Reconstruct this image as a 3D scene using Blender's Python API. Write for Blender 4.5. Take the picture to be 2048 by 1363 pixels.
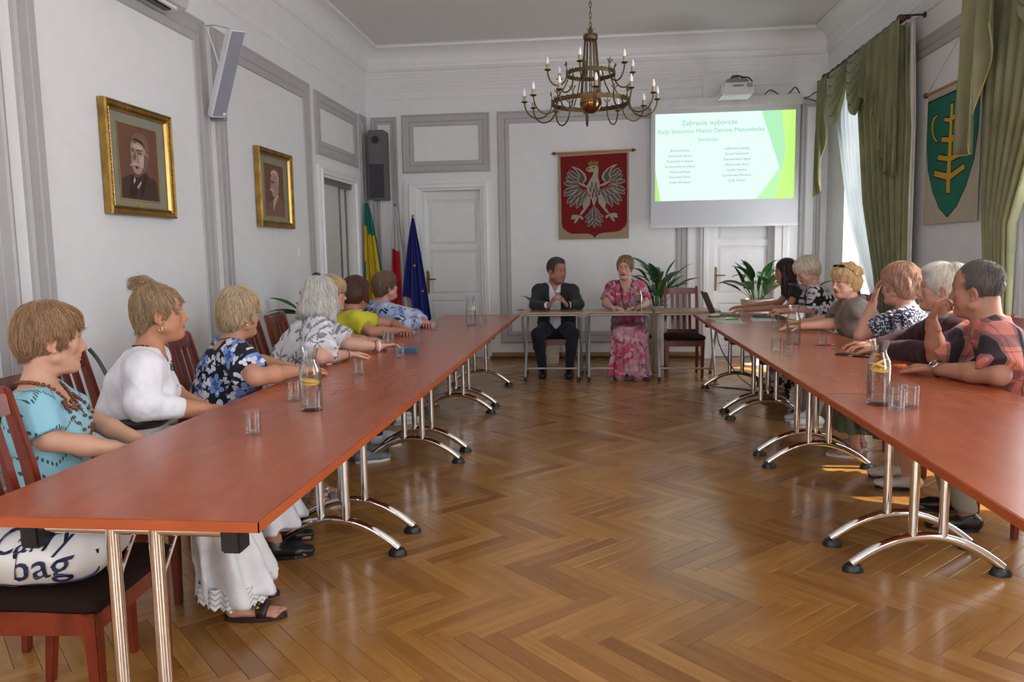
import bpy, bmesh, math, random
import numpy as np
from mathutils import Vector, Matrix
PI = math.pi
rnd = random.Random(7)
for o in list(bpy.data.objects):
    bpy.data.objects.remove(o)
S = bpy.context.scene
COL = S.collection

# ------------------------------------------------------------------ camera
F_PX, YAW, PITCH, ROLL = 1550.0, 0.10888832, 0.11102966, 0.01668408
_fw = Vector((-math.sin(YAW)*math.cos(PITCH), math.cos(YAW)*math.cos(PITCH), -math.sin(PITCH)))
_r = Vector((math.cos(YAW), math.sin(YAW), 0)); _d = -_r.cross(_fw)
_c, _s = math.cos(ROLL), math.sin(ROLL)
_rr = _r*_c + _d*_s; _dd = -_r*_s + _d*_c
cam = bpy.data.cameras.new('camera'); camo = bpy.data.objects.new('camera', cam)
cam.sensor_width = 36.0; cam.sensor_fit = 'HORIZONTAL'; cam.lens = F_PX/2048*36.0
cam.clip_start = 0.05; cam.clip_end = 200
camo.matrix_world = Matrix(((_rr.x, -_dd.x, -_fw.x, 0), (_rr.y, -_dd.y, -_fw.y, 0), (_rr.z, -_dd.z, -_fw.z, 1.40), (0, 0, 0, 1)))
COL.objects.link(camo); S.camera = camo

# ------------------------------------------------------------------ room size
XL, XR, YB, YF, ZC = -3.05, 2.92, 10.36, -2.2, 4.12
# window openings in the right wall (y0, y1, z0, z1)
WINS = [(8.15, 9.65, 0.75, 3.25), (3.75, 5.45, 0.35, 3.25), (0.2, 1.9, 0.75, 3.25)]
# unseen windows added behind the camera to brighten the right wall (x0, x1, z0, z1)
ADDED_FWINS = [(-2.45, -0.95, 0.75, 3.25), (0.55, 2.05, 0.75, 3.25)]

# ------------------------------------------------------------------ light
W = bpy.data.worlds.new('daylight'); S.world = W; W.use_nodes = True
_bg = W.node_tree.nodes['Background']
_bg.inputs[0].default_value = (0.92, 0.955, 1.0, 1); _bg.inputs[1].default_value = 5.5
for y0, y1, z0, z1 in WINS:
    L = bpy.data.lights.new('window_portal', 'AREA'); L.shape = 'RECTANGLE'; L.size = y1-y0; L.size_y = z1-z0
    L.cycles.is_portal = True
    lo = bpy.data.objects.new('window_portal', L); COL.objects.link(lo)
    lo.matrix_world = Matrix(((0, 0, 1, XR+0.40), (1, 0, 0, (y0+y1)/2), (0, 1, 0, (z0+z1)/2), (0, 0, 0, 1)))
for x0, x1, z0, z1 in ADDED_FWINS:  # portals of the two windows added behind the camera
    L = bpy.data.lights.new('window_portal', 'AREA'); L.shape = 'RECTANGLE'; L.size = x1-x0; L.size_y = z1-z0
    L.cycles.is_portal = True
    lo = bpy.data.objects.new('window_portal', L); COL.objects.link(lo)
    lo.matrix_world = Matrix(((-1, 0, 0, (x0+x1)/2), (0, 0, -1, YF-0.40), (0, 1, 0, (z0+z1)/2), (0, 0, 0, 1)))
sun = bpy.data.lights.new('sun', 'SUN'); sun.energy = 9.0; sun.angle = 0.02; sun.color = (1.0, 0.93, 0.82)
suno = bpy.data.objects.new('sun', sun); COL.objects.link(suno)
suno.rotation_euler = Vector((-0.62, 0.10, -0.95)).to_track_quat('-Z', 'Y').to_euler()
S.view_settings.view_transform = 'Standard'; S.view_settings.look = 'None'
S.view_settings.gamma = 1.0; S.view_settings.use_curve_mapping = False
S.view_settings.exposure = 1.05
try:
    S.cycles.use_denoising = True
    S.cycles.max_bounces = 8; S.cycles.diffuse_bounces = 5; S.cycles.glossy_bounces = 4; S.cycles.transparent_max_bounces = 14
    S.cycles.caustics_reflective = False; S.cycles.caustics_refractive = False
    S.cycles.sample_clamp_indirect = 3.0
except Exception:
    pass

# ------------------------------------------------------------------ materials
def lin(h):
    r = [int(h[i:i+2], 16)/255 for i in (0, 2, 4)]
    return tuple((c/12.92 if c <= 0.04045 else ((c+0.055)/1.055)**2.4) for c in r) + (1,)
class N:
    """small node-tree helper"""
    def __init__(s, name):
        s.m = bpy.data.materials.new(name); s.m.use_nodes = True
        s.t = s.m.node_tree; s.b = s.t.nodes['Principled BSDF']
    def n(s, typ, **kw):
        x = s.t.nodes.new(typ)
        for k, v in kw.items():
            if hasattr(x, k): setattr(x, k, v)
        return x
    def l(s, a, b): s.t.links.new(a, b)
    def coord(s, scale=(1, 1, 1), rot=(0, 0, 0), kind='Object'):
        c = s.n('ShaderNodeTexCoord'); m = s.n('ShaderNodeMapping')
        m.inputs['Scale'].default_value = scale; m.inputs['Rotation'].default_value = rot
        s.l(c.outputs[kind], m.inputs[0]); return m.outputs[0]
    def noise(s, vec, sc, det=4, rough=0.55, dist=0.0):
        x = s.n('ShaderNodeTexNoise'); s.l(vec, x.inputs['Vector'])
        x.inputs['Scale'].default_value = sc; x.inputs['Detail'].default_value = det
        x.inputs['Roughness'].default_value = rough; x.inputs['Distortion'].default_value = dist
        return x.outputs['Fac']
    def vor(s, vec, sc, feat='F1', out='Distance', rnd=1.0):
        x = s.n('ShaderNodeTexVoronoi'); x.feature = feat; s.l(vec, x.inputs['Vector'])
        x.inputs['Scale'].default_value = sc; x.inputs['Randomness'].default_value = rnd
        return x.outputs[out]
    def ramp(s, fac, stops, interp='LINEAR'):
        x = s.n('ShaderNodeValToRGB'); x.color_ramp.interpolation = interp
        e = x.color_ramp.elements
        while len(e) < len(stops): e.new(0.5)
        for k, (p, c) in enumerate(stops): e[k].position = p; e[k].color = c
        s.l(fac, x.inputs[0]); return x.outputs[0]
    def mix(s, fac, a, b, typ='MIX'):
        x = s.n('ShaderNodeMix'); x.data_type = 'RGBA'; x.blend_type = typ
        for sock, v in ((x.inputs[0], fac), (x.inputs[6], a), (x.inputs[7], b)):
            if hasattr(v, 'links') or hasattr(v, 'is_output'): s.l(v, sock)
            else: sock.default_value = v
        return x.outputs[2]
    def math(s, op, a, b=0.0):
        x = s.n('ShaderNodeMath'); x.operation = op
        for k, v in enumerate((a, b)):
            if hasattr(v, 'is_output'): s.l(v, x.inputs[k])
            else: x.inputs[k].default_value = v
        return x.outputs[0]
    def sep(s, vec):
        x = s.n('ShaderNodeSeparateXYZ'); s.l(vec, x.inputs[0]); return x.outputs
    def base(s, c):
        if hasattr(c, 'is_output'): s.l(c, s.b.inputs['Base Color'])
        else: s.b.inputs['Base Color'].default_value = c
    def set(s, **kw):
        for k, v in kw.items(): s.b.inputs[k.replace('_', ' ')].default_value = v
    def bump(s, h, strength=0.3, dist=0.01):
        x = s.n('ShaderNodeBump'); x.inputs['Strength'].default_value = strength; x.inputs['Distance'].default_value = dist
        s.l(h, x.inputs['Height']); s.l(x.outputs[0], s.b.inputs['Normal'])
MATS = {}
def plain(name, col, rough=0.5, metal=0.0, bump=0.0, var=0.06, bscale=60, **kw):
    """solid colour with a faint procedural variation"""
    if name in MATS: return MATS[name]
    q = N(name); c = lin(col) if isinstance(col, str) else tuple(col)
    v = q.coord(); f = q.noise(v, 9, 3)
    lo = tuple(x*(1-var) for x in c[:3])+(1,); hi = tuple(min(1, x*(1+var)) for x in c[:3])+(1,)
    q.base(q.ramp(f, [(0.3, lo), (0.7, hi)]))
    q.set(Roughness=rough, Metallic=metal, **kw)
    if bump: q.bump(q.noise(v, bscale, 3), bump, 0.004)
    MATS[name] = q.m; return q.m

# ------------------------------------------------------------------ meshes
def link(o, parent=None):
    COL.objects.link(o)
    if parent is not None: o.parent = parent
    return o
class MB:
    """collects simple shapes, builds ONE mesh object"""
    def __init__(s): s.v = []; s.f = []; s.mi = []; s.cur = 0
    def add(s, vs, fs):
        k = len(s.v); s.v += [tuple(p) for p in vs]; s.f += [tuple(i+k for i in f) for f in fs]; s.mi += [s.cur]*len(fs); return s
    def box(s, x0, x1, y0, y1, z0, z1):
        x0, x1 = min(x0, x1), max(x0, x1); y0, y1 = min(y0, y1), max(y0, y1); z0, z1 = min(z0, z1), max(z0, z1)
        return s.add([(x0,y0,z0),(x1,y0,z0),(x1,y1,z0),(x0,y1,z0),(x0,y0,z1),(x1,y0,z1),(x1,y1,z1),(x0,y1,z1)],
                     [(3,2,1,0),(4,5,6,7),(0,1,5,4),(1,2,6,5),(2,3,7,6),(3,0,4,7)])
    def hexa(s, p):  # eight corners, bottom ring then top ring
        return s.add(p, [(3,2,1,0),(4,5,6,7),(0,1,5,4),(1,2,6,5),(2,3,7,6),(3,0,4,7)])
    def tube(s, pts, rad, n=10, cap=True, flat=None):
        pts = [Vector(p) for p in pts]; m = len(pts)
        rs = rad if isinstance(rad, (list, tuple)) else [rad]*m
        t0 = (pts[1]-pts[0]).normalized(); up = Vector((0, 0, 1)) if abs(t0.z) < 0.9 else Vector((1, 0, 0))
        u = t0.cross(up).normalized(); vs = []; fs = []
        for i, p in enumerate(pts):
            t = ((pts[min(i+1, m-1)]-pts[i]).normalized()+(pts[i]-pts[max(i-1, 0)]).normalized()).normalized() if m > 1 else t0
            if t.length < 1e-6: t = t0
            u = (u - t*u.dot(t)).normalized(); w = t.cross(u)
            for k in range(n):
                a = 2*PI*k/n
                vs.append(p + u*math.cos(a)*rs[i]*(flat or 1) + w*math.sin(a)*rs[i])
        for i in range(m-1):
            for k in range(n):
                fs.append((i*n+k, i*n+(k+1) % n, (i+1)*n+(k+1) % n, (i+1)*n+k))
        if cap: fs += [tuple(range(n))[::-1], tuple((m-1)*n+k for k in range(n))]
        return s.add(vs, fs)
    def lathe(s, prof, c=(0, 0, 0), n=20, axis='z'):
        vs = []; fs = []; m = len(prof)
        for r, z in prof:
            for k in range(n):
                a = 2*PI*k/n; x, y = r*math.cos(a), r*math.sin(a)
                p = (x, y, z) if axis == 'z' else ((z, x, y) if axis == 'x' else (x, z, y))
                vs.append((p[0]+c[0], p[1]+c[1], p[2]+c[2]))
        for i in range(m-1):
            for k in range(n): fs.append((i*n+k, i*n+(k+1) % n, (i+1)*n+(k+1) % n, (i+1)*n+k))
        if prof[0][0] > 1e-5: fs.append(tuple(range(n))[::-1])
        if prof[-1][0] > 1e-5: fs.append(tuple((m-1)*n+k for k in range(n)))
        return s.add(vs, fs)
    def prism(s, poly, f0, f1):
        """polygon (2d pts) between two maps 2d->3d"""
        n = len(poly); return s.add([f0(p) for p in poly]+[f1(p) for p in poly],
            [tuple(range(n))[::-1], tuple(range(n, 2*n))]+[(k, (k+1) % n, n+(k+1) % n, n+k) for k in range(n)])
    def ball(s, c, r, n=12, m=8):
        r = (r, r, r) if not isinstance(r, (list, tuple)) else r
        vs = [(c[0], c[1], c[2]-r[2])]; fs = []
        for i in range(1, m):
            a = -PI/2+PI*i/m
            for k in range(n):
                b = 2*PI*k/n; vs.append((c[0]+r[0]*math.cos(a)*math.cos(b), c[1]+r[1]*math.cos(a)*math.sin(b), c[2]+r[2]*math.sin(a)))
        vs.append((c[0], c[1], c[2]+r[2]))
        for k in range(n): fs.append((0, 1+(k+1) % n, 1+k))
        for i in range(m-2):
            for k in range(n): fs.append((1+i*n+k, 1+i*n+(k+1) % n, 1+(i+1)*n+(k+1) % n, 1+(i+1)*n+k))
        for k in range(n): fs.append((1+(m-2)*n+k, 1+(m-2)*n+(k+1) % n, len(vs)-1))
        return s.add(vs, fs)
    def xf(s, M, start=0):
        for i in range(start, len(s.v)): s.v[i] = tuple(M @ Vector(s.v[i]))
        return s
    def mesh(s, name, mats, smooth=False, bevel=0, fix=True):
        me = bpy.data.meshes.new(name); me.from_pydata(s.v, [], s.f)
        for m in (mats if isinstance(mats, (list, tuple)) else [mats]): me.materials.append(m)
        if any(s.mi): me.polygons.foreach_set('material_index', s.mi)
        if fix or bevel:
            bm = bmesh.new(); bm.from_mesh(me)
            if fix: bmesh.ops.recalc_face_normals(bm, faces=bm.faces)
            if bevel:
                es = [e for e in bm.edges if len(e.link_faces) == 2 and e.calc_face_angle(0) > 0.6]
                bmesh.ops.bevel(bm, geom=es, offset=bevel, segments=2, affect='EDGES', clamp_overlap=True)
            bm.to_mesh(me); bm.free()
        if smooth:
            me.polygons.foreach_set('use_smooth', [True]*len(me.polygons))
            try: me.set_sharp_from_angle(angle=0.7)
            except Exception: pass
        me.update(); return me
    def build(s, name, mats, parent=None, smooth=False, bevel=0, fix=True):
        return link(bpy.data.objects.new(name, s.mesh(name, mats, smooth, bevel, fix)), parent)
def tag(o, label, cat, group=None):
    o['label'] = label; o['category'] = cat
    if group: o['group'] = group
    return o
def struct(o): o['kind'] = 'structure'; return o
def thing(name, label, cat, loc=(0, 0, 0), rz=0.0, group=None):
    o = bpy.data.objects.new(name, None); o.empty_display_size = 0.1; COL.objects.link(o)
    o.location = loc; o.rotation_euler = (0, 0, rz); return tag(o, label, cat, group)
def dup(root, loc, rz=0.0, label=None, group=None):
    def cp(o, par):
        c = o.copy(); COL.objects.link(c); c.parent = par
        for ch in o.children: cp(ch, c)
        return c
    r = cp(root, None); r.location = loc; r.rotation_euler = (0, 0, rz)
    if label: r['label'] = label
    if group: r['group'] = group
    return r
def part(name, me, parent): return link(bpy.data.objects.new(name, me), parent)
def arc(p0, p1, p2, n=8):
    """quadratic bezier points"""
    p0, p1, p2 = Vector(p0), Vector(p1), Vector(p2)
    return [p0*(1-t)**2 + p1*2*t*(1-t) + p2*t*t for t in [k/n for k in range(n+1)]]
def spline_pts(pts, n):
    """smooth curve through points"""
    P = [Vector(pts[0])]+[Vector(p) for p in pts]+[Vector(pts[-1])]; out = []; seg = len(pts)-1
    for i in range(n):
        t = i/(n-1)*seg; k = min(int(t), seg-1); u = t-k; a, b, c, d = P[k], P[k+1], P[k+2], P[k+3]
        out.append(((b*2)+(c-a)*u+(a*2-b*5+c*4-d)*u*u+(b*3-a-c*3+d)*u**3)*0.5)
    return out
# ================================================================== SETTING
M_WALL = plain('white_wall_paint', (0.80, 0.80, 0.81, 1), 0.6, var=0.02, bump=0.05, bscale=25)
M_WHITE = plain('white_gloss_paint', (0.81, 0.81, 0.81, 1), 0.35, var=0.02)
M_GREY = plain('grey_trim_paint', (0.44, 0.43, 0.43, 1), 0.5, var=0.03)
M_CEIL = plain('ceiling_paint', (0.74, 0.73, 0.71, 1), 0.7, var=0.02)
M_DARK = plain('black_plastic', (0.012, 0.012, 0.013, 1), 0.4)
M_BRASS = plain('aged_brass', (0.32, 0.23, 0.11, 1), 0.35, 0.9)
M_CHROME = plain('chrome', (0.86, 0.85, 0.84, 1), 0.08, 1.0, var=0.01)

def parquet():
    q = N('oak_parquet')
    uv = q.n('ShaderNodeUVMap'); at = q.n('ShaderNodeAttribute'); at.attribute_name = 'tone'
    m = q.n('ShaderNodeMapping'); m.inputs['Scale'].default_value = (2.2, 26, 1); q.l(uv.outputs[0], m.inputs[0])
    m2 = q.n('ShaderNodeMapping'); m2.inputs['Scale'].default_value = (5, 120, 1); q.l(uv.outputs[0], m2.inputs[0])
    g = q.noise(m.outputs[0], 1.0, 4, 0.6, 0.6); fine = q.noise(m2.outputs[0], 1.0, 3, 0.6)
    c1 = q.ramp(at.outputs['Fac'], [(0.0, lin('92632f')), (0.35, lin('a8773f')), (0.7, lin('ba894a')), (1.0, lin('c99c5e'))])
    c2 = q.mix(q.ramp(g, [(0.35, (0, 0, 0, 1)), (0.7, (1, 1, 1, 1))]), c1, (0.62, 0.52, 0.42, 1), 'MULTIPLY')
    c2 = q.mix(0.55, c1, c2)
    c3 = q.mix(q.math('MULTIPLY', fine, 0.5), c2, (0.55, 0.46, 0.36, 1), 'MULTIPLY')
    q.base(c3)
    rg = q.ramp(fine, [(0.3, (0.20, 0.20, 0.20, 1)), (0.8, (0.30, 0.30, 0.30, 1))]); q.l(rg, q.b.inputs['Roughness'])
    q.b.inputs['Specular IOR Level'].default_value = 0.45
    q.b.inputs['Coat Weight'].default_value = 0.12; q.b.inputs['Coat Roughness'].default_value = 0.12
    return q.m
M_PARQ = parquet()

# ---- floor: herringbone oak planks, each with real joints
floor_o = struct(MB().box(XL-0.3, XR+0.3, YF-0.3, YB+0.3, -0.12, -0.012).build('floor', plain('floor_joint', (0.03, 0.018, 0.01, 1), 0.9)))
PL, PW, GAP = 0.474, 0.0755, 0.0007
def in_frame(p):
    v = Vector(p)-Vector((0, 0, 1.40)); z = v.dot(_fw)
    if z < 0.2: return None
    x, y = 1024+F_PX*v.dot(_rr)/z, 681.5+F_PX*v.dot(_dd)/z
    return (x, y, z) if (-40 < x < 2090 and -40 < y < 1400) else None
planks = []
for i in range(-8, 26):
    for k in range(-75, 75):
        for kind in (0, 1):
            if kind == 0: u, v = i*PL+k*PW+PL/2, i*PL-k*PW+PW/2
            else: u, v = i*PL+k*PW+PL+PW/2, i*PL-k*PW+PL/2
            x, y = (u-v)/math.sqrt(2), (u+v)/math.sqrt(2)
            if XL-0.1 < x < XR+0.1 and YF-0.1 < y < YB+0.05: planks.append((x, y, kind))
def hidden_by_tables(x, y):   # largest on screen first, those in the open aisle before the ones beneath the tables
    return 3.0 if (x < -1.75 or x > 2.2) else 0.0
scored = []
for x, y, kind in planks:
    f_ = in_frame((x, y, 0))
    scored.append(((f_[2]+hidden_by_tables(x, y)) if f_ else 99, x, y, kind))
scored.sort()
def plank_mesh(name, tone, off):
    me = bpy.data.meshes.new(name); a, b = PL/2-GAP, PW/2-GAP; e = 0.0008
    vs = [(-a, -b, -0.012), (a, -b, -0.012), (a, b, -0.012), (-a, b, -0.012), (-a, -b, -e), (a, -b, -e), (a, b, -e), (-a, b, -e),
          (-a+e, -b+e, 0), (a-e, -b+e, 0), (a-e, b-e, 0), (-a+e, b-e, 0)]
    fs = [(0,1,5,4),(1,2,6,5),(2,3,7,6),(3,0,4,7),(4,5,9,8),(5,6,10,9),(6,7,11,10),(7,4,8,11),(8,9,10,11)]
    me.from_pydata(vs, [], fs); me.materials.append(M_PARQ)
    uvl = me.uv_layers.new(name='UVMap')
    for lp in me.loops:
        p = vs[lp.vertex_index]; uvl.data[lp.index].uv = (p[0]+off, p[1]+off*0.37)
    at = me.attributes.new('tone', 'FLOAT', 'POINT'); at.data.foreach_set('value', [tone]*len(vs))
    return me
pvar = [plank_mesh('plank', min(1, max(0, rnd.gauss(0.52, 0.19))), rnd.uniform(0, 40)) for _ in range(40)]
for s_, x, y, kind in scored[:300]:
    o = link(bpy.data.objects.new('plank', rnd.choice(pvar)), floor_o)
    o.location = (x, y, 0); o.rotation_euler = (0, 0, PI/4 + kind*PI/2 + (PI if rnd.random() < 0.5 else 0))
vs, fs, tones, uvs = [], [], [], []
base_v = [v.co.copy() for v in pvar[0].vertices]; base_f = [tuple(p.vertices) for p in pvar[0].polygons]
for s_, x, y, kind in scored[300:]:
    a = PI/4+kind*PI/2; c, s = math.cos(a), math.sin(a); k0 = len(vs); t = min(1, max(0, rnd.gauss(0.52, 0.19))); off = rnd.uniform(0, 40)
    for p in base_v:
        vs.append((x+p.x*c-p.y*s, y+p.x*s+p.y*c, p.z)); tones.append(t); uvs.append((p.x+off, p.y+off*0.37))
    fs += [tuple(i+k0 for i in f) for f in base_f]
me = bpy.data.meshes.new('plank_field'); me.from_pydata(vs, [], fs); me.materials.append(M_PARQ)
uvl = me.uv_layers.new(name='UVMap')
li = np.empty(len(me.loops), dtype=np.int32); me.loops.foreach_get('vertex_index', li)
uvl.data.foreach_set('uv', np.array(uvs, dtype=np.float32)[li].ravel())
me.attributes.new('tone', 'FLOAT', 'POINT').data.foreach_set('value', tones)
o = part('plank_field', me, floor_o); o['kind'] = 'stuff'

# ---- walls and ceiling
T = 0.36
struct(MB().box(XL-T, XR+T, YF-T, YB+T, ZC, ZC+0.2).build('ceiling', M_CEIL))
DL = (8.53, 9.66, 2.30)     # doorway in the left wall
m = MB(); m.box(XL-T, XL, YF, DL[0], 0, ZC); m.box(XL-T, XL, DL[1], YB, 0, ZC); m.box(XL-T, XL, DL[0], DL[1], DL[2], ZC)
struct(m.build('wall_left', M_WALL))
D1 = (-2.31, -1.53, 2.26); D2 = (1.53, 2.28, 2.26)
m = MB(); xs = [XL-T, D1[0], D1[1], D2[0], D2[1], XR+T]
for a, b in ((0, 1), (2, 3), (4, 5)): m.box(xs[a], xs[b], YB, YB+T, 0, ZC)
for d in (D1, D2): m.box(d[0], d[1], YB, YB+T, d[2], ZC)
m.box(XL-T, XR+T, YB+T, YB+T+0.05, 0, ZC)
struct(m.build('wall_back', M_WALL))
m = MB(); ys = sorted(WINS); prev = YF
for y0, y1, z0, z1 in ys:
    m.box(XR, XR+T, prev, y0, 0, ZC); m.box(XR, XR+T, y0, y1, 0, z0); m.box(XR, XR+T, y0, y1, z1, ZC); prev = y1
m.box(XR, XR+T, prev, YB, 0, ZC)
struct(m.build('wall_right', M_WALL))
m = MB(); prev = XL-T
for x0, x1, z0, z1 in ADDED_FWINS:
    m.box(prev, x0, YF-T, YF, 0, ZC); m.box(x0, x1, YF-T, YF, 0, z0); m.box(x0, x1, YF-T, YF, z1, ZC); prev = x1
m.box(prev, XR+T, YF-T, YF, 0, ZC)
struct(m.build('wall_front', M_WALL))

# ---- cornice: fluted frieze and cove under the ceiling
prof = [(0.0, 3.46), (0.012, 3.475), (0.012, 3.49), (0.004, 3.495)]
z = 3.53
for k in range(7):
    prof += [(0.014+0.004*k, z), (0.014+0.004*k, z+0.022), (0.007+0.004*k, z+0.026)]; z += 0.042
prof += [(0.055, z), (0.075, z+0.03), (0.08, z+0.06), (0.055, z+0.07), (0.055, z+0.085)]
for k in range(9):
    a = k/8*PI/2; prof.append((0.06+0.17*(1-math.cos(a)), z+0.09+(4.075-z-0.09)*math.sin(a)))
prof += [(0.245, 4.075), (0.25, 4.10), (0.235, 4.12)]
def sweep(path, prof, name, mat):
    """profile (offset into the room, z) along wall corners, mitred"""
    m = MB(); n = len(prof); vs = []
    for (x, y, nx, ny) in path:
        for d, z in prof: vs.append((x+nx*d, y+ny*d, z))
    fs = []
    for i in range(len(path)-1):
        for k in range(n-1): fs.append((i*n+k, (i+1)*n+k, (i+1)*n+k+1, i*n+k+1))
    m.add(vs, fs); return m.build(name, mat)
struct(sweep([(XL, YF, 1, 1), (XL, YB, 1, -1), (XR, YB, -1, -1), (XR, YF, -1, 1), (XL, YF, 1, 1)], prof, 'trim_1', M_WHITE))

# ---- grey raised panel mouldings on the walls
TP = [(0, 0.0), (0.0, 0.022), (0.018, 0.03), (0.03, 0.022), (0.085, 0.018), (0.092, 0.010), (0.10, 0.018), (0.145, 0.016), (0.15, 0.0)]
trim_n = [1]
def panel_trim(a0, a1, z0, z1, wall, w=0.165):
    trim_n[0] += 1; sc = w/0.15; m = MB(); rings = []
    def P(a, zz, h):
        if wall == 'L': return (XL+h, a, zz)
        if wall == 'R': return (XR-h, a, zz)
        return (a, YB-h, zz)
    vs = []
    for ins, h in TP:
        i = ins*sc; vs += [P(a0+i, z0+i, h), P(a1-i, z0+i, h), P(a1-i, z1-i, h), P(a0+i, z1-i, h)]
    fs = []
    for r in range(len(TP)-1):
        for k in range(4): fs.append((r*4+k, r*4+(k+1) % 4, (r+1)*4+(k+1) % 4, (r+1)*4+k))
    m.add(vs, fs); return struct(m.build('trim_%d' % trim_n[0], M_GREY))
for a0, a1, z0, z1 in ((1.66, 3.81, 0.22, 3.24), (3.92, 6.0, 0.22, 3.24), (6.12, 8.24, 0.22, 3.24)): panel_trim(a0, a1, z0, z1, 'L', 0.18)
panel_trim(-0.6, 1.55, 0.22, 3.24, 'L', 0.18)
panel_trim(8.40, 9.92, 2.54, 3.22, 'L', 0.16); panel_trim(10.02, 10.30, 0.22, 3.24, 'L', 0.085)
panel_trim(-2.98, -2.63, 0.22, 3.24, 'B', 0.09); panel_trim(-2.56, -1.38, 2.50, 3.26, 'B', 0.155)
panel_trim(-1.28, 1.20, 0.215, 3.26, 'B', 0.155); panel_trim(1.34, 2.50, 2.50, 3.26, 'B', 0.155); panel_trim(2.58, 2.84, 0.22, 3.26, 'B', 0.08)
panel_trim(5.75, 7.95, 0.22, 3.25, 'R', 0.165); panel_trim(2.15, 3.45, 0.22, 3.25, 'R', 0.165)

# ---- skirting: oak strip with a dark strip on the floor
def skirting(name, boxes):
    e = bpy.data.objects.new(name, None); COL.objects.link(e); struct(e)
    a = MB(); b = MB()
    for x0, x1, y0, y1, ix, iy in boxes:
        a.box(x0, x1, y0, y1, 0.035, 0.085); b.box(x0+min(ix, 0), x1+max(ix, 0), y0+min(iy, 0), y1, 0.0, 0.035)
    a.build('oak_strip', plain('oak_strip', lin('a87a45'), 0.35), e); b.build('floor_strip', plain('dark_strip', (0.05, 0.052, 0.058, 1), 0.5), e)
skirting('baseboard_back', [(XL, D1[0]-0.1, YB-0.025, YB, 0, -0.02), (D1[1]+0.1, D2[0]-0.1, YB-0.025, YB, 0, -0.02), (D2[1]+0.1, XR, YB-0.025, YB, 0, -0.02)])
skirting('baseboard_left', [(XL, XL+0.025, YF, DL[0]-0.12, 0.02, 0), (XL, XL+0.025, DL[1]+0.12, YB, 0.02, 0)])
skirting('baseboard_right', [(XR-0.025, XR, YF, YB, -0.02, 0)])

# ---- panelled doors in the back wall
def back_door(n, d, casing, panels, handle_x):
    e = bpy.data.objects.new('door_%d' % n, None); COL.objects.link(e); struct(e); x0, x1, zt = d; c0, c1, ct = casing
    m = MB()
    cp = [(0.0, 0.0), (0.0, 0.035), (0.03, 0.04), (0.04, 0.055), (0.085, 0.05), (0.095, 0.032), (min(x0-c0, c1-x1)-0.005, 0.028), (min(x0-c0, c1-x1)-0.0, 0.012)]
    vs = []
    for w_, dep in cp:
        f_ = w_/cp[-1][0]; l_ = c0+(x0-c0)*f_; r_ = c1-(c1-x1)*f_; t_ = ct-(ct-zt)*f_
        vs += [(l_, YB-dep, 0), (l_, YB-dep, t_), (r_, YB-dep, t_), (r_, YB-dep, 0)]
    m.add(vs, [(q*4+k, q*4+k+1, q*4+k+5, q*4+k+4) for q in range(len(cp)-1) for k in range(3)])
    m.build('casing', M_WHITE, e)
    st = 0.055; yl = YB+0.10
    lf = MB(); lf.box(x0, x1, yl+0.03, yl+0.06, 0.01, zt)
    lf.box(x0, x0+st, yl, yl+0.03, 0.01, zt); lf.box(x1-st, x1, yl, yl+0.03, 0.01, zt)
    zs = [0.01]+[v for p in panels for v in p]+[zt]
    for a, b in zip(zs[0::2], zs[1::2]): lf.box(x0+st, x1-st, yl, yl+0.03, a, b)
    leaf = lf.build('leaf', M_WHITE, e, bevel=0.003)
    for a, b in panels:
        p = MB(); p.hexa([(x0+st+0.012, yl+0.028, a+0.012), (x1-st-0.012, yl+0.028, a+0.012), (x1-st-0.012, yl+0.028, b-0.012), (x0+st+0.012, yl+0.028, b-0.012),
                          (x0+st+0.045, yl+0.012, a+0.045), (x1-st-0.045, yl+0.012, a+0.045), (x1-st-0.045, yl+0.012, b-0.045), (x0+st+0.045, yl+0.012, b-0.045)])
        p.build('panel', M_WHITE, leaf)
    r = MB(); r.box(x0-0.0, x0+0.004, YB, yl+0.06, 0, zt); r.build('jamb', M_WHITE, e)
    h = MB(); h.box(handle_x-0.021, handle_x+0.021, yl-0.009, yl, 0.90, 1.18); h.ball((handle_x, yl-0.006, 1.18), (0.021, 0.006, 0.02)); h.ball((handle_x, yl-0.006, 0.90), (0.021, 0.006, 0.02))
    h.tube([(handle_x, yl-0.005, 1.085), (handle_x, yl-0.05, 1.085), (handle_x+0.03, yl-0.055, 1.085), (handle_x+0.12, yl-0.052, 1.082)], 0.009, 8)
    h.tube([(handle_x, yl-0.012, 0.975), (handle_x, yl-0.008, 0.975)], 0.009, 8)
    h.build('handle', M_BRASS, leaf, smooth=True)
back_door(1, D1, (-2.56, -1.405, 2.385), [(0.10, 0.79), (0.87, 1.475), (1.54, 2.15)], -2.285)
back_door(2, D2, (1.35, 2.47, 2.385), [(0.12, 0.72), (0.84, 1.46), (1.54, 2.15)], 1.562)

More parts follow.
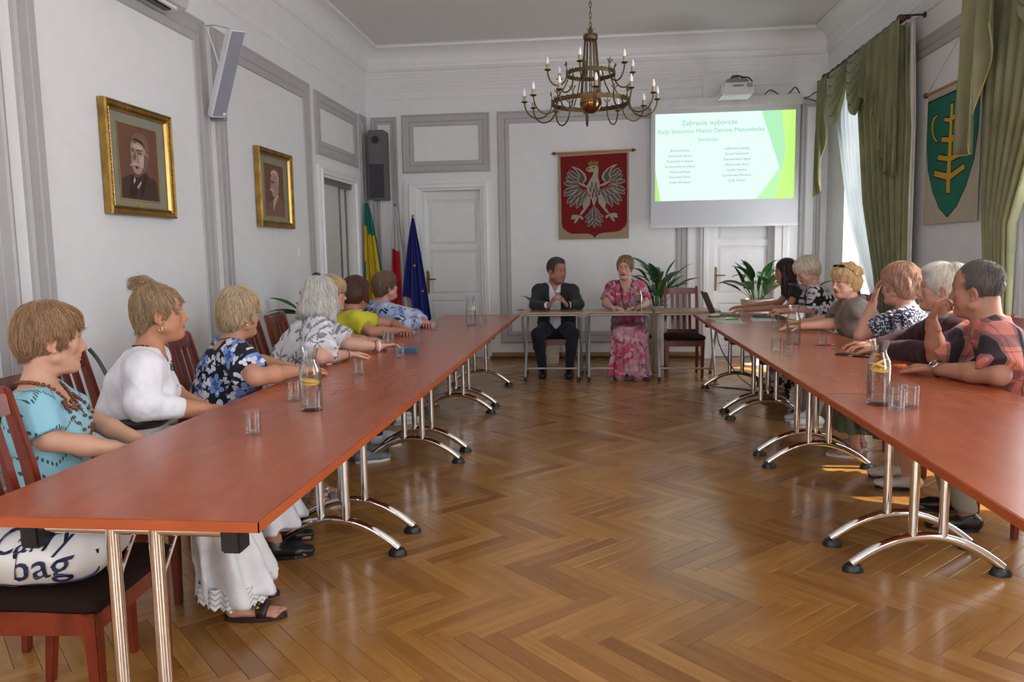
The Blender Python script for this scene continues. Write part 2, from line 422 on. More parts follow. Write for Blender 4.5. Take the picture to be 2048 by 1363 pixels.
# ---- sliding door in the left wall
e = bpy.data.objects.new('door_3', None); COL.objects.link(e); struct(e)
m = MB()
vs = []; cp = [(0, 0), (0, 0.035), (0.3, 0.04), (0.38, 0.055), (0.75, 0.05), (0.82, 0.03), (1, 0.028), (1, 0)]
for f_, dep in cp:
    l_, r_, t_ = DL[0]-0.13*(1-f_), DL[1]+0.17*(1-f_), DL[2]+0.13*(1-f_)
    vs += [(XL+dep, l_, 0), (XL+dep, l_, t_), (XL+dep, r_, t_), (XL+dep, r_, 0)]
m.add(vs, [(q*4+k, q*4+k+1, q*4+k+5, q*4+k+4) for q in range(len(cp)-1) for k in range(3)])
m.build('casing', M_WHITE, e)
M_FRMETAL = plain('champagne_metal', (0.22, 0.20, 0.16, 1), 0.35, 0.7)
MB().box(XL-0.12, XL-0.01, DL[0], DL[1], DL[2]-0.06, DL[2]).build('track', M_FRMETAL, e)
for k, (a, b, xx) in enumerate(((DL[0]+0.01, DL[0]+0.74, XL-0.05), (DL[0]+0.66, DL[1]-0.02, XL-0.095))):
    lf = MB().box(xx-0.012, xx+0.008, a, b, 0.02, DL[2]-0.06).build('sliding_leaf', plain('leaf_laminate', (0.62, 0.62, 0.58, 1), 0.3, var=0.01), e)
    f = MB()
    for ya in (a, b-0.045): f.box(xx-0.02, xx+0.018, ya, ya+0.045, 0.02, DL[2]-0.06)
    f.box(xx-0.018, xx+0.016, a, b, 0.02, 0.06)
    f.build('leaf_frame', M_FRMETAL, lf)
MB().box(XL-0.36, XL-0.15, DL[0], DL[1], 0, DL[2]).build('recess_back', M_WHITE, e)

# ---- windows in the right wall, and the added ones behind the camera
def glass_pane_mat():
    q = N('window_glass'); t = q.t; out = t.nodes['Material Output']
    tr = q.n('ShaderNodeBsdfTransparent'); gl = q.n('ShaderNodeBsdfGlossy'); gl.inputs['Roughness'].default_value = 0.02
    mx = q.n('ShaderNodeMixShader'); mx.inputs[0].default_value = 0.06
    q.l(tr.outputs[0], mx.inputs[1]); q.l(gl.outputs[0], mx.inputs[2]); q.l(mx.outputs[0], out.inputs[0]); return q.m
M_PANE = glass_pane_mat()
def window_unit(n, a0, a1, z0, z1, B):
    """casement window; B(a, d, z) maps along-wall, depth outwards, height"""
    e = bpy.data.objects.new('window_%d' % n, None); COL.objects.link(e); struct(e)
    def bx(m, a, b, d0, d1, c, d):
        p, q = B(a, d0, c), B(b, d1, d); return m.box(p[0], q[0], p[1], q[1], p[2], q[2])
    f = MB(); bx(f, a0, a0+0.07, 0.20, 0.28, z0, z1); bx(f, a1-0.07, a1, 0.20, 0.28, z0, z1); bx(f, a0, a1, 0.20, 0.28, z0, z0+0.08); bx(f, a0, a1, 0.20, 0.28, z1-0.07, z1); f.build('window_frame', M_WHITE, e)
    ac = (a0+a1)/2; zc = z0+1.7
    bx(MB(), ac-0.05, ac+0.05, 0.205, 0.275, z0, z1).build('mullion', M_WHITE, e); bx(MB(), a0, a1, 0.205, 0.275, zc-0.045, zc+0.045).build('transom', M_WHITE, e)
    for a, b in ((a0+0.07, ac-0.05), (ac+0.05, a1-0.07)):
        for c, d in ((z0+0.08, zc-0.045), (zc+0.045, z1-0.07)): bx(MB(), a, b, 0.237, 0.243, c, d).build('pane', M_PANE, e)
    bx(MB(), a0-0.05, a1+0.05, -0.06, 0.2, z0-0.035, z0).build('window_sill', M_WHITE, e)
for n, (y0, y1, z0, z1) in enumerate(WINS): window_unit(n+1, y0, y1, z0, z1, lambda a, d, z: (XR+d, a, z))
for n, (x0, x1, z0, z1) in enumerate(ADDED_FWINS): window_unit(n+1+len(WINS), x0, x1, z0, z1, lambda a, d, z: (a, YF-d, z))  # added windows, out of view, for extra daylight from behind the camera
# ================================================================== FURNITURE
def wood(name, c0, c1, c2, scale=(1, 1, 1), rough=0.3, streak=1.0, coat=0.0):
    q = N(name); v = q.coord(scale)
    g = q.noise(v, 3.0, 5, 0.6, 1.2); fine = q.noise(v, 14, 3)
    c = q.ramp(g, [(0.25, lin(c0)), (0.5, lin(c1)), (0.8, lin(c2))])
    q.base(q.mix(q.math('MULTIPLY', fine, 0.25*streak), c, lin(c0)))
    q.set(Roughness=rough); q.b.inputs['Coat Weight'].default_value = coat; q.b.inputs['Coat Roughness'].default_value = 0.15
    return q.m
M_TOP = wood('calvados_laminate', '94462a', 'a25030', 'ae5c38', (2.2, 0.5, 1), 0.27)
M_EDGE = wood('calvados_edge', '9c4722', 'ad5228', 'b65c30', (1, 1, 1), 0.35)
M_MAHOG = wood('mahogany_stain', '541a0d', '702614', '8a371c', (3, 3, 1.2), 0.28, coat=0.25)
M_BEECH = wood('beech_edge', 'a2703f', 'b5814d', 'c08f5b', (1, 4, 4), 0.4)
M_SEAT = plain('dark_brown_upholstery', (0.020, 0.010, 0.008, 1), 0.95, bump=0.3, bscale=400, Specular_IOR_Level=0.1)
M_GREYST = plain('grey_painted_steel', (0.42, 0.43, 0.45, 1), 0.38, 0.3)
TZ = 0.755
def red_table(name, x0, x1, y0, y1, label, group):
    """folding conference table: laminate top, two chrome T-legs with arched feet"""
    cx, cy, w, ln = (x0+x1)/2, (y0+y1)/2, x1-x0, y1-y0
    t = thing(name, label, 'table', (cx, cy, 0), 0, group)
    m = MB(); m.box(-w/2+0.002, w/2-0.002, -ln/2+0.003, ln/2-0.003, TZ-0.028, TZ)
    top = m.build('tabletop', M_TOP, t, bevel=0.002)
    e = MB(); a, b = w/2, ln/2-0.0008
    for bx in ((-a, -a+0.0025, -b, b), (a-0.0025, a, -b, b), (-a, a, -b, -b+0.0025), (-a, a, b-0.0025, b)): e.box(*bx, TZ-0.028, TZ-0.0012)
    e.build('edge_band', M_EDGE, top)
    for s, yy in ((-1, -ln/2+0.13), (1, ln/2-0.17)):
        MB().tube([(-0.30, yy, TZ-0.075), (0.30, yy, TZ-0.075)], 0.014, 10).build('crossbar', M_CHROME, t, smooth=True)
        for sx in (-1, 1):
            MB().box(sx*0.285-0.028, sx*0.285+0.028, yy-0.03, yy+0.03, TZ-0.125, TZ-0.028).build('bracket', M_DARK, t, bevel=0.006)
            MB().tube([(sx*0.062, yy, TZ-0.07), (sx*0.062, yy, 0.165)], 0.019, 14).build('leg_tube', M_CHROME, t, smooth=True)
            MB().tube([(sx*0.062, yy-s*0.02, TZ-0.22), (sx*0.062, yy-s*0.03, TZ-0.2), (sx*0.062, yy-s*0.16, TZ-0.05), (sx*0.062, yy-s*0.17, TZ-0.03)], 0.006, 6).build('brace', M_CHROME, t, smooth=True)
        pts = []
        for k in range(17):
            u = -1+2*k/16; pts.append((u*0.31, yy, 0.033+0.132*(1-abs(u)**2.0)))
        foot = MB().tube(pts, [0.021]*17, 12, flat=0.9).build('foot', M_CHROME, t, smooth=True)
        for sx in (-1, 1):
            MB().lathe([(0.0, 0.0), (0.036, 0.0), (0.036, 0.012), (0.026, 0.03), (0, 0.032)], (0, 0, 0), 14).xf(Matrix.Translation((sx*0.305, yy, 0)) @ Matrix.Diagonal((1.25, 1, 1, 1))).build('foot_cap', M_DARK, foot, smooth=True)
    return t
LJ = [1.77, 3.62, 5.25, 6.91, 8.36]; RJ = [1.60, 3.57, 5.23, 6.70, 8.20]
wherL = ['with the near carafe', 'where the woman in blue florals sits', 'where the woman in yellow sits', 'beside the first pale desk, holding the far carafe']
wherR = ['where spare glasses cluster by a carafe', 'where the man in plaid leans', 'where the woman in beige linen rests her hand', 'holding the laptop and folders']
for k in range(4):
    red_table('conference_table', -1.655, -0.83, LJ[k], LJ[k+1], 'red-brown folding table by the portrait wall, '+wherL[k], 'red-brown conference tables')
for k in range(4):
    red_table('conference_table', 1.005, 1.83, RJ[k], RJ[k+1], 'red-brown folding table on the window side, '+wherR[k], 'red-brown conference tables')

# ---- single school desks at the head of the room
def school_desk(x0, x1, label):
    cx = (x0+x1)/2; w = x1-x0; t = thing('folding_desk', label, 'desk', (cx, 8.47, 0), 0, 'pale desks at the head of the room')
    Z = 0.765
    MB().box(-w/2, w/2, 0, 0.52, Z-0.02, Z).build('desktop', plain('grey_laminate', (0.30, 0.24, 0.18, 1), 0.3), t, bevel=0.002)
    MB().box(-w/2-0.001, w/2+0.001, -0.004, 0.0, Z-0.021, Z-0.001).build('edge_band', M_BEECH, t)
    r = 0.0135; zt = Z-0.035
    def U(xa, ybot, ytop, name):
        f = lambda s: [(s*xa, ybot, 0.02), (s*xa, ybot+(ytop-ybot)*0.92, zt-0.07)]
        pts = f(-1)+[tuple(p) for p in arc((-xa, ytop-(ytop-ybot)*0.05, zt-0.045), (-xa, ytop, zt), (-xa+0.06, ytop, zt), 6)]
        pts += [(x_*-1, y_, z_) for x_, y_, z_ in reversed(pts)]
        fr = MB().tube(pts, r, 10).build(name, M_GREYST, t, smooth=True)
        for s in (-1, 1): MB().lathe([(0.0, 0), (0.018, 0), (0.019, 0.03), (0.015, 0.045), (0, 0.045)], (s*xa, ybot, 0), 10).build('rubber_foot', M_DARK, fr, smooth=True)
        return fr
    U(w/2-0.05, 0.02, 0.45, 'leg_frame'); U(w/2-0.022, 0.58, 0.03, 'leg_frame')
    MB().tube([(-w/2+0.06, 0.10, 0.128), (w/2-0.06, 0.10, 0.128)], 0.011, 8).build('footrest_bar', M_GREYST, t, smooth=True)
    return t
school_desk(-0.835, -0.145, 'pale folding desk where the man in the dark jacket sits')
school_desk(-0.13, 0.60, 'pale folding desk where the woman in the pink dress sits')
school_desk(0.635, 1.33, 'pale folding desk with nobody behind it, beside the laptop')

# ---- wooden chairs
def chair_proto():
    t = thing('dining_chair', 'proto', 'chair')
    s = MB(); n = 12
    def pad(z, ins):
        pts = []
        for sx, sy in ((1, 1), (-1, 1), (-1, -1), (1, -1)):
            hx, hy = 0.215-ins, (0.225 if sx > 0 else 0.20)-ins
            for k in range(5):
                a = math.atan2(sy, sx)-PI/4+k/4*PI/2; pts.append((sx*(hx-0.04)+0.04*math.cos(a), sy*(hy-0.04)+0.04*math.sin(a), z))
        return pts
    rings = [pad(0.425, 0.012), pad(0.435, 0.0), pad(0.458, -0.003), pad(0.472, 0.012), pad(0.478, 0.06)]
    vs = [p for r in rings for p in r]; L = len(rings[0])
    fs = [(i*L+k, i*L+(k+1) % L, (i+1)*L+(k+1) % L, (i+1)*L+k) for i in range(4) for k in range(L)]+[tuple(range(4*L, 5*L)), tuple(range(L))[::-1]]
    s.add(vs, fs); s.build('seat_cushion', M_SEAT, t, smooth=True)
    for sy in (-1, 1):
        m = MB(); a = 0.021
        m.hexa([(0.165, sy*0.19-0.014, 0), (0.193, sy*0.19-0.014, 0), (0.193, sy*0.19+0.014, 0), (0.165, sy*0.19+0.014, 0),
                (0.155, sy*0.195-a, 0.425), (0.198, sy*0.195-a, 0.425), (0.198, sy*0.195+a, 0.425), (0.155, sy*0.195+a, 0.425)])
        m.build('leg', M_MAHOG, t, bevel=0.004)
        prof = [(-0.215, 0.0, 0.03, 0.028), (-0.195, 0.2, 0.036, 0.03), (-0.185, 0.42, 0.046, 0.032), (-0.195, 0.55, 0.046, 0.032), (-0.228, 0.75, 0.044, 0.03), (-0.285, 0.985, 0.036, 0.028), (-0.292, 1.005, 0.024, 0.026)]
        m = MB(); vs = []
        for x, z, d, w in prof:
            vs += [(x-d/2, sy*0.178-w/2, z), (x+d/2, sy*0.178-w/2, z), (x+d/2, sy*0.178+w/2, z), (x-d/2, sy*0.178+w/2, z)]
        fs = [(i*4+k, i*4+(k+1) % 4, (i+1)*4+(k+1) % 4, (i+1)*4+k) for i in range(6) for k in range(4)]+[(3, 2, 1, 0), (24, 25, 26, 27)]
        m.add(vs, fs); m.build('back_post', M_MAHOG, t, bevel=0.005, smooth=True)
    for bx in ((0.155, 0.18, -0.17, 0.17), (-0.19, -0.17, -0.16, 0.16), (-0.18, 0.165, 0.18, 0.2), (-0.18, 0.165, -0.2, -0.18)):
        MB().box(*bx, 0.355, 0.425).build('apron', M_MAHOG, t)
    m = MB(); n = 8; vs = []
    for k in range(n+1):
        y = -0.165+0.33*k/n; bow = -0.022*(1-(y/0.165)**2)
        for dx, z in ((-0.013, 0.915), (0.013, 0.915), (0.002, 0.985), (-0.022, 0.985)): vs.append((-0.272+bow+dx, y, z))
    fs = [(i*4+k, i*4+(k+1) % 4, (i+1)*4+(k+1) % 4, (i+1)*4+k) for i in range(n) for k in range(4)]+[(3, 2, 1, 0), tuple(n*4+k for k in range(4))]
    m.add(vs, fs); m.build('top_rail', M_MAHOG, t, bevel=0.004)
    MB().box(-0.205, -0.18, -0.165, 0.165, 0.475, 0.515).build('lower_rail', M_MAHOG, t)
    for y in (-0.098, -0.033, 0.033, 0.098):
        m = MB(); vs = []; bow = -0.02*(1-(y/0.165)**2)
        for x, z in ((-0.192, 0.50), (-0.205+bow*0.5, 0.62), (-0.232+bow, 0.78), (-0.268+bow, 0.93)):
            vs += [(x-0.008, y-0.016, z), (x+0.008, y-0.016, z), (x+0.008, y+0.016, z), (x-0.008, y+0.016, z)]
        fs = [(i*4+k, i*4+(k+1) % 4, (i+1)*4+(k+1) % 4, (i+1)*4+k) for i in range(3) for k in range(4)]+[(3, 2, 1, 0), (12, 13, 14, 15)]
        m.add(vs, fs); m.build('slat', M_MAHOG, t)
    return t
CH0 = chair_proto(); _first = [True]
def chair(x, y, deg, label):
    if _first[0]:
        _first[0] = False; CH0.location = (x, y, 0); CH0.rotation_euler = (0, 0, math.radians(deg)); CH0['label'] = label; CH0['group'] = 'mahogany dining chairs'; return CH0
    return dup(CH0, (x, y, 0), math.radians(deg), label, 'mahogany dining chairs')
CB = 'dark-stained slat-back chair '
chair(-1.60, 2.12, 4, CB+'with a white handbag lying on its seat')
chair(-1.86, 2.66, 6, CB+'under the woman in the turquoise knit top')
chair(-2.10, 3.22, 6, CB+'under the woman in white linen, a black strap on its post')
chair(-1.98, 3.98, 8, CB+'under the woman in blue florals')
chair(-2.03, 4.96, 5, CB+'under the woman with long grey hair')
chair(-2.05, 5.46, 5, CB+'under the blonde woman hidden behind grey hair')
chair(-2.06, 6.12, 8, CB+'under the woman in the yellow top')
chair(-2.06, 6.82, 8, CB+'under the woman in the pale blue jacket')
chair(-0.46, 9.05, -90, CB+'under the man in the dark jacket')
chair(0.40, 9.05, -90, CB+'under the woman in the pink dress')
chair(0.975, 8.86, -90, CB+'standing empty behind a pale desk')
chair(2.17, 4.02, 180, CB+'under the man in the plaid shirt')
chair(2.16, 4.66, 180, CB+'under the white-haired woman in burgundy')
chair(2.16, 5.30, 180, CB+'under the woman in the navy-and-white print blouse')
chair(2.16, 6.36, 184, CB+'under the woman with sunglasses in curly hair')
chair(2.16, 7.40, 180, CB+'under the short-haired woman in black-and-white florals')
chair(2.30, 8.20, 180, CB+'under the dark-haired woman typing')

# ---- glasses, carafes
def clear_glass(name, tint=(0.97, 0.99, 0.98), rough=0.0, ior=1.45):
    q = N(name); t = q.t; out = t.nodes['Material Output']
    tr = q.n('ShaderNodeBsdfTransparent'); tr.inputs[0].default_value = (*tint, 1); gl = q.n('ShaderNodeBsdfGlossy'); gl.inputs['Roughness'].default_value = 0.02
    lw = q.n('ShaderNodeLayerWeight'); lw.inputs['Blend'].default_value = rough
    mx = q.n('ShaderNodeMixShader'); f_ = q.math('MULTIPLY', lw.outputs['Facing'], ior); q.l(f_, mx.inputs[0]); q.l(tr.outputs[0], mx.inputs[1]); q.l(gl.outputs[0], mx.inputs[2]); q.l(mx.outputs[0], out.inputs[0]); return q.m
M_GLASS = clear_glass('clear_glass', (0.965, 0.98, 0.975), 0.35, 0.95); M_WATER = clear_glass('water', (0.965, 0.975, 0.98), 0.25, 0.4)
def tumbler(x, y, label, water=0.0, r=0.031, h=0.088):
    t = thing('drinking_glass', label, 'glass', (x, y, TZ), 0, 'water glasses on the tables')
    MB().lathe([(0, 0.004), (r*0.9, 0.0), (r*0.97, 0.004), (r, h), (r-0.0013, h+0.0006), (r-0.0026, h), (r*0.97-0.0026, 0.013), (0, 0.011)], n=24).build('tumbler', M_GLASS, t, smooth=True)
    if water: MB().lathe([(0, 0.0115), (r*0.97-0.003, 0.0135), (r-0.0032, water), (0, water)], n=24).build('water', M_WATER, t, smooth=True)
    return t
tumbler(-1.262, 2.69, 'half-full glass standing alone on the nearest red table', 0.06)
tumbler(-1.372, 3.36, 'nearly empty glass close behind the near carafe', 0.025)
tumbler(-1.307, 4.13, 'half-full glass in front of the floral-dressed woman', 0.065)
tumbler(-1.25, 4.82, 'glass beside the blue spectacle case', 0.045)
tumbler(-1.585, 5.72, 'first of two glasses near the hand with the white watch'); tumbler(-1.53, 5.62, 'second of two glasses near the hand with the white watch')
tumbler(-1.462, 6.17, 'glass in front of the woman in the blue jacket'); tumbler(-1.426, 6.72, 'glass just short of the far table joint')
tumbler(-1.04, 7.07, 'glass close to the far carafe')
tumbler(1.194, 3.20, 'first empty glass in the cluster by the window-side carafe'); tumbler(1.275, 3.27, 'second empty glass in the cluster by the window-side carafe'); tumbler(1.232, 3.33, 'third empty glass in the cluster, behind the others')
tumbler(1.147, 5.09, 'first of two empty glasses before the middle carafe'); tumbler(1.189, 4.94, 'second of two empty glasses before the middle carafe')
tumbler(1.523, 5.42, 'empty glass standing over a pen'); tumbler(1.492, 6.66, 'small glass near the open hand of the woman in beige')
tumbler(0.345, 8.62, 'glass on the pale desk before the woman in pink')
M_ORANGE = plain('orange_flesh', (0.95, 0.45, 0.03, 1), 0.35, var=0.15); M_PEEL = plain('lemon_yellow', (0.95, 0.60, 0.07, 1), 0.4)
def carafe(x, y, label, level, fruit, rz=0.0):
    t = thing('water_carafe', label, 'carafe', (x, y, TZ), rz, 'glass carafes of fruit water')
    R = 0.047
    out = [(0, 0), (R*0.96, 0), (R, 0.006), (R, 0.165), (R*0.93, 0.185), (0.030, 0.212), (0.0275, 0.222), (0.030, 0.236), (0.041, 0.268)]
    inn = [(0.0395, 0.2685), (0.0285, 0.236), (0.0255, 0.222), (0.0282, 0.2125), (R*0.93-0.0025, 0.1835), (R-0.003, 0.164), (R-0.003, 0.018), (R*0.8, 0.013), (0, 0.012)]
    MB().lathe(out+inn, n=36).build('bottle', M_GLASS, t, smooth=True)
    MB().lathe([(0, 0.0125), (R*0.8, 0.0135), (R-0.0034, 0.0185), (R-0.0034, level), (0, level)], n=36).build('water', M_WATER, t, smooth=True)
    for k, (dz, tilt, az, rr, mt) in enumerate(fruit):
        M_ = Matrix.Translation((0, 0, level+dz)) @ Matrix.Rotation(az, 4, 'Z') @ Matrix.Rotation(tilt, 4, 'X')
        s = MB().lathe([(0, -0.003), (rr*0.9, -0.003), (rr*0.9, 0.003), (0, 0.003)], n=24).xf(M_).build('fruit_slice', M_ORANGE if mt else M_PEEL, t, smooth=True)
        MB().lathe([(rr*0.9, -0.0032), (rr, -0.002), (rr, 0.002), (rr*0.9, 0.0032)], n=24).xf(M_).build('peel', M_PEEL, s, smooth=True)
    return t
carafe(-1.207, 3.14, 'carafe with orange slices on the nearest table by the portrait wall', 0.118, [(0.002, 0.1, 0.3, 0.042, 1), (0.010, 0.16, 2.0, 0.043, 0)])
carafe(-1.155, 7.08, 'carafe with yellow slices on the far red table by the portrait wall', 0.15, [(0.0, 0.08, 0.3, 0.041, 0)])
carafe(1.164, 3.32, 'carafe topped with piled orange slices on the window-side table', 0.162, [(-0.012, 0.2, 0.3, 0.043, 0), (0.0, 0.35, 2.0, 0.041, 1), (0.012, 0.6, 4.0, 0.036, 1)])
carafe(1.346, 5.47, 'carafe with a floating orange slice in front of the woman in beige', 0.155, [(0.0, 0.08, 0.3, 0.042, 1), (0.006, 0.1, 2.3, 0.043, 0)])
carafe(0.462, 8.60, 'tall carafe with yellow slices on the pale desk', 0.19, [(0.0, 0.08, 0.3, 0.036, 0), (0.007, 0.1, 1.3, 0.034, 0)])
# ================================================================== THINGS ON THE WALLS
PORTRAIT_A_PTS = {'outer': [(4.57, 2.397), (4.614, 2.407), (5.298, 2.403), (5.269, 1.692), (4.543, 1.693)], 'mat': [(4.632, 2.352), (5.214, 2.351), (5.178, 1.739), (4.606, 1.736)], 'print': [(4.703, 2.283), (5.124, 2.283), (5.106, 1.804), (4.682, 1.806)], 'suit': [(4.682, 1.809), (4.706, 1.934), (4.762, 1.952), (4.828, 1.971), (4.874, 1.941), (4.97, 1.992), (5.013, 1.967), (5.087, 1.948), (5.107, 1.913), (5.106, 1.807)], 'face': [(4.816, 2.165), (4.831, 2.198), (4.898, 2.236), (4.976, 2.238), (5.016, 2.186), (5.024, 2.141), (5.017, 2.101), (5.004, 2.061), (4.984, 2.013), (4.952, 1.987), (4.877, 1.97), (4.838, 1.982), (4.821, 2.015), (4.814, 2.033), (4.813, 2.083), (4.809, 2.12)], 'hair': [(4.812, 2.167), (4.821, 2.203), (4.86, 2.234), (4.899, 2.244), (4.966, 2.243), (5.005, 2.214), (5.023, 2.171), (5.022, 2.115), (4.998, 2.112), (4.977, 2.145), (4.946, 2.17), (4.914, 2.18), (4.886, 2.184), (4.863, 2.17), (4.837, 2.18)], 'mous': [(4.791, 2.033), (4.798, 2.017), (4.835, 2.03), (4.868, 2.031), (4.9, 2.02), (4.891, 2.038), (4.859, 2.045), (4.837, 2.047), (4.819, 2.03)], 'shadow': [(4.966, 2.108), (5.0, 2.106), (4.987, 2.02), (4.952, 1.989), (4.911, 1.976), (4.951, 2.029)], 'collarL': [(4.837, 1.953), (4.845, 1.929), (4.823, 1.901), (4.82, 1.926)], 'collarR': [(4.856, 1.888), (4.905, 1.928), (4.91, 1.919), (4.866, 1.873)], 'tie': [(4.844, 1.948), (4.909, 1.954), (4.887, 1.913), (4.841, 1.807), (4.798, 1.811), (4.829, 1.889)], 'eyeL': [(4.814, 2.121), (4.843, 2.124), (4.843, 2.117), (4.813, 2.113)], 'eyeR': [(4.878, 2.115), (4.928, 2.115), (4.925, 2.106), (4.877, 2.106)], 'nose': [(4.854, 2.119), (4.863, 2.083), (4.853, 2.063), (4.832, 2.066), (4.843, 2.093)]}
PORTRAIT_B_PTS = {'outer': [(6.749, 2.392), (6.83, 2.404), (7.504, 2.401), (7.472, 1.685), (6.705, 1.683)], 'mat': [(6.837, 2.342), (7.394, 2.345), (7.381, 1.732), (6.814, 1.733)], 'print': [(6.895, 2.278), (7.305, 2.277), (7.291, 1.798), (6.874, 1.801)], 'suit': [(6.882, 1.803), (6.91, 1.907), (7.014, 1.939), (7.051, 1.922), (7.18, 2.002), (7.257, 1.962), (7.285, 1.917), (7.287, 1.799)], 'face': [(7.019, 2.169), (7.031, 2.208), (7.096, 2.231), (7.159, 2.221), (7.193, 2.173), (7.193, 2.108), (7.174, 2.015), (7.096, 1.97), (7.035, 1.985), (7.018, 2.041), (6.98, 2.045), (7.009, 2.091), (6.998, 2.129)], 'hair': [(7.005, 2.186), (7.024, 2.213), (7.097, 2.234), (7.167, 2.222), (7.198, 2.173), (7.193, 2.108), (7.167, 2.092), (7.16, 2.169), (7.109, 2.203)], 'mous': [(6.972, 2.038), (6.996, 2.052), (7.043, 2.05), (7.08, 2.034), (7.04, 2.027), (7.002, 2.031)], 'shirt': [(7.046, 1.948), (7.165, 2.008), (7.171, 1.995), (7.042, 1.851), (7.039, 1.896)], 'eyes': [(6.998, 2.129), (7.09, 2.118), (7.081, 2.104), (6.997, 2.116)]}
BANNER_PTS = {'cloth': [(7.338, 2.718), (6.355, 2.72), (6.287, 1.612), (7.28, 1.597)], 'shield': [(7.301, 2.641), (6.569, 2.639), (6.37, 2.211), (6.4, 2.097), (6.494, 1.906), (6.641, 1.753), (6.851, 1.654), (7.009, 1.732), (7.145, 1.875), (7.252, 2.05), (7.293, 2.267)], 'tree': [(6.87, 2.564), (6.825, 2.561), (6.822, 2.465), (6.73, 2.474), (6.718, 2.447), (6.827, 2.423), (6.818, 2.303), (6.674, 2.316), (6.658, 2.273), (6.822, 2.25), (6.817, 2.141), (6.629, 2.166), (6.612, 2.123), (6.822, 2.099), (6.815, 1.999), (6.587, 2.052), (6.571, 2.012), (6.823, 1.95), (6.815, 1.843), (6.884, 1.848), (6.888, 1.956), (7.141, 2.009), (7.121, 2.055), (6.887, 2.006), (6.884, 2.106), (7.074, 2.138), (7.061, 2.178), (6.882, 2.144), (6.88, 2.255), (7.014, 2.279), (7.008, 2.316), (6.878, 2.297), (6.871, 2.417), (6.984, 2.442), (6.973, 2.469), (6.868, 2.448)], 'moon': [(7.095, 2.507), (7.152, 2.496), (7.187, 2.46), (7.188, 2.401), (7.15, 2.337), (7.083, 2.29), (7.124, 2.292), (7.185, 2.334), (7.22, 2.399), (7.223, 2.466), (7.188, 2.508), (7.127, 2.517)]}

def wall_poly(pts, wall, off, th, name, mat, parent):
    """flat printed or applied shape with its own thickness on a wall; pts = (along, z)"""
    def P(p, h):
        if wall == 'L': return (XL+h, p[0], p[1])
        if wall == 'R': return (XR-h, p[0], p[1])
        return (p[0], YB-h, p[1])
    return MB().prism(pts, lambda p: P(p, off), lambda p: P(p, off+th)).build(name, mat, parent)
M_GOLD = plain('gilded_frame', (0.34, 0.20, 0.05, 1), 0.38, 0.85, bump=0.8, bscale=130, var=0.35)
M_GOLDE = plain('gilded_edge', (0.55, 0.34, 0.10, 1), 0.3, 0.85)
M_MATB = plain('grey_mat_board', (0.25, 0.24, 0.185, 1), 0.7)
PORTRAIT_A_PTS['hairline'] = [(4.83, 2.195), (4.86, 2.19), (4.886, 2.186), (4.914, 2.182), (4.946, 2.172), (4.975, 2.15), (4.97, 2.165), (4.945, 2.19), (4.91, 2.2), (4.87, 2.205)]
PORTRAIT_A_PTS['brow'] = [(4.812, 2.135), (4.845, 2.137), (4.845, 2.13), (4.813, 2.126)]
PORTRAIT_A_PTS['browR'] = [(4.872, 2.13), (4.93, 2.132), (4.928, 2.124), (4.873, 2.122)]
PORTRAIT_A_PTS['cheek'] = [(4.90, 2.09), (4.955, 2.10), (4.965, 2.05), (4.94, 2.015), (4.905, 2.03)]
PORTRAIT_A_PTS['brighthead'] = [(4.84, 2.165), (4.90, 2.168), (4.955, 2.15), (4.935, 2.138), (4.87, 2.14), (4.835, 2.142)]
PORTRAIT_A_PTS['ear'] = [(4.992, 2.09), (5.012, 2.10), (5.014, 2.06), (4.998, 2.045)]
PORTRAIT_A_PTS['lapelL'] = [(4.80, 1.955), (4.83, 1.955), (4.80, 1.82), (4.775, 1.82)]
PORTRAIT_A_PTS['lapelR'] = [(4.97, 1.975), (4.99, 1.96), (4.93, 1.84), (4.90, 1.82), (4.905, 1.87)]
PORTRAIT_A_PTS['mouth'] = [(4.852, 2.024), (4.886, 2.022), (4.88, 2.006), (4.858, 2.008)]
SEP = [plain('sepia_%s' % n, lin(c), 0.6, var=0.10) for n, c in (('ground', '6e4736'), ('dark', '432a20'), ('mid', '7d5a49'), ('light', 'a58979'), ('pale', 'c0aa9c'), ('deep', '2c1a14'))]
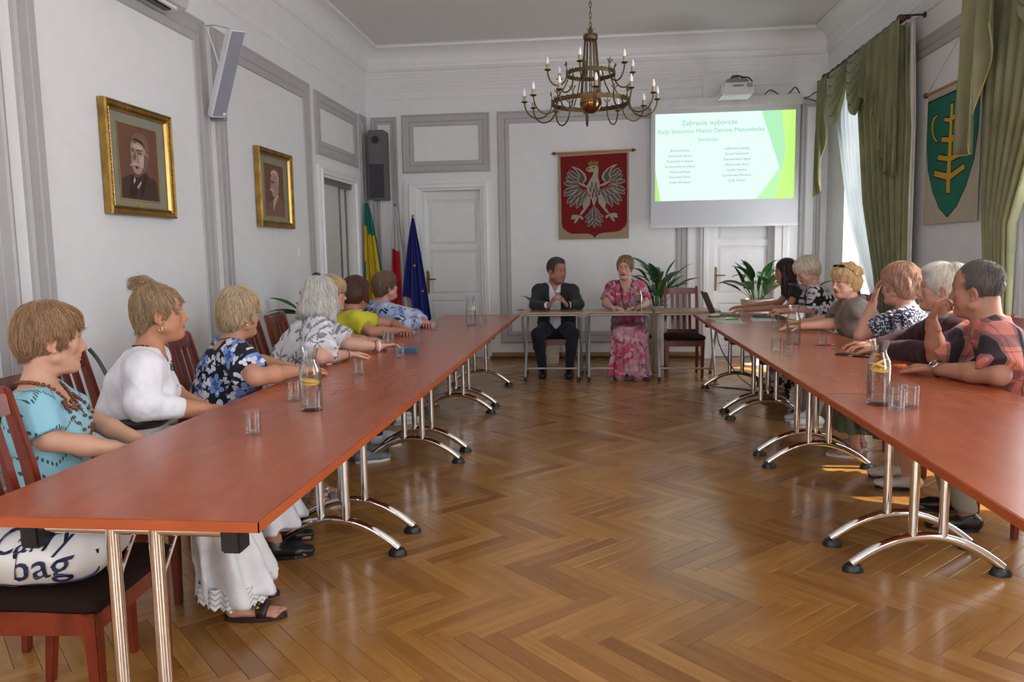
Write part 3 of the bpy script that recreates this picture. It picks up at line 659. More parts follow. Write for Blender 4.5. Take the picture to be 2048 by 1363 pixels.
def portrait(pts, y0, y1, z0, z1, label, order):
    t = thing('framed_portrait', label, 'picture', (XL, (y0+y1)/2, z0), 0)
    t.matrix_world = Matrix.Translation((0, 0, 0))
    prof = [(0, 0.0), (0, 0.045), (0.008, 0.055), (0.018, 0.048), (0.036, 0.042), (0.046, 0.03), (0.052, 0.034), (0.06, 0.02), (0.06, 0.0)]
    vs = []
    for i, h in prof: vs += [(XL+h+0.005, y0+i, z0+i), (XL+h+0.005, y1-i, z0+i), (XL+h+0.005, y1-i, z1-i), (XL+h+0.005, y0+i, z1-i)]
    fr = MB().add(vs, [(r*4+k, r*4+(k+1) % 4, (r+1)*4+(k+1) % 4, (r+1)*4+k) for r in range(len(prof)-1) for k in range(4)]).build('frame', M_GOLD, t)
    i = 0.086; vs = []
    for i, h in ((0.048, 0.034), (0.053, 0.040), (0.061, 0.02)): vs += [(XL+h+0.005, y0+i, z0+i), (XL+h+0.005, y1-i, z0+i), (XL+h+0.005, y1-i, z1-i), (XL+h+0.005, y0+i, z1-i)]
    MB().add(vs, [(r*4+k, r*4+(k+1) % 4, (r+1)*4+(k+1) % 4, (r+1)*4+k) for r in range(2) for k in range(4)]).build('inner_edge', M_GOLDE, fr)
    # carved leaf rosettes along the moulding
    cm = MB(); sp = 0.0235; im = 0.028
    def leafy(a, b, ang):
        s0 = len(cm.v); cm.ball((0, 0, 0), (0.006, 0.0115, 0.0075), 6, 4); cm.xf(Matrix.Translation((XL+0.050, a, b)) @ Matrix.Rotation(ang, 4, 'X'), s0)
    k = 0; a = y0+im
    while a <= y1-im+0.001:
        for b in (z0+im, z1-im): leafy(a, b, 0.5 if k % 2 else -0.5)
        a += sp; k += 1
    b = z0+im+sp
    while b <= z1-im-sp+0.01:
        for a in (y0+im, y1-im): leafy(a, b, PI/2+(0.5 if k % 2 else -0.5))
        b += sp; k += 1
    co = cm.build('carved_leafwork', M_GOLD, fr, smooth=True); co['kind'] = 'stuff'
    MB().box(XL+0.005, XL+0.018, y0+0.055, y1-0.055, z0+0.055, z1-0.055).build('mat_board', M_MATB, t)
    pr = pts['print']; a0, a1 = min(p[0] for p in pr)+0.0, max(p[0] for p in pr); b0, b1 = min(p[1] for p in pr), max(p[1] for p in pr)
    dy = (y0+y1)/2-(a0+a1)/2
    sh = lambda q: [(p[0]+dy, p[1]) for p in q]
    e = MB()
    for bx in ((a0-0.008, a0, b0-0.008, b1+0.008), (a1, a1+0.008, b0-0.008, b1+0.008), (a0, a1, b0-0.008, b0), (a0, a1, b1, b1+0.008)): e.box(XL+0.018, XL+0.023, bx[0]+dy, bx[1]+dy, bx[2], bx[3])
    e.build('fillet', M_GOLDE, t)
    MB().box(XL+0.018, XL+0.020, a0+dy, a1+dy, b0, b1).build('print', SEP[0], t)
    for k, (key, mi) in enumerate(order): wall_poly(sh(pts[key]), 'L', 0.0201+0.0004*k, 0.0004, 'print_shape', SEP[mi], t)
    if 'eyeR' in pts:
        for cy_, cz_ in ((4.832+dy, 2.112), (4.905+dy, 2.104)):
            MB().tube([(XL+0.0265, cy_+0.026*math.cos(a), cz_+0.022*math.sin(a)) for a in [2*PI*k/20 for k in range(21)]], 0.0016, 5).build('drawn_spectacles', SEP[4], t)
    yc = (y0+y1)/2; MB().box(XL+0.02, XL+0.030, yc-0.05, yc+0.05, z0+0.056, z0+0.072).build('name_plate', M_GOLDE, t)
    return t
portrait(PORTRAIT_A_PTS, 4.60, 5.36, 1.695, 2.41, 'gilt-framed sepia portrait of a man with pince-nez, the one nearer the turquoise top', [('suit', 1), ('lapelL', 5), ('lapelR', 5), ('tie', 5), ('face', 3), ('brighthead', 4), ('cheek', 4), ('ear', 2), ('shadow', 2), ('hair', 2), ('hairline', 5), ('collarL', 4), ('collarR', 4), ('mous', 4), ('mouth', 1), ('eyeL', 1), ('eyeR', 1), ('brow', 5), ('browR', 5), ('nose', 2)])
portrait(PORTRAIT_B_PTS, 6.80, 7.58, 1.69, 2.41, 'gilt-framed sepia portrait of a white-haired man, the one nearer the sliding door', [('suit', 2), ('face', 3), ('hair', 4), ('shirt', 4), ('mous', 4), ('eyes', 1)])

# ---- eagle tapestry
E_X = lambda a: -0.485+(a-210)/895*0.915
E_Z = lambda b: 2.69-(b-165)/1065*1.105
t = thing('eagle_tapestry', 'hanging with a crowned white eagle on a red shield', 'tapestry', (0, 0, 0))
MB().box(-0.485, 0.43, YB-0.028, YB-0.024, 1.585, 2.69).build('cloth', plain('beige_weave', lin('9c8a72'), 0.9, bump=0.3, bscale=300), t)
MB().tube([(-0.52, YB-0.03, 2.70), (0.47, YB-0.03, 2.715)], 0.014, 10).build('rod', M_BEECH, t, smooth=True)
for x, z, s in ((-0.52, 2.70, -1), (0.47, 2.715, 1)): MB().lathe([(0.0, -0.01), (0.02, 0.0), (0.022, 0.015), (0.012, 0.035), (0.0, 0.06)], n=12).xf(Matrix.Translation((x, YB-0.03, z)) @ Matrix.Rotation(s*PI/2, 4, 'Y')).build('finial', M_MAHOG, t, smooth=True)
ep = lambda q: [(E_X(a), E_Z(b)) for a, b in q]
M_RED = plain('tapestry_red', lin('740a0d'), 0.9, bump=0.3, bscale=300)
sh = [(240, 200), (1080, 172), (1083, 1020), (1060, 1080), (1000, 1130), (940, 1145), (780, 1155), (720, 1170), (690, 1190), (672, 1220), (650, 1190), (620, 1170), (570, 1160), (380, 1160), (320, 1135), (265, 1085), (250, 1030)]
wall_poly(ep(sh), 'B', 0.0281, 0.001, 'shield', M_RED, t)
EC = [plain('eagle_%s' % n, lin(c), 0.9) for n, c in (('light', '9d9386'), ('grey', '56514c'), ('gold', '8a6a22'), ('dark', '3c3835'))]
lay = [0.0292]
def ef(base, tip, w, mats=(0, 1), name='feather'):
    bx, by = base; tx, ty = tip; dx, dy = tx-bx, ty-by; L = math.hypot(dx, dy); nx, ny = -dy/L, dx/L
    for k, (m_, sc) in enumerate(((mats[0], 1.0), (mats[1], 0.62))):
        pts = []
        for u, ww in ((0.02, 0.25), (0.3, 0.8), (0.6, 1.0), (0.82, 0.8), (0.94, 0.4)): pts.append((bx+dx*u+nx*w*ww*sc*0.5, by+dy*u+ny*w*ww*sc*0.5))
        pts.append((bx+dx*(1.0 if sc == 1 else 0.93), by+dy*(1.0 if sc == 1 else 0.93)))
        for u, ww in ((0.94, 0.4), (0.82, 0.8), (0.6, 1.0), (0.3, 0.8), (0.02, 0.25)): pts.append((bx+dx*u-nx*w*ww*sc*0.5, by+dy*u-ny*w*ww*sc*0.5))
        wall_poly(ep(pts), 'B', lay[0], 0.0005, name, EC[m_], t); lay[0] += 0.00012
def mir(p): return (1328-p[0]+8, p[1]-12)
tips = [(540, 745), (490, 805), (440, 848), (355, 822), (315, 776), (276, 685), (275, 640), (275, 525), (302, 455), (322, 400), (345, 372)]
bases = [(590, 640), (560, 640), (530, 640), (500, 630), (480, 610), (460, 590), (450, 570), (440, 545), (445, 520), (455, 490), (470, 470)]
for fl in (lambda p: p, mir):
    for b_, p_ in zip(bases, tips): ef(fl(b_), fl(p_), 62)
    for b_, p_ in zip([(590, 620), (560, 610), (520, 600), (490, 570), (475, 540), (480, 500)], [(520, 740), (460, 720), (400, 690), (370, 610), (365, 540), (385, 470)]): ef(fl(b_), fl(p_), 50)
    arm = [(600, 590), (540, 580), (480, 545), (455, 500), (470, 440), (440, 380), (372, 322), (430, 330), (500, 365), (555, 420), (575, 475), (560, 510), (530, 530), (560, 560), (600, 565)]
    wall_poly(ep([fl(p_) for p_ in arm]), 'B', lay[0], 0.0005, 'wing_arm', EC[0], t); lay[0] += 0.0001
    inner = [(520, 540), (480, 520), (468, 490), (490, 440), (450, 370), (410, 340), (480, 370), (535, 430), (550, 475), (530, 510)]
    wall_poly(ep([fl(p_) for p_ in inner]), 'B', lay[0], 0.0005, 'wing_shade', EC[1], t); lay[0] += 0.0001
    leg = [(580, 690), (620, 700), (615, 790), (570, 850), (510, 920), (480, 930), (490, 900), (530, 850), (520, 800), (550, 750)]
    wall_poly(ep([fl(p_) for p_ in leg]), 'B', lay[0], 0.0005, 'leg', EC[0], t); lay[0] += 0.0001
    for tp in ((370, 940), (365, 975), (410, 1030), (525, 985)): ef(fl((480, 935)), fl(tp), 34, (0, 0), 'talon')
body_ = [(600, 330), (630, 315), (690, 315), (722, 335), (722, 400), (715, 450), (735, 530), (735, 620), (710, 690), (690, 760), (660, 830), (640, 760), (615, 690), (570, 620), (580, 560), (610, 500), (650, 440), (660, 395), (610, 400), (565, 375), (560, 350)]
wall_poly(ep(body_), 'B', lay[0], 0.0006, 'breast', EC[0], t); lay[0] += 0.0002
for a_, b_ in (((640, 540), 40), ((690, 550), 40), ((620, 600), 40), ((665, 610), 44), ((705, 610), 40), ((650, 670), 40), ((690, 670), 36)): ef((a_[0], a_[1]-30), (a_[0], a_[1]+50), b_, (0, 1))
wall_poly(ep([(560, 350), (610, 335), (620, 360), (575, 385), (560, 372)]), 'B', lay[0], 0.0006, 'beak', EC[2], t)
wall_poly(ep([(650, 338), (675, 335), (678, 350), (652, 352)]), 'B', lay[0], 0.0006, 'eye', EC[3], t)
wall_poly(ep([(600, 315), (585, 262), (615, 285), (630, 250), (655, 280), (660, 240), (680, 280), (705, 250), (705, 285), (730, 262), (715, 318), (660, 300)]), 'B', lay[0], 0.0006, 'crown', EC[2], t)
ef((665, 800), (668, 1095), 60)
for fl in (lambda p: p, lambda p: (1332-p[0], p[1])):
    for a_, b_, w_ in (((655, 830), (600, 915), 30), ((655, 900), (545, 960), 40), ((655, 950), (550, 1020), 44), ((660, 980), (580, 1075), 50)): ef(fl(a_), fl(b_), w_)

# ---- town banner on the right wall
t = thing('shield_banner', 'cream banner with a yellow branched tree on a green shield', 'banner', (0, 0, 0))
MB().box(XR-0.030, XR-0.026, 6.33, 7.31, 1.602, 2.715).build('cloth', plain('cream_linen', lin('b9b09c'), 0.9, bump=0.3, bscale=300), t)
MB().tube([(XR-0.033, 6.28, 2.722), (XR-0.033, 7.345, 2.722)], 0.011, 10).build('rod', M_BEECH, t, smooth=True)
for y in (6.28, 7.345): MB().ball((XR-0.033, y, 2.722), 0.024).build('finial', M_MAHOG, t, smooth=True)
for y in (6.30, 7.33): MB().tube([(XR-0.03, y, 2.73), (XR-0.012, 6.80, 3.07)], 0.0022, 5).build('hanging_cord', plain('cord', (0.4, 0.36, 0.3, 1), 0.8), t)
M_BLK = plain('black_outline', (0.012, 0.014, 0.014, 1), 0.9); M_GRN = plain('banner_green', lin('0f6e58'), 0.9, bump=0.3, bscale=300); M_YEL = plain('banner_yellow', lin('c79d28'), 0.9)
yc = 6.83
half = [(0.0, 1.654), (0.16, 1.735), (0.30, 1.88), (0.41, 2.07), (0.455, 2.28), (0.46, 2.645)]
shp = [(yc+a, b) for a, b in half]+[(yc-a, b) for a, b in reversed(half[1:])]
def grow(pts, g):
    c = (sum(p[0] for p in pts)/len(pts), sum(p[1] for p in pts)/len(pts)); return [(c[0]+(p[0]-c[0])*(1+g), c[1]+(p[1]-c[1])*(1+g)) for p in pts]
wall_poly(grow(shp, 0.025), 'R', 0.0301, 0.0006, 'shield_outline', M_BLK, t); wall_poly(shp, 'R', 0.0308, 0.0006, 'shield', M_GRN, t)
tr = [(yc-6.847+p[0], p[1]) for p in BANNER_PTS['tree']]
def offset(pts, d):
    out = []; n = len(pts); A = sum(pts[i][0]*pts[(i+1) % n][1]-pts[(i+1) % n][0]*pts[i][1] for i in range(n)); s = 1 if A > 0 else -1
    for i in range(n):
        a, b, c = Vector(pts[i-1]), Vector(pts[i]), Vector(pts[(i+1) % n]); u = (b-a).normalized(); v = (c-b).normalized(); k = Vector((u.y, -u.x))+Vector((v.y, -v.x))
        k = k/max(0.35, k.length_squared)*2*0.5*2 if k.length > 1e-6 else Vector((0, 0)); out.append((b.x+k.x*d*s, b.y+k.y*d*s))
    return out
wall_poly(offset(tr, 0.011), 'R', 0.0315, 0.0005, 'tree_outline', M_BLK, t); wall_poly(tr, 'R', 0.0321, 0.0006, 'tree', M_YEL, t)
mo = BANNER_PTS['moon']
for fl in (lambda p: (p[0]+yc-6.847, p[1]), lambda p: (2*yc-(p[0]+yc-6.847), p[1])):
    mm = [fl(p) for p in mo]; wall_poly(offset(mm, 0.009), 'R', 0.0315, 0.0005, 'moon_outline', M_BLK, t); wall_poly(mm, 'R', 0.0321, 0.0006, 'crescent', M_YEL, t)

# ---- projection screen with the slide
t = thing('projection_screen', 'pull-down projection screen showing a green and white slide', 'screen', (0, 0, 0)); ys = YB-0.16
MB().hexa([(0.69, ys-0.05, 3.185), (2.56, ys-0.05, 3.185), (2.56, YB-0.03, 3.185), (0.69, YB-0.03, 3.185), (0.69, ys-0.04, 3.315), (2.56, ys-0.04, 3.315), (2.56, YB-0.03, 3.315), (0.69, YB-0.03, 3.315)]).build('case', plain('screen_case_white', (0.7, 0.69, 0.66, 1), 0.35), t, bevel=0.015)
MB().box(0.705, 2.525, ys, ys+0.002, 1.735, 3.19).build('fabric', plain('screen_fabric', (0.62, 0.63, 0.65, 1), 0.8, var=0.01), t)
MB().box(0.695, 2.535, ys-0.012, ys+0.014, 1.705, 1.74).build('bottom_bar', plain('screen_bar', (0.7, 0.7, 0.7, 1), 0.4), t, bevel=0.004)
def glow(name, col, st):
    q = N(name); q.base((0, 0, 0, 1)); q.b.inputs['Emission Color'].default_value = lin(col); q.b.inputs['Emission Strength'].default_value = st; q.set(Roughness=0.9); return q.m
SX = lambda u: 0.757+u*1.72
SZ = lambda v: 3.13-v*1.085
def slide_poly(pts, k, name, mat):
    return MB().prism([(SX(u), SZ(v)) for u, v in pts], lambda p: (p[0], ys-0.0002-0.0002*k, p[1]), lambda p: (p[0], ys-0.0004-0.0002*k, p[1])).build(name, mat, t)
SG = 0.50
sl = slide_poly([(0, 0), (1, 0), (1, 1), (0, 1)], 0, 'slide', glow('slide_white', 'e6fbf6', SG))
G1, G2, G3, G4 = [glow('slide_green_%s' % n, c, SG) for n, c in (('mint', 'b3f0bd'), ('leaf', 'bff58e'), ('lime', 'cbff8c'), ('edge', 'b5ef86'))]
slide_poly([(0.76, 0), (0.90, 0), (0.935, 0.44), (0.91, 0.70), (0.895, 0.65)], 1, 'slide_shape', G1)
slide_poly([(0.895, 0.65), (0.91, 0.72), (0.92, 0.62), (0.86, 1), (0.735, 1)], 1, 'slide_shape', glow('slide_pale_green', 'c3f7b4', SG))
slide_poly([(0.90, 0), (1, 0), (1, 1), (0.86, 1), (0.91, 0.72), (0.935, 0.44)], 2, 'slide_shape', G3)
slide_poly([(0.975, 0), (1, 0), (1, 1), (0.945, 0.62)], 3, 'slide_shape', glow('slide_bright_green', 'c4ff7e', SG))
slide_poly([(0, 0.63), (0.04, 1), (0, 1)], 1, 'slide_shape', G4)
def text_mesh(body_, size, mat, parent, M_, align='CENTER', name='lettering', ext=0.0003):
    cu = bpy.data.curves.new(name, 'FONT'); cu.body = body_; cu.size = size; cu.align_x = align; cu.align_y = 'CENTER'; cu.extrude = ext; cu.resolution_u = 3
    tmp = bpy.data.objects.new('tmp_text', cu); COL.objects.link(tmp); dg = bpy.context.evaluated_depsgraph_get(); dg.update()
    me = bpy.data.meshes.new_from_object(tmp.evaluated_get(dg)); bpy.data.objects.remove(tmp); me.transform(M_); me.materials.clear(); me.materials.append(mat); me.name = name
    o = part(name, me, parent); return o
def on_slide(s, u, v, size, mat): text_mesh(s, size, mat, t, Matrix.Translation((SX(u), ys-0.0016, SZ(v))) @ Matrix.Rotation(PI/2, 4, 'X'))
T1 = glow('slide_text_green', '8fd9b6', SG*0.95); T2 = glow('slide_text_grey', '93b7a8', SG*0.9)
on_slide('Zebranie wyborcze', 0.39, 0.115, 0.088, T1); on_slide('Rady Seniorów Miasta Ostrów Mazowiecka', 0.40, 0.205, 0.0745, T1); on_slide('Kandydaci:', 0.385, 0.305, 0.058, T1)
for k, s_ in enumerate(('Borys Elżbieta', 'Danielczyk Janusz', 'Kowalczyk Krystyna', 'Krulczewska Krystyna', 'Kulesza Jadwiga', 'Morawska Maria', 'Polak Wiesława')): on_slide(s_, 0.18, 0.422+k*0.061, 0.041, T2)
for k, s_ in enumerate(('Sadłowska Jadwiga', 'Samsel Kazimiera', 'Skarpetowska Agata', 'Skłodowska Anna', 'Szydlik Iwonna', 'Ujazdowska Marianna', 'Zyśk Teresa')): on_slide(s_, 0.59, 0.415+k*0.061, 0.041, T2)

# ---- projector on its wall arm
t = thing('projector', 'white short-throw projector on an arm above the screen', 'projector', (0, 0, 0)); c = (1.64, 9.62)
M_PROJ = plain('projector_white', (0.62, 0.62, 0.60, 1), 0.4)
m = MB(); m.hexa([(1.45, 9.47, 3.20), (1.83, 9.47, 3.20), (1.84, 9.82, 3.20), (1.44, 9.82, 3.20), (1.47, 9.44, 3.335), (1.82, 9.44, 3.335), (1.83, 9.84, 3.345), (1.45, 9.84, 3.345)]); m.build('housing', M_PROJ, t, bevel=0.022, smooth=True)
MB().hexa([(1.50, 9.50, 3.335), (1.80, 9.50, 3.335), (1.80, 9.78, 3.335), (1.50, 9.78, 3.335), (1.54, 9.56, 3.40), (1.76, 9.56, 3.40), (1.76, 9.74, 3.40), (1.54, 9.74, 3.40)]).build('mount_plate', plain('mount_grey', (0.3, 0.29, 0.27, 1), 0.5), t, bevel=0.008)
MB().box(1.60, 1.68, 9.60, YB, 3.40, 3.45).build('wall_arm', plain('mount_grey', 0, 0.5), t, bevel=0.006)
MB().box(1.585, 1.70, 9.434, 9.446, 3.285, 3.30).build('maker_mark', plain('grey_print', (0.2, 0.2, 0.2, 1), 0.5), t)
MB().box(1.745, 1.805, 9.434, 9.446, 3.275, 3.315).build('vent', plain('vent_grey', (0.35, 0.35, 0.33, 1), 0.6), t)
for pts in (((1.70, 9.60, 3.41), (1.78, 9.55, 3.43), (1.83, 9.60, 3.36)), ((1.58, 9.58, 3.41), (1.66, 9.52, 3.44), (1.74, 9.58, 3.40))): MB().tube(arc(*pts), 0.008, 8).build('cable', M_DARK, t, smooth=True)
o = tag(MB().box(1.36, 1.98, YB-0.05, YB, 3.33, 3.62).build('wall_box', M_WHITE, bevel=0.006), 'flat white cover box on the back wall behind the projector', 'cover box')
for k, (pts, lb) in enumerate((([(2.10, YB-0.10, 3.32), (2.18, YB-0.09, 3.39), (2.30, YB-0.07, 3.33), (2.40, YB-0.06, 3.335), (2.49, YB-0.05, 3.42), (2.55, YB-0.05, 3.33)], 'black cable looping over the screen case'), ([(2.57, YB-0.04, 3.29), (2.66, YB-0.03, 3.30), (2.74, YB-0.03, 3.35), (2.84, YB-0.04, 3.36)], 'black cable running from screen case to curtain'), ([(2.57, YB-0.04, 3.275), (2.66, YB-0.03, 3.275), (2.76, YB-0.03, 3.24), (2.84, YB-0.04, 3.18)], 'black cable sagging below the other at the curtain'))):
    tag(MB().tube([tuple(p) for p in spline_pts(pts, 26)], 0.006, 6).build('cable', M_DARK, smooth=True), lb, 'cable')

# ---- column loudspeaker, corner loudspeaker, air conditioner, switch
t = thing('column_speaker', 'slim white column loudspeaker leaning out from the portrait wall', 'speaker', (0, 0, 0))
b0, b1, t0, t1 = Vector((-2.97, 5.90, 2.50)), Vector((-2.90, 6.08, 2.50)), Vector((-2.72, 5.80, 3.11)), Vector((-2.65, 5.98, 3.11))
b0, t0 = Vector((-2.96, 5.885, 2.495)), Vector((-2.72, 5.795, 3.115)); wv = Vector((0.075, 0.095, 0.01)); dv_ = Vector((-0.055, 0.03, 0.02))
q = [b0, b0+wv, b0+wv+dv_, b0+dv_, t0, t0+wv, t0+wv+dv_, t0+dv_]; MB().hexa(q).build('cabinet', plain('speaker_white', (0.62, 0.63, 0.66, 1), 0.4), t, bevel=0.006)
n_ = wv.cross(t0-b0).normalized(); n_ = n_ if n_.y < 0 or n_.x > 0 else -n_
if n_.dot(Vector((1, -1, 0))) < 0: n_ = -n_
L_ = (t0-b0); g = [b0+wv*0.08+L_*0.015, b0+wv*0.92+L_*0.015, b0+wv*0.92+L_*0.985, b0+wv*0.08+L_*0.985]
MB().add([tuple(p+n_*0.001) for p in g]+[tuple(p+n_*0.005) for p in g], [(0, 1, 2, 3), (4, 5, 6, 7), (0, 1, 5, 4), (1, 2, 6, 5), (2, 3, 7, 6), (3, 0, 4, 7)]).build('grille', plain('lavender_grey_grille', (0.24, 0.245, 0.29, 1), 0.55, bump=0.5, bscale=700), t)
g = [b0+wv*0.70+L_*0.03, b0+wv*0.86+L_*0.03, b0+wv*0.86+L_*0.06, b0+wv*0.70+L_*0.06]
MB().add([tuple(p+n_*0.0052) for p in g]+[tuple(p+n_*0.008) for p in g], [(0, 1, 2, 3), (4, 5, 6, 7), (0, 1, 5, 4), (1, 2, 6, 5), (2, 3, 7, 6), (3, 0, 4, 7)]).build('badge', M_WHITE, t)
MB().tube([tuple(t0+dv_*0.5+wv*0.2), (-2.95, 6.02, 3.22), (XL, 6.05, 3.23)], 0.004, 6).build('safety_chain', plain('zinc', (0.4, 0.4, 0.4, 1), 0.4, 0.8), t)
MB().box(XL, XL+0.12, 6.03, 6.09, 2.50, 2.58).build('bracket', plain('zinc', 0), t)
MB().tube([tuple(p) for p in spline_pts([(XL+0.01, 6.06, 3.21), (XL+0.04, 6.10, 3.05), (XL+0.05, 6.14, 2.95), (XL+0.12, 6.10, 2.88)], 16)], 0.006, 6).build('cable', M_WHITE, t, smooth=True)
t = thing('corner_speaker', 'grey box loudspeaker hung high in the corner above the flags', 'speaker', (0, 0, 0))
M_SPK = plain('speaker_grey', (0.115, 0.115, 0.115, 1), 0.5)
MB().box(-2.945, -2.735, 10.05, 10.31, 2.145, 3.035).build('cabinet', M_SPK, t, bevel=0.006)
MB().box(-2.935, -2.745, 10.043, 10.052, 2.165, 2.60).build('grille', plain('speaker_dark_grille', (0.05, 0.048, 0.055, 1), 0.8, bump=0.5, bscale=600), t)
MB().lathe([(0.0, 0), (0.05, 0), (0.05, 0.008), (0.0, 0.008)], n=24, axis='y').xf(Matrix.Translation((-2.845, 10.043, 2.91))).build('tweeter', M_DARK, t, smooth=True)
MB().box(-2.90, -2.78, 10.31, YB, 2.4, 2.8).build('bracket', M_DARK, t)
t = thing('air_conditioner', 'white rounded wall unit at the ceiling edge of the portrait wall', 'air conditioner', (0, 0, 0))
pr = [(XL+0.025, 3.13), (XL+0.10, 3.125), (XL+0.19, 3.155), (XL+0.215, 3.21), (XL+0.215, 3.38), (XL+0.16, 3.425), (XL+0.025, 3.43)]
m = MB(); m.add([(x, 4.35, z) for x, z in pr]+[(x, 5.40, z) for x, z in pr]+[(XL+(x-XL)*0.85, 5.47, 3.28+(z-3.28)*0.85) for x, z in pr], [(k, (k+1) % 7, 7+(k+1) % 7, 7+k) for k in range(7)]+[(7+k, 7+(k+1) % 7, 14+(k+1) % 7, 14+k) for k in range(7)]+[tuple(range(7))[::-1], tuple(range(14, 21))]); m.build('housing', plain('ac_white', (0.66, 0.65, 0.62, 1), 0.4), t, smooth=True)
MB().box(XL+0.085, XL+0.135, 4.42, 5.30, 3.116, 3.130).build('air_slot', M_DARK, t)
MB().box(XL+0.145, XL+0.17, 4.42, 5.32, 3.125, 3.142).build('louvre', M_WHITE, t)
t = tag(MB().box(XL, XL+0.012, 7.76, 7.84, 1.42, 1.50).build('light_switch', M_WHITE, bevel=0.003), 'small white switch beside the second portrait panel', 'switch')

# ---- chandelier
CX, CY = -0.03, 5.60
t = thing('chandelier', 'two-tier bronze chandelier with candle bulbs', 'chandelier', (CX, CY, 2.36))
M_BRONZE = plain('antique_bronze', (0.095, 0.062, 0.028, 1), 0.45, 0.8, var=0.3); M_IVORY = plain('candle_sleeve', (0.30, 0.24, 0.12, 1), 0.5); M_BULB = plain('opal_bulb', (0.78, 0.77, 0.76, 1), 0.25, var=0.01)
def ch(m, name, mat, par=None, sm=True): m.xf(Matrix.Translation((0, 0, -2.36))); return m.build(name, mat, par or t, smooth=sm)
lk = MB(); lk.tube([(0.008*math.cos(a), 0, 0.02*math.sin(a)) for a in [2*PI*k/12 for k in range(13)]], 0.0026, 6); lkm = lk.mesh('link', M_BRONZE, True)
z = 2.965; k = 0
while z < 4.10:
    o = part('link', lkm, t); o.location = (0, 0, z-2.36); o.rotation_euler = (0, 0, (k % 2)*PI/2); z += 0.034; k += 1
m = MB().lathe([(0.0, 2.965), (0.006, 2.95), (0.012, 2.92), (0.016, 2.905), (0.045, 2.905), (0.050, 2.895), (0.050, 2.875), (0.046, 2.868), (0.0, 2.868)], n=24); ch(m, 'cap', M_BRONZE)
for k in range(6):
    a = k*PI/3; m = MB().tube(arc((0.008*math.cos(a), 0.008*math.sin(a), 2.905), (0.012*math.cos(a), 0.012*math.sin(a), 2.935), (0.028*math.cos(a), 0.028*math.sin(a), 2.945), 5), [0.004, 0.004, 0.0035, 0.003, 0.002, 0.001], 5); ch(m, 'crown_leaf', M_BRONZE)
for k in range(12):
    a = k*PI/6+0.1; c_, s_ = math.cos(a), math.sin(a); m = MB().tube([(0.040*c_, 0.040*s_, 2.87), (0.052*c_, 0.052*s_, 2.72), (0.068*c_, 0.068*s_, 2.52), (0.060*c_, 0.060*s_, 2.47)], 0.0042, 6); ch(m, 'rod', M_BRONZE)
def ring(r, z, h, name):
    m = MB(); n = 72; vs = []
    for k in range(n):
        a = 2*PI*k/n; dz = 0.004 if k % 2 else -0.002
        vs += [(r*math.cos(a), r*math.sin(a), z-h/2), (r*math.cos(a), r*math.sin(a), z+h/2+dz), ((r-0.004)*math.cos(a), (r-0.004)*math.sin(a), z+h/2+dz), ((r-0.004)*math.cos(a), (r-0.004)*math.sin(a), z-h/2)]
    m.add(vs, [(k*4+j, k*4+(j+1) % 4, ((k+1) % n)*4+(j+1) % 4, ((k+1) % n)*4+j) for k in range(n) for j in range(4)]); return ch(m, name, M_BRONZE, sm=False)
ring(0.172, 2.64, 0.026, 'upper_ring'); ring(0.272, 2.445, 0.030, 'lower_ring')
m = MB().ball((0, 0, 2.445), (0.077, 0.077, 0.075), 24, 14); ch(m, 'bowl', plain('copper_bowl', (0.28, 0.14, 0.045, 1), 0.16, 0.95))
for k in range(4):
    a = k*PI/2+0.5; ch(MB().tube([(0.16*math.cos(a), 0.16*math.sin(a), 2.63), (0.20*math.cos(a), 0.20*math.sin(a), 2.54), (0.265*math.cos(a), 0.265*math.sin(a), 2.46)], 0.0045, 6), 'stay', M_BRONZE)
def arm_unit(r0, r1, zr, zp, zb, a):
    c_, s_ = math.cos(a), math.sin(a); rm = (r0+r1)/2; pts = []
    for k in range(15):
        th = PI*k/14; r = rm-(r1-r0)/2*math.cos(th); zz = (zr if th < PI/2 else zp)-((zr if th < PI/2 else zp)-zb)*math.sin(th); pts.append((r*c_, r*s_, zz))
    pts = [(r0*c_, r0*s_, zr+0.03)]+pts
    ar = ch(MB().tube(pts, 0.0052, 7), 'arm', M_BRONZE)
    T_ = Matrix.Translation((r1*c_, r1*s_, 0))
    ch(MB().lathe([(0.0, zp), (0.012, zp), (0.023, zp+0.007), (0.0235, zp+0.009), (0.011, zp+0.006), (0.0, zp+0.006)], n=14).xf(T_), 'drip_pan', M_BRONZE, ar)
    ch(MB().lathe([(0.0, zp+0.006), (0.0115, zp+0.006), (0.0115, zp+0.043), (0.012, zp+0.046), (0.0, zp+0.046)], n=12).xf(T_), 'candle_sleeve', M_IVORY, ar)
    ch(MB().lathe([(0.0, zp+0.046), (0.0095, zp+0.047), (0.012, zp+0.060), (0.0095, zp+0.078), (0.004, zp+0.092), (0.0, zp+0.098)], n=12).xf(T_), 'bulb', M_BULB, ar)
    sp = MB(); x0, y0 = r0*c_, r0*s_
    for da, hh in ((-0.022, 0.048), (0.0, 0.062), (0.024, 0.050)): sp.tube([tuple(p) for p in arc((x0, y0, zr+0.02), (x0, y0, zr+0.05), (x0-s_*da*1.2+c_*0.01, y0+c_*da*1.2+s_*0.01, zr+0.02+hh), 5)], [0.002, 0.002, 0.002, 0.003, 0.0045, 0.001], 5)
    ch(sp, 'leaf_sprig', M_BRONZE, ar)
for k in range(12): arm_unit(0.272, 0.463, 2.445, 2.452, 2.345, k*PI/6+0.08)
for k in range(6): arm_unit(0.172, 0.308, 2.64, 2.652, 2.555, k*PI/3+0.30)
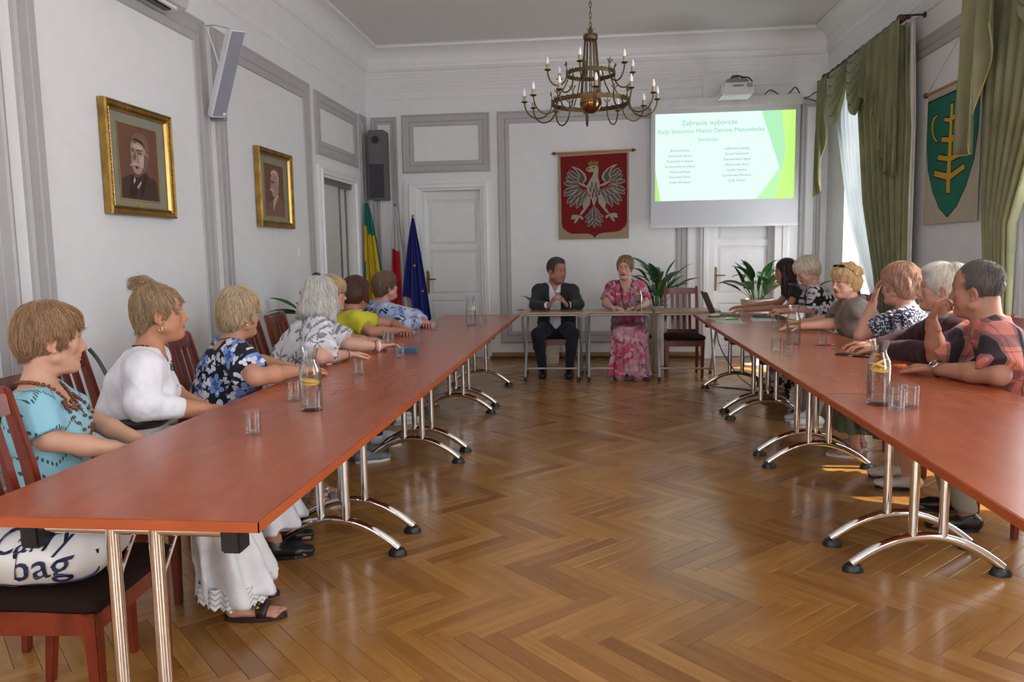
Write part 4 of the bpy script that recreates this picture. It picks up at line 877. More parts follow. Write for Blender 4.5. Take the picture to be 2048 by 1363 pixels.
# ================================================================== CURTAINS, FLAGS, PLANTS, THINGS ON TABLES
def grid_obj(name, fn, nu, nv, mat, parent=None, thick=0.0, smooth=True, col=None):
    """cloth sheet fn(u, v) -> point, given a little thickness"""
    P = [[Vector(fn(i/nu, j/nv)) for j in range(nv+1)] for i in range(nu+1)]; w = nv+1
    vs = [p for r in P for p in r]; fs = [(i*w+j, (i+1)*w+j, (i+1)*w+j+1, i*w+j+1) for i in range(nu) for j in range(nv)]
    if thick:
        ns = []
        for i in range(nu+1):
            for j in range(nv+1):
                a = P[min(i+1, nu)][j]-P[max(i-1, 0)][j]; b = P[i][min(j+1, nv)]-P[i][max(j-1, 0)]; n = a.cross(b); ns.append(n.normalized() if n.length > 1e-9 else Vector((0, 0, 1)))
        k = len(vs); vs = vs+[p+n*thick for p, n in zip(vs, ns)]; fs = fs+[tuple(q+k for q in reversed(f)) for f in fs]
        bd = [i*w for i in range(nu+1)]+[nu*w+j for j in range(1, nv+1)]+[i*w+nv for i in range(nu-1, -1, -1)]+[j for j in range(nv-1, 0, -1)]
        for q in range(len(bd)): a, b = bd[q], bd[(q+1) % len(bd)]; fs.append((a, a+k, b+k, b))
    m = MB(); m.add(vs, fs); o = m.build(name, mat, parent, smooth=False)
    o.data.polygons.foreach_set('use_smooth', [True]*len(o.data.polygons)); return o
def drape_mat(name, c0, c1, trans, tcol):
    q = N(name); t = q.t; out = t.nodes['Material Output']; v = q.coord((1, 1, 0.35))
    f = q.noise(v, 7, 5, 0.6, 1.0); f2 = q.noise(q.coord((40, 40, 220)), 1.0, 2)
    c = q.ramp(f, [(0.3, lin(c0)), (0.7, lin(c1))]); q.base(q.mix(q.math('MULTIPLY', f2, 0.25), c, lin(c0))); q.set(Roughness=0.55); q.b.inputs['Sheen Weight'].default_value = 0.3
    tr = q.n('ShaderNodeBsdfTranslucent'); tr.inputs[0].default_value = lin(tcol); mx = q.n('ShaderNodeMixShader'); mx.inputs[0].default_value = trans
    q.l(q.b.outputs[0], mx.inputs[1]); q.l(tr.outputs[0], mx.inputs[2]); q.l(mx.outputs[0], out.inputs[0]); return q.m
M_DRAPE = drape_mat('olive_satin', '757a56', 'aaa87c', 0.30, 'b8b07c')
def sheer_mat(name, tcol, t0, t1):
    q = N(name); t = q.t; out = t.nodes['Material Output']; q.base((0.8, 0.82, 0.83, 1)); q.set(Roughness=0.8)
    tl = q.n('ShaderNodeBsdfTranslucent'); tl.inputs[0].default_value = tcol; tp = q.n('ShaderNodeBsdfTransparent')
    m1 = q.n('ShaderNodeMixShader'); m1.inputs[0].default_value = 0.6; q.l(q.b.outputs[0], m1.inputs[1]); q.l(tl.outputs[0], m1.inputs[2])
    f = q.noise(q.coord((30, 30, 2)), 1.0, 2); w = q.ramp(f, [(0.35, (t0, t0, t0, 1)), (0.7, (t1, t1, t1, 1))])
    m2 = q.n('ShaderNodeMixShader'); q.l(w, m2.inputs[0]); q.l(m1.outputs[0], m2.inputs[1]); q.l(tp.outputs[0], m2.inputs[2]); q.l(m2.outputs[0], out.inputs[0]); return q.m
M_SHEER = sheer_mat('white_voile', (0.85, 0.87, 0.88, 1), 0.42, 0.62); M_SHEERD = sheer_mat('dense_white_voile', (0.20, 0.215, 0.215, 1), 0.005, 0.03)
M_GOLDTRIM = plain('gold_piping', (0.45, 0.33, 0.12, 1), 0.5)
def lerp(a, b, t): return a+(b-a)*t
def prof(tab, v):
    """piecewise-linear lookup: tab = [(v, value)]"""
    for (a, x), (b, y) in zip(tab, tab[1:]):
        if v <= b: return lerp(x, y, (v-a)/(b-a) if b > a else 0)
    return tab[-1][1]
def curtain_rod(y0, y1, z, label, rings):
    t = thing('curtain_rod', label, 'curtain rod', (0, 0, 0)); xr = 2.74
    M_RODW = plain('dark_bronze_rod', (0.06, 0.035, 0.02, 1), 0.35, 0.5)
    MB().tube([(xr, y0, z), (xr, y1, z)], 0.016, 10).build('pole', M_RODW, t, smooth=True)
    MB().tube([(xr+0.07, y0, z+0.01), (xr+0.07, y1, z+0.01)], 0.010, 8).build('rear_pole', M_RODW, t, smooth=True)
    for y in (y0, y1): MB().ball((xr, y, z), 0.036, 14, 10).build('finial', plain('brown_finial', (0.10, 0.045, 0.02, 1), 0.35), t, smooth=True); MB().ball((xr+0.07, y, z+0.01), 0.022).build('finial', plain('brown_finial', 0), t, smooth=True)
    for y in (y0+0.09, y1-0.09):
        MB().tube([(xr, y, z), (XR, y, z+0.0)], 0.009, 8).build('bracket', M_RODW, t, smooth=True); MB().lathe([(0, -0.006), (0.028, -0.006), (0.028, 0.006), (0, 0.006)], n=14, axis='x').xf(Matrix.Translation((XR-0.008, y, z))).build('wall_plate', M_RODW, t)
    rm = MB().tube([(0, 0.0, 0.0)]*0+[(0.024*math.cos(a), 0, 0.024*math.sin(a)) for a in [2*PI*k/14 for k in range(15)]], 0.004, 6).mesh('ring', M_RODW, True)
    for k in range(rings): o = part('ring', rm, t); o.location = (xr, lerp(y0+0.06, y1-0.05, k/(rings-1)), z-0.008); o.rotation_euler = (0, 0, PI*0+0.25*math.sin(k*3))
    return t
def swag(ya, yb, z, sag, label, x=2.70):
    """draped valance: rows of hanging folds between two gather points"""
    def fn(u, v):
        s = 4*u*(1-u); rip = math.cos(v*2*PI*5.5); zz = z-0.02-0.20*v-(0.05+sag*v)*s-0.018*math.sin(v*2*PI*5.5)*s**0.5
        xx = x+0.03-0.09*s*math.sin(PI*(0.2+0.6*v))-0.024*rip*(0.35+0.65*s)
        return (xx, lerp(ya, yb, 0.5+(u-0.5)*(1-0.25*v)), zz)
    o = grid_obj('swag', fn, 30, 60, M_DRAPE, None, 0.004); tag(o, label, 'valance', 'olive swags on the window'); return o
def jabot(ys, z0, ztab, label, x=2.68, folds=5, trim=True):
    """pleated tail: zigzag folds whose lower edge climbs from one side to the other"""
    t = thing('curtain_tail', label, 'curtain', (0, 0, 0)); y0, y1 = ys
    zb = lambda u: prof(ztab, u)
    def fn(u, v):
        a = u*folds*2*PI; yy = lerp(y0, y1, u)+0.035*math.sin(a)*(0.4+v); xx = x-0.03*math.cos(a)*(0.5+0.5*v)
        return (xx, yy, lerp(z0, zb(u), v))
    grid_obj('cloth', fn, 70, 16, M_DRAPE, t, 0.004)
    if trim: MB().tube([fn(k/70, 1.0) for k in range(71)], 0.005, 6).build('piping', M_GOLDTRIM, t, smooth=True)
    return t
def drape(yl, yr, z0, z1, label, x=2.78, folds=7, amp=0.045, mat=None, name='curtain', cat='curtain', th=0.004, group=None):
    """hanging panel; yl, yr = tables of edge position against height fraction"""
    def fn(u, v):
        a = u*folds*2*PI+0.6*math.sin(v*3); yy = lerp(prof(yl, v), prof(yr, v), u)+0.012*math.sin(a*2)*(0.4+v); xx = x-amp*math.sin(a)*(0.55+0.45*math.sin(PI*min(1, v+0.2)))
        return (xx, yy, lerp(z0, z1, v))
    o = grid_obj(name, fn, folds*12, 30, mat or M_DRAPE, None, th); tag(o, label, cat, group); return o
ZR = 3.455
curtain_rod(9.93, 7.60, ZR, 'dark curtain rod with wooden ball ends over the window by the screen', 13)
drape([(0, 9.80), (0.2, 9.72), (0.55, 9.20), (0.85, 8.35), (1, 8.15)], [(0, 7.75), (1, 7.70)], ZR-0.03, 0.35, 'white voile curtain glowing in front of the far window', 2.86, 14, 0.03, M_SHEERD, 'sheer_curtain', 'curtain', 0.0)
drape([(0, 8.78), (0.2, 8.74), (0.5, 8.50), (0.75, 8.12), (1, 8.0)], [(0, 7.62), (0.3, 7.46), (1, 7.44)], ZR-0.03, 0.30, 'olive green drape hanging beside the cream banner', 2.79, 7, 0.045)
MB_l = drape([(0, 7.60), (1, 7.44)], [(0, 7.52), (0.3, 7.40), (1, 7.38)], ZR-0.03, 0.30, 'narrow white lining showing along the olive drape', 2.83, 1, 0.012, plain('white_lining', (0.7, 0.68, 0.62, 1), 0.8), 'curtain_lining')
swag(9.68, 8.95, ZR, 0.40, 'olive swag next to the projection screen corner'); swag(9.02, 8.28, ZR, 0.40, 'olive swag next to the pleated olive tail')
jabot((10.02, 9.66), ZR-0.03, [(0, 2.04), (0.35, 2.10), (1, 3.0)], 'long narrow olive tail between screen and far window', 2.69, 2)
jabot((8.42, 7.44), ZR-0.03, [(0, 2.95), (0.3, 2.75), (0.55, 2.45), (0.75, 2.10), (1, 2.03)], 'broad pleated olive tail over the drape beside the banner', 2.68, 5, False)
# near window
curtain_rod(6.10, 3.30, ZR, 'dark curtain rod over the window behind the man in plaid', 13)
drape([(0, 6.0), (0.3, 5.98), (0.55, 5.97), (1, 5.80)], [(0, 5.0), (0.35, 5.25), (0.6, 5.62), (1, 5.60)], ZR-0.03, 0.30, 'olive drape gathered by the window behind the man in plaid', 2.79, 6, 0.05)
jabot((6.16, 5.72), ZR-0.03, [(0, 2.07), (0.45, 2.06), (0.75, 2.6), (1, 2.9)], 'olive tail with gold piping overlapping the cream banner', 2.66, 2)
drape([(0, 5.75), (1, 5.60)], [(0, 3.45), (1, 3.50)], ZR-0.03, 0.08, 'white voile curtain in the window behind the man in plaid', 2.86, 16, 0.022, M_SHEER, 'sheer_curtain', 'curtain', 0.0)
swag(5.70, 4.90, ZR, 0.42, 'olive swag high over the window behind the man in plaid')

# ---- flags in the corner
def flag(px, py, zt, lean, cols, label, wid, zbot, bands, rz=0.0, seed=0, fold=6):
    """furled flag hanging from a leaning wooden staff; bands(u, v) -> colour index"""
    t = thing('flag', label, 'flag', (px, py, 0)); top = Vector((lean[0], lean[1], zt))
    MB().tube([(0, 0, 0.0), tuple(top)], 0.011, 8).build('staff', M_BEECH, t, smooth=True)
    MB().ball(tuple(top+Vector((0, 0, 0.012))), 0.018).build('finial', M_BRASS, t, smooth=True)
    nu, nv = 48, 40; vs = []; w = nv+1
    for i in range(nu+1):
        u = i/nu
        for j in range(nv+1):
            v = j/nv; wv = wid[0]+(wid[1]-wid[0])*v**0.8; a = u*fold*PI+seed; off = (u-0.35)*wv
            zb = prof(zbot, u); z = lerp(zt-0.015, zb, v); k = z/zt
            vs.append((top.x*k+off+0.01*math.sin(a*0.5), top.y*k-0.035-0.045*math.sin(a)*(0.15+0.85*v), z))
    fs = [(i*w+j, (i+1)*w+j, (i+1)*w+j+1, i*w+j+1) for i in range(nu) for j in range(nv)]
    m = MB(); m.add(vs, fs); m.mi = [bands((f[0]//w+0.5)/nu, (f[0] % w+0.5)/nv) for f in fs]
    o = m.build('cloth', cols, t, smooth=False, fix=False); o.data.polygons.foreach_set('use_smooth', [True]*len(o.data.polygons)); return t
fc = lambda n, c: cloth_plain(n, c)
def cloth_plain(n, c): return plain('flag_'+n, lin(c), 0.75, var=0.08)
FG, FY, FR, FW, FB = fc('green', '0f6a5c'), fc('yellow', 'c0a418'), fc('red', 'a81220'), fc('white', 'b9b6b4'), fc('blue', '141f6e')
flag(-2.88, 9.92, 2.12, (-0.10, 0.10), [FG, FY], 'green and yellow town flag furled in the corner', (0.05, 0.36), [(0, 0.45), (0.5, 0.25), (1, 0.50)], lambda u, v: 0 if (u > 0.86 or v < 0.16+0.12*u or (u < 0.10 and v > 0.45)) else 1)
flag(-2.58, 10.02, 2.06, (-0.04, 0.08), [FR, FW], 'white and red flag furled between the other two', (0.04, 0.32), [(0, 0.5), (0.5, 0.4), (1, 0.5)], lambda u, v: 1 if (v < 0.34 or u > 0.52+0.1*(1-v)) else 0, seed=1.0)
t = flag(-2.36, 9.95, 1.91, (-0.02, 0.12), [FB], 'dark blue flag with gold stars furled beside the door', (0.03, 0.46), [(0, 0.88), (0.28, 0.85), (0.36, 0.70), (0.45, 0.45), (0.6, 0.10), (1, 0.12)], lambda u, v: 0, seed=2.0)
for x, z in ((0.03, 1.28), (0.06, 0.62), (0.13, 0.95)):
    st = []
    for k in range(10): a = k*PI/5+PI/2; r = 0.022 if k % 2 == 0 else 0.009; st.append((x+r*math.cos(a), z+r*math.sin(a)))
    MB().prism(st, lambda p: (p[0], -0.075, p[1]), lambda p: (p[0], -0.083, p[1])).build('star', fc('gold', 'c9a530'), t)

# ---- potted plants
def leaf_mat():
    q = N('glossy_leaf'); v = q.coord(); f = q.noise(v, 14, 3); oi = q.n('ShaderNodeObjectInfo')
    c = q.ramp(f, [(0.3, lin('16351a')), (0.7, lin('2f5c2a'))]); q.base(q.mix(q.math('MULTIPLY', oi.outputs['Random'], 0.5), c, lin('3f6f34'))); q.set(Roughness=0.32)
    return q.m
M_LEAF = leaf_mat()
def leaf_mesh(w, L, curve, fold):
    n = 8; vs = []; fs = []
    for k in range(n+1):
        u = k/n; ww = w*math.sin(PI*min(1, 0.06+0.94*u))**0.75*(1-0.25*u); a = curve*u; x = L*u*math.cos(a*0.7); z = L*u*math.sin(0.0)-L*0.5*curve*u*u
        for s in (-1, -0.5, 0, 0.5, 1): vs.append((x, s*ww/2, z+abs(s)*ww*fold))
    for k in range(n):
        for j in range(4): fs.append((k*5+j, (k+1)*5+j, (k+1)*5+j+1, k*5+j+1))
    m = MB(); m.add(vs, fs); me = m.mesh('leaf', M_LEAF, True, fix=False); return me
LEAVES = [leaf_mesh(w, L, c, 0.22) for w, L, c in ((0.10, 0.34, 0.5), (0.12, 0.38, 0.8), (0.09, 0.30, 1.1), (0.11, 0.28, 0.3), (0.06, 0.36, 0.7))]
def plant(x, y, pot_r, pot_h, zp, label, leaves, pot_col, spread=1.0, tall=0.35, seed=1, strap=False, bands=0):
    t = thing('potted_plant', label, 'plant', (x, y, 0)); R_ = random.Random(seed)
    mp = plain('planter_'+pot_col, lin(pot_col), 0.4)
    pr = [(0, zp), (pot_r*0.78, zp), (pot_r*0.80, zp+0.01)]
    for k in range(max(1, bands)): pr += [(pot_r*lerp(0.80, 1.0, (k+0.97)/max(1, bands)), zp+pot_h*(k+0.96)/max(1, bands)), (pot_r*lerp(0.80, 1.0, (k+1)/max(1, bands))-0.006*(bands > 0), zp+pot_h*(k+1)/max(1, bands))]
    pr += [(pot_r*0.93, zp+pot_h), (pot_r*0.9, zp+pot_h-0.04), (0, zp+pot_h-0.04)]
    MB().lathe(pr, n=28).build('pot', mp, t, smooth=True)
    MB().lathe([(0, zp+pot_h-0.039), (pot_r*0.89, zp+pot_h-0.039), (pot_r*0.89, zp+pot_h-0.03), (0, zp+pot_h-0.028)], n=18).build('soil', plain('soil', (0.03, 0.02, 0.012, 1), 0.95), t)
    for k in range(leaves):
        az = k*2.4+R_.uniform(-0.4, 0.4); el = R_.uniform(0.25, 1.35); h = R_.uniform(0.15, 1.0)*tall; rr = R_.uniform(0.02, 0.10)*spread
        b = Vector((0.3*pot_r*math.cos(az), 0.3*pot_r*math.sin(az), zp+pot_h-0.035)); e = Vector((rr*math.cos(az)*1.6, rr*math.sin(az)*1.6, zp+pot_h+h))
        lf = part('leaf', R_.choice(LEAVES), t); lf.location = e; lf.rotation_euler = (R_.uniform(-0.3, 0.3), -el, az); s = R_.uniform(0.75, 1.15)*spread**0.3; lf.scale = (s, s, s)
        MB().tube([tuple(b), tuple(b*0.5+e*0.5+Vector((0, 0, 0.02))), tuple(e)], [0.0045, 0.004, 0.003], 5).build('stalk', plain('leaf_stalk', (0.08, 0.16, 0.05, 1), 0.5), t)
    return t
plant(1.93, 9.62, 0.19, 0.30, 0.52, 'bushy broad-leaved plant in a cream planter in front of the far door', 30, 'cfc8bb', 1.25, 0.26, 3)
MB_st = tag(MB().lathe([(0, 0), (0.15, 0), (0.15, 0.03), (0.05, 0.05), (0.05, 0.48), (0.15, 0.50), (0.15, 0.52), (0, 0.52)], n=20).xf(Matrix.Translation((1.93, 9.62, 0))).build('plant_stand', plain('planter_cfc8bb', 0), smooth=True), 'cream pedestal under the bushy plant by the far door', 'plant stand')
plant(0.76, 9.78, 0.15, 0.74, 0.0, 'drooping peace lily in a tall white ribbed pot behind the woman in pink', 26, 'c4bfae', 1.2, 0.36, 5, bands=6)
plant(-0.60, 9.92, 0.15, 0.42, 0.0, 'plant in a white ribbed pot behind the man in the jacket', 14, 'c4bfae', 1.0, 0.28, 9, bands=4)
plant(-2.60, 6.95, 0.16, 0.62, 0.0, 'dark-leaved plant in a pot behind the grey-haired woman', 14, '8c8478', 1.3, 0.34, 11)
plant(2.56, 9.86, 0.13, 0.55, 0.0, 'green plant in the corner beneath the far window', 14, 'b9b4a6', 0.55, 0.42, 13)

# ---- things on the tables
def paper(x, y, w, h, rz, label, z=TZ, n=1, col='c9cbd2', name='paper_sheet', cat='paper'):
    o = MB().box(-w/2, w/2, -h/2, h/2, 0, 0.0012*n).build(name, plain('paper_'+col, lin(col), 0.7, var=0.01)); o.location = (x, y, z); o.rotation_euler = (0, 0, rz); return tag(o, label, cat)
paper(1.20, 7.22, 0.21, 0.30, 0.25, 'white sheets lying at the open table edge before the laptop', n=3)
paper(1.56, 7.45, 0.22, 0.31, -0.15, 'printed sheets in front of the short-haired woman', n=4)
paper(0.28, 8.60, 0.20, 0.15, 0.1, 'folded white note held by the woman in pink', 0.7655, 2)
o = paper(1.19, 7.42, 0.24, 0.33, 0.12, 'cream folder with green pen lying by the laptop', n=10, col='b9bda0', name='document_folder', cat='folder')
o = paper(1.66, 7.72, 0.26, 0.34, -0.1, 'dark green folder under papers', n=8, col='2e3a34', name='document_folder', cat='folder')
def pen(x, y, rz, col, label, z=TZ, L=0.14, r=0.0045):
    t = thing('pen', label, 'pen', (x, y, z+r), rz)
    MB().tube([(-L/2, 0, 0), (L*0.3, 0, 0)], r, 8).build('barrel', plain('pen_'+col, lin(col), 0.3), t, smooth=True); MB().tube([(L*0.3, 0, 0), (L/2, 0, 0)], [r, 0.001], 8).build('tip', M_CHROME, t, smooth=True); MB().box(-L/2, -L*0.2, -0.0012, 0.0012, r, r+0.003).build('clip', M_CHROME, t); return t
pen(1.26, 7.30, -0.2, '4f9a3a', 'bright green pen across the cream folder', TZ+0.012, r=0.007); pen(1.54, 5.40, 0.15, 'b02a3a', 'red and white pen beneath an empty glass'); pen(1.57, 4.80, 2.6, '111114', 'black pen beside the hand of the woman in burgundy')
t = thing('laptop', 'open brown-grey laptop on the far red table', 'laptop', (1.30, 8.02, TZ), 0.06)
MB().box(-0.115, 0.115, -0.165, 0.165, 0, 0.016).build('base', plain('laptop_grey', (0.12, 0.11, 0.10, 1), 0.35, 0.3), t, bevel=0.004)
MB().box(-0.09, 0.02, -0.145, 0.145, 0.016, 0.0175).build('keyboard', M_DARK, t)
MB().hexa([(-0.125, -0.165, 0.012), (-0.117, -0.165, 0.014), (-0.117, 0.165, 0.014), (-0.125, 0.165, 0.012), (-0.222, -0.165, 0.238), (-0.214, -0.165, 0.240), (-0.214, 0.165, 0.240), (-0.222, 0.165, 0.238)]).build('lid', plain('laptop_lid', (0.09, 0.06, 0.045, 1), 0.4, 0.3), t, bevel=0.002)
o = MB().ball((0, 0, 0.018), (0.055, 0.032, 0.018)).build('computer_mouse', plain('mouse_white', (0.6, 0.58, 0.52, 1), 0.4), smooth=True); o.location = (1.17, 7.82, TZ); tag(o, 'pale computer mouse next to the laptop', 'mouse')
t = thing('metal_cup', 'brushed metal cup in front of the short-haired woman', 'cup', (1.80, 7.05, TZ))
MB().lathe([(0, 0), (0.036, 0), (0.040, 0.01), (0.040, 0.085), (0.037, 0.09), (0.036, 0.085), (0.036, 0.012), (0, 0.01)], n=24).build('cup', plain('brushed_steel', (0.5, 0.5, 0.52, 1), 0.35, 0.9), t, smooth=True); MB().tube(arc((0.038, 0, 0.07), (0.075, 0, 0.045), (0.038, 0, 0.02)), 0.004, 6).build('cup_handle', plain('brushed_steel', 0), t, smooth=True)
t = thing('phone', 'black phone in the hand of the woman in burgundy', 'phone', (1.53, 4.88, TZ), 0.9); MB().box(-0.035, 0.035, -0.07, 0.07, 0, 0.009).build('case', M_DARK, t, bevel=0.003)
MB().box(-0.032, 0.032, -0.066, 0.066, 0.009, 0.0094).build('screen', MATS.get('dark_lens') or plain('dark_lens', (0.01, 0.01, 0.012, 1), 0.1), t)
o = MB().hexa([(-0.08, -0.016, 0), (0.08, -0.03, 0), (0.08, 0.03, 0), (-0.08, 0.016, 0), (-0.08, -0.012, 0.03), (0.08, -0.026, 0.035), (0.08, 0.026, 0.035), (-0.08, 0.012, 0.03)]).build('spectacle_case', plain('petrol_blue', (0.02, 0.12, 0.22, 1), 0.35), bevel=0.006); o.location = (-1.27, 5.06, TZ); o.rotation_euler = (0, 0, -0.15); tag(o, 'petrol blue spectacle case by the hand with the white watch', 'case')
# cables under the laptop table
for pts, lb in (([(1.20, 8.0, 0.73), (1.24, 7.95, 0.45), (1.42, 7.9, 0.15), (1.6, 7.8, 0.006), (1.5, 7.95, 0.006), (1.25, 8.1, 0.006), (1.15, 8.05, 0.03), (1.25, 8.0, 0.05)], 'black cable drooping from the laptop table to the floor'), ([(1.42, 7.6, 0.725), (1.50, 7.6, 0.3), (1.62, 7.6, 0.006), (1.85, 7.8, 0.006), (2.1, 8.4, 0.006)], 'black cable hanging behind the chrome legs')):
    tag(MB().tube([tuple(p) for p in spline_pts(pts, 40)], 0.005, 6).build('power_cable', M_DARK, smooth=True), lb, 'cable')
# ================================================================== PEOPLE
f32 = np.float32
def npv(*a): return np.array(a, dtype=f32)
class SDF:
    """smooth union of simple solids on a grid, turned into one surface"""
    def __init__(s, lo, hi, h):
        s.h = h; s.lo = np.array(lo, f32); n = [max(4, int(math.ceil((hi[i]-lo[i])/h))+1) for i in range(3)]
        s.ax = [(lo[i]+h*np.arange(n[i])).astype(f32) for i in range(3)]; s.d = np.full(n, 0.3, f32)
    def win(s, lo, hi):
        sl = []
        for i in range(3):
            a = int(max(0, math.floor((lo[i]-s.lo[i])/s.h))); b = int(min(len(s.ax[i]), math.ceil((hi[i]-s.lo[i])/s.h)+1))
            if b-a < 1: return None, None
            sl.append(slice(a, b))
        sl = tuple(sl)
        return sl, (s.ax[0][sl[0]][:, None, None], s.ax[1][sl[1]][None, :, None], s.ax[2][sl[2]][None, None, :])
    def put(s, sl, dn, k, op='u'):
        d = s.d[sl]
        if op == 'u':
            if k > 0:
                t = np.clip(0.5+0.5*(d-dn)/k, 0, 1); s.d[sl] = d*(1-t)+dn*t-k*t*(1-t)
            else: s.d[sl] = np.minimum(d, dn)
        else:
            if k > 0:
                t = np.clip(0.5-0.5*(d+dn)/k, 0, 1); s.d[sl] = d*(1-t)-dn*t+k*t*(1-t)
            else: s.d[sl] = np.maximum(d, -dn)
    def cone(s, a, b, ra, rb, k=0.02, op='u', cap=False):
        a = np.array(a, f32); b = np.array(b, f32); r = max(ra, rb)+k+0.03
        sl, P = s.win(np.minimum(a, b)-r, np.maximum(a, b)+r)
        if sl is None: return s
        ab = b-a; L2 = max(float(ab@ab), 1e-8)
        q = [P[i]-a[i] for i in range(3)]; tt = (q[0]*ab[0]+q[1]*ab[1]+q[2]*ab[2])/L2; t = np.clip(tt, 0, 1)
        d = np.sqrt(sum((q[i]-t*ab[i])**2 for i in range(3)))-(ra+(rb-ra)*t)
        if cap: d = np.maximum(d, (tt-1)*math.sqrt(L2))
        s.put(sl, d, k, op); return s
    def ell(s, c, r, k=0.02, op='u', R=None):
        c = np.array(c, f32); m = max(r)+k+0.03; sl, P = s.win(c-m, c+m)
        if sl is None: return s
        q = [P[i]-c[i] for i in range(3)]
        if R is not None: q = [q[0]*R[0][i]+q[1]*R[1][i]+q[2]*R[2][i] for i in range(3)]
        k0 = np.sqrt(sum((q[i]/r[i])**2 for i in range(3))); k1 = np.sqrt(sum((q[i]/(r[i]*r[i]))**2 for i in range(3)))+1e-6
        s.put(sl, k0*(k0-1)/k1, k, op); return s
    def econe(s, a, b, ra, rb, U, k=0.03, op='u', cap=0):
        """tapered limb of elliptical section; ra, rb = (half width along U, half depth)"""
        a = np.array(a, f32); b = np.array(b, f32); r = max(max(ra), max(rb))+k+0.03
        sl, P = s.win(np.minimum(a, b)-r, np.maximum(a, b)+r)
        if sl is None: return s
        ab = b-a; L = math.sqrt(float(ab@ab))+1e-8; W_ = ab/L; U = np.array(U, f32); U = U-W_*float(U@W_); U /= np.linalg.norm(U); V = np.cross(W_, U)
        q = [P[i]-a[i] for i in range(3)]; w = q[0]*W_[0]+q[1]*W_[1]+q[2]*W_[2]; t = np.clip(w/L, 0, 1)
        u = q[0]*U[0]+q[1]*U[1]+q[2]*U[2]; v = q[0]*V[0]+q[1]*V[1]+q[2]*V[2]; e = w-t*L
        ru = ra[0]+(rb[0]-ra[0])*t; rv = ra[1]+(rb[1]-ra[1])*t; mn = np.minimum(ru, rv)
        d = (np.sqrt((u/ru)**2+(v/rv)**2+(e/mn)**2)-1)*mn
        if cap & 1: d = np.maximum(d, w-L)
        if cap & 2: d = np.maximum(d, -w)
        s.put(sl, d, k, op); return s
    def cut(s, fn):
        s.d = np.maximum(s.d, fn(s.ax[0][:, None, None], s.ax[1][None, :, None], s.ax[2][None, None, :])).astype(f32); return s
    def warp(s, fn):
        s.d = (s.d+fn(s.ax[0][:, None, None], s.ax[1][None, :, None], s.ax[2][None, None, :])).astype(f32); return s
    def mesh(s, relax=1):
        d = s.d; neg = d < 0; n = d.shape
        cnt = np.zeros([k-1 for k in n], np.uint8)
        for i in (0, 1):
            for j in (0, 1):
                for k in (0, 1): cnt += neg[i:n[0]-1+i, j:n[1]-1+j, k:n[2]-1+k]
        act = (cnt > 0) & (cnt < 8); I = np.argwhere(act)
        if len(I) == 0: return np.zeros((0, 3), f32), np.zeros((0, 4), np.int32)
        ids = np.full(act.shape, -1, np.int32); ids[act] = np.arange(len(I))
        acc = np.zeros((len(I), 3), f32); num = np.zeros(len(I), f32)
        for ax in range(3):
            o1, o2 = [x for x in range(3) if x != ax]
            for a in (0, 1):
                for b in (0, 1):
                    p = I.copy(); p[:, o1] += a; p[:, o2] += b; p2 = p.copy(); p2[:, ax] += 1
                    d0 = d[p[:, 0], p[:, 1], p[:, 2]]; d1 = d[p2[:, 0], p2[:, 1], p2[:, 2]]; m = (d0 < 0) != (d1 < 0)
                    t = np.where(m, d0/np.where(m, d0-d1, 1), 0); pos = p.astype(f32); pos[:, ax] += t
                    acc[m] += pos[m]; num[m] += 1
        V = acc/num[:, None]
        F = []
        for ax in range(3):
            o1, o2 = [(1, 2), (2, 0), (0, 1)][ax]
            sa = [slice(None)]*3; sb = [slice(None)]*3; sa[ax] = slice(0, n[ax]-1); sb[ax] = slice(1, n[ax])
            A = neg[tuple(sa)]; B = neg[tuple(sb)]
            for sg in (0, 1):
                m = (A & ~B) if sg == 0 else (~A & B); E = np.argwhere(m)
                E = E[(E[:, o1] > 0) & (E[:, o2] > 0) & (E[:, o1] < n[o1]-1) & (E[:, o2] < n[o2]-1)]
                def cid(a, b):
                    q = E.copy(); q[:, o1] -= a; q[:, o2] -= b; return ids[q[:, 0], q[:, 1], q[:, 2]]
                quad = [cid(1, 1), cid(0, 1), cid(0, 0), cid(1, 0)]
                if sg: quad = quad[::-1]
                F.append(np.stack(quad, 1))
        F = np.concatenate(F); F = F[(F >= 0).all(1)]
        for _ in range(relax):
            S_ = np.zeros_like(V); c_ = np.zeros(len(V), f32)
            for a, b in ((0, 1), (1, 2), (2, 3), (3, 0)):
                np.add.at(S_, F[:, a], V[F[:, b]]); np.add.at(c_, F[:, a], 1)
            V = np.where(c_[:, None] > 0, 0.5*V+0.5*S_/np.maximum(c_, 1)[:, None], V)
        return (V*s.h+s.lo).astype(f32), F.astype(np.int32)
def np_mesh(name, V, F, mats, col=None, smooth=True):
    me = bpy.data.meshes.new(name); me.vertices.add(len(V)); me.vertices.foreach_set('co', np.asarray(V, f32).ravel())
    me.loops.add(F.size); me.loops.foreach_set('vertex_index', F.ravel().astype(np.int32)); me.polygons.add(len(F))
    me.polygons.foreach_set('loop_start', np.arange(0, F.size, 4, dtype=np.int32))
    me.update(calc_edges=True); me.validate()
    for m in (mats if isinstance(mats, (list, tuple)) else [mats]): me.materials.append(m)
    if smooth: me.polygons.foreach_set('use_smooth', np.ones(len(me.polygons), bool))
    if col is not None:
        at = me.color_attributes.new('Col', 'FLOAT_COLOR', 'POINT'); c = np.ones((len(V), 4), f32); c[:, :3] = col; at.data.foreach_set('color', c.ravel())
    me.update(); return me
_pr = np.random.RandomState(5)
_W = [(_pr.randn(3)*1.0, _pr.rand()*6.28) for _ in range(12)]
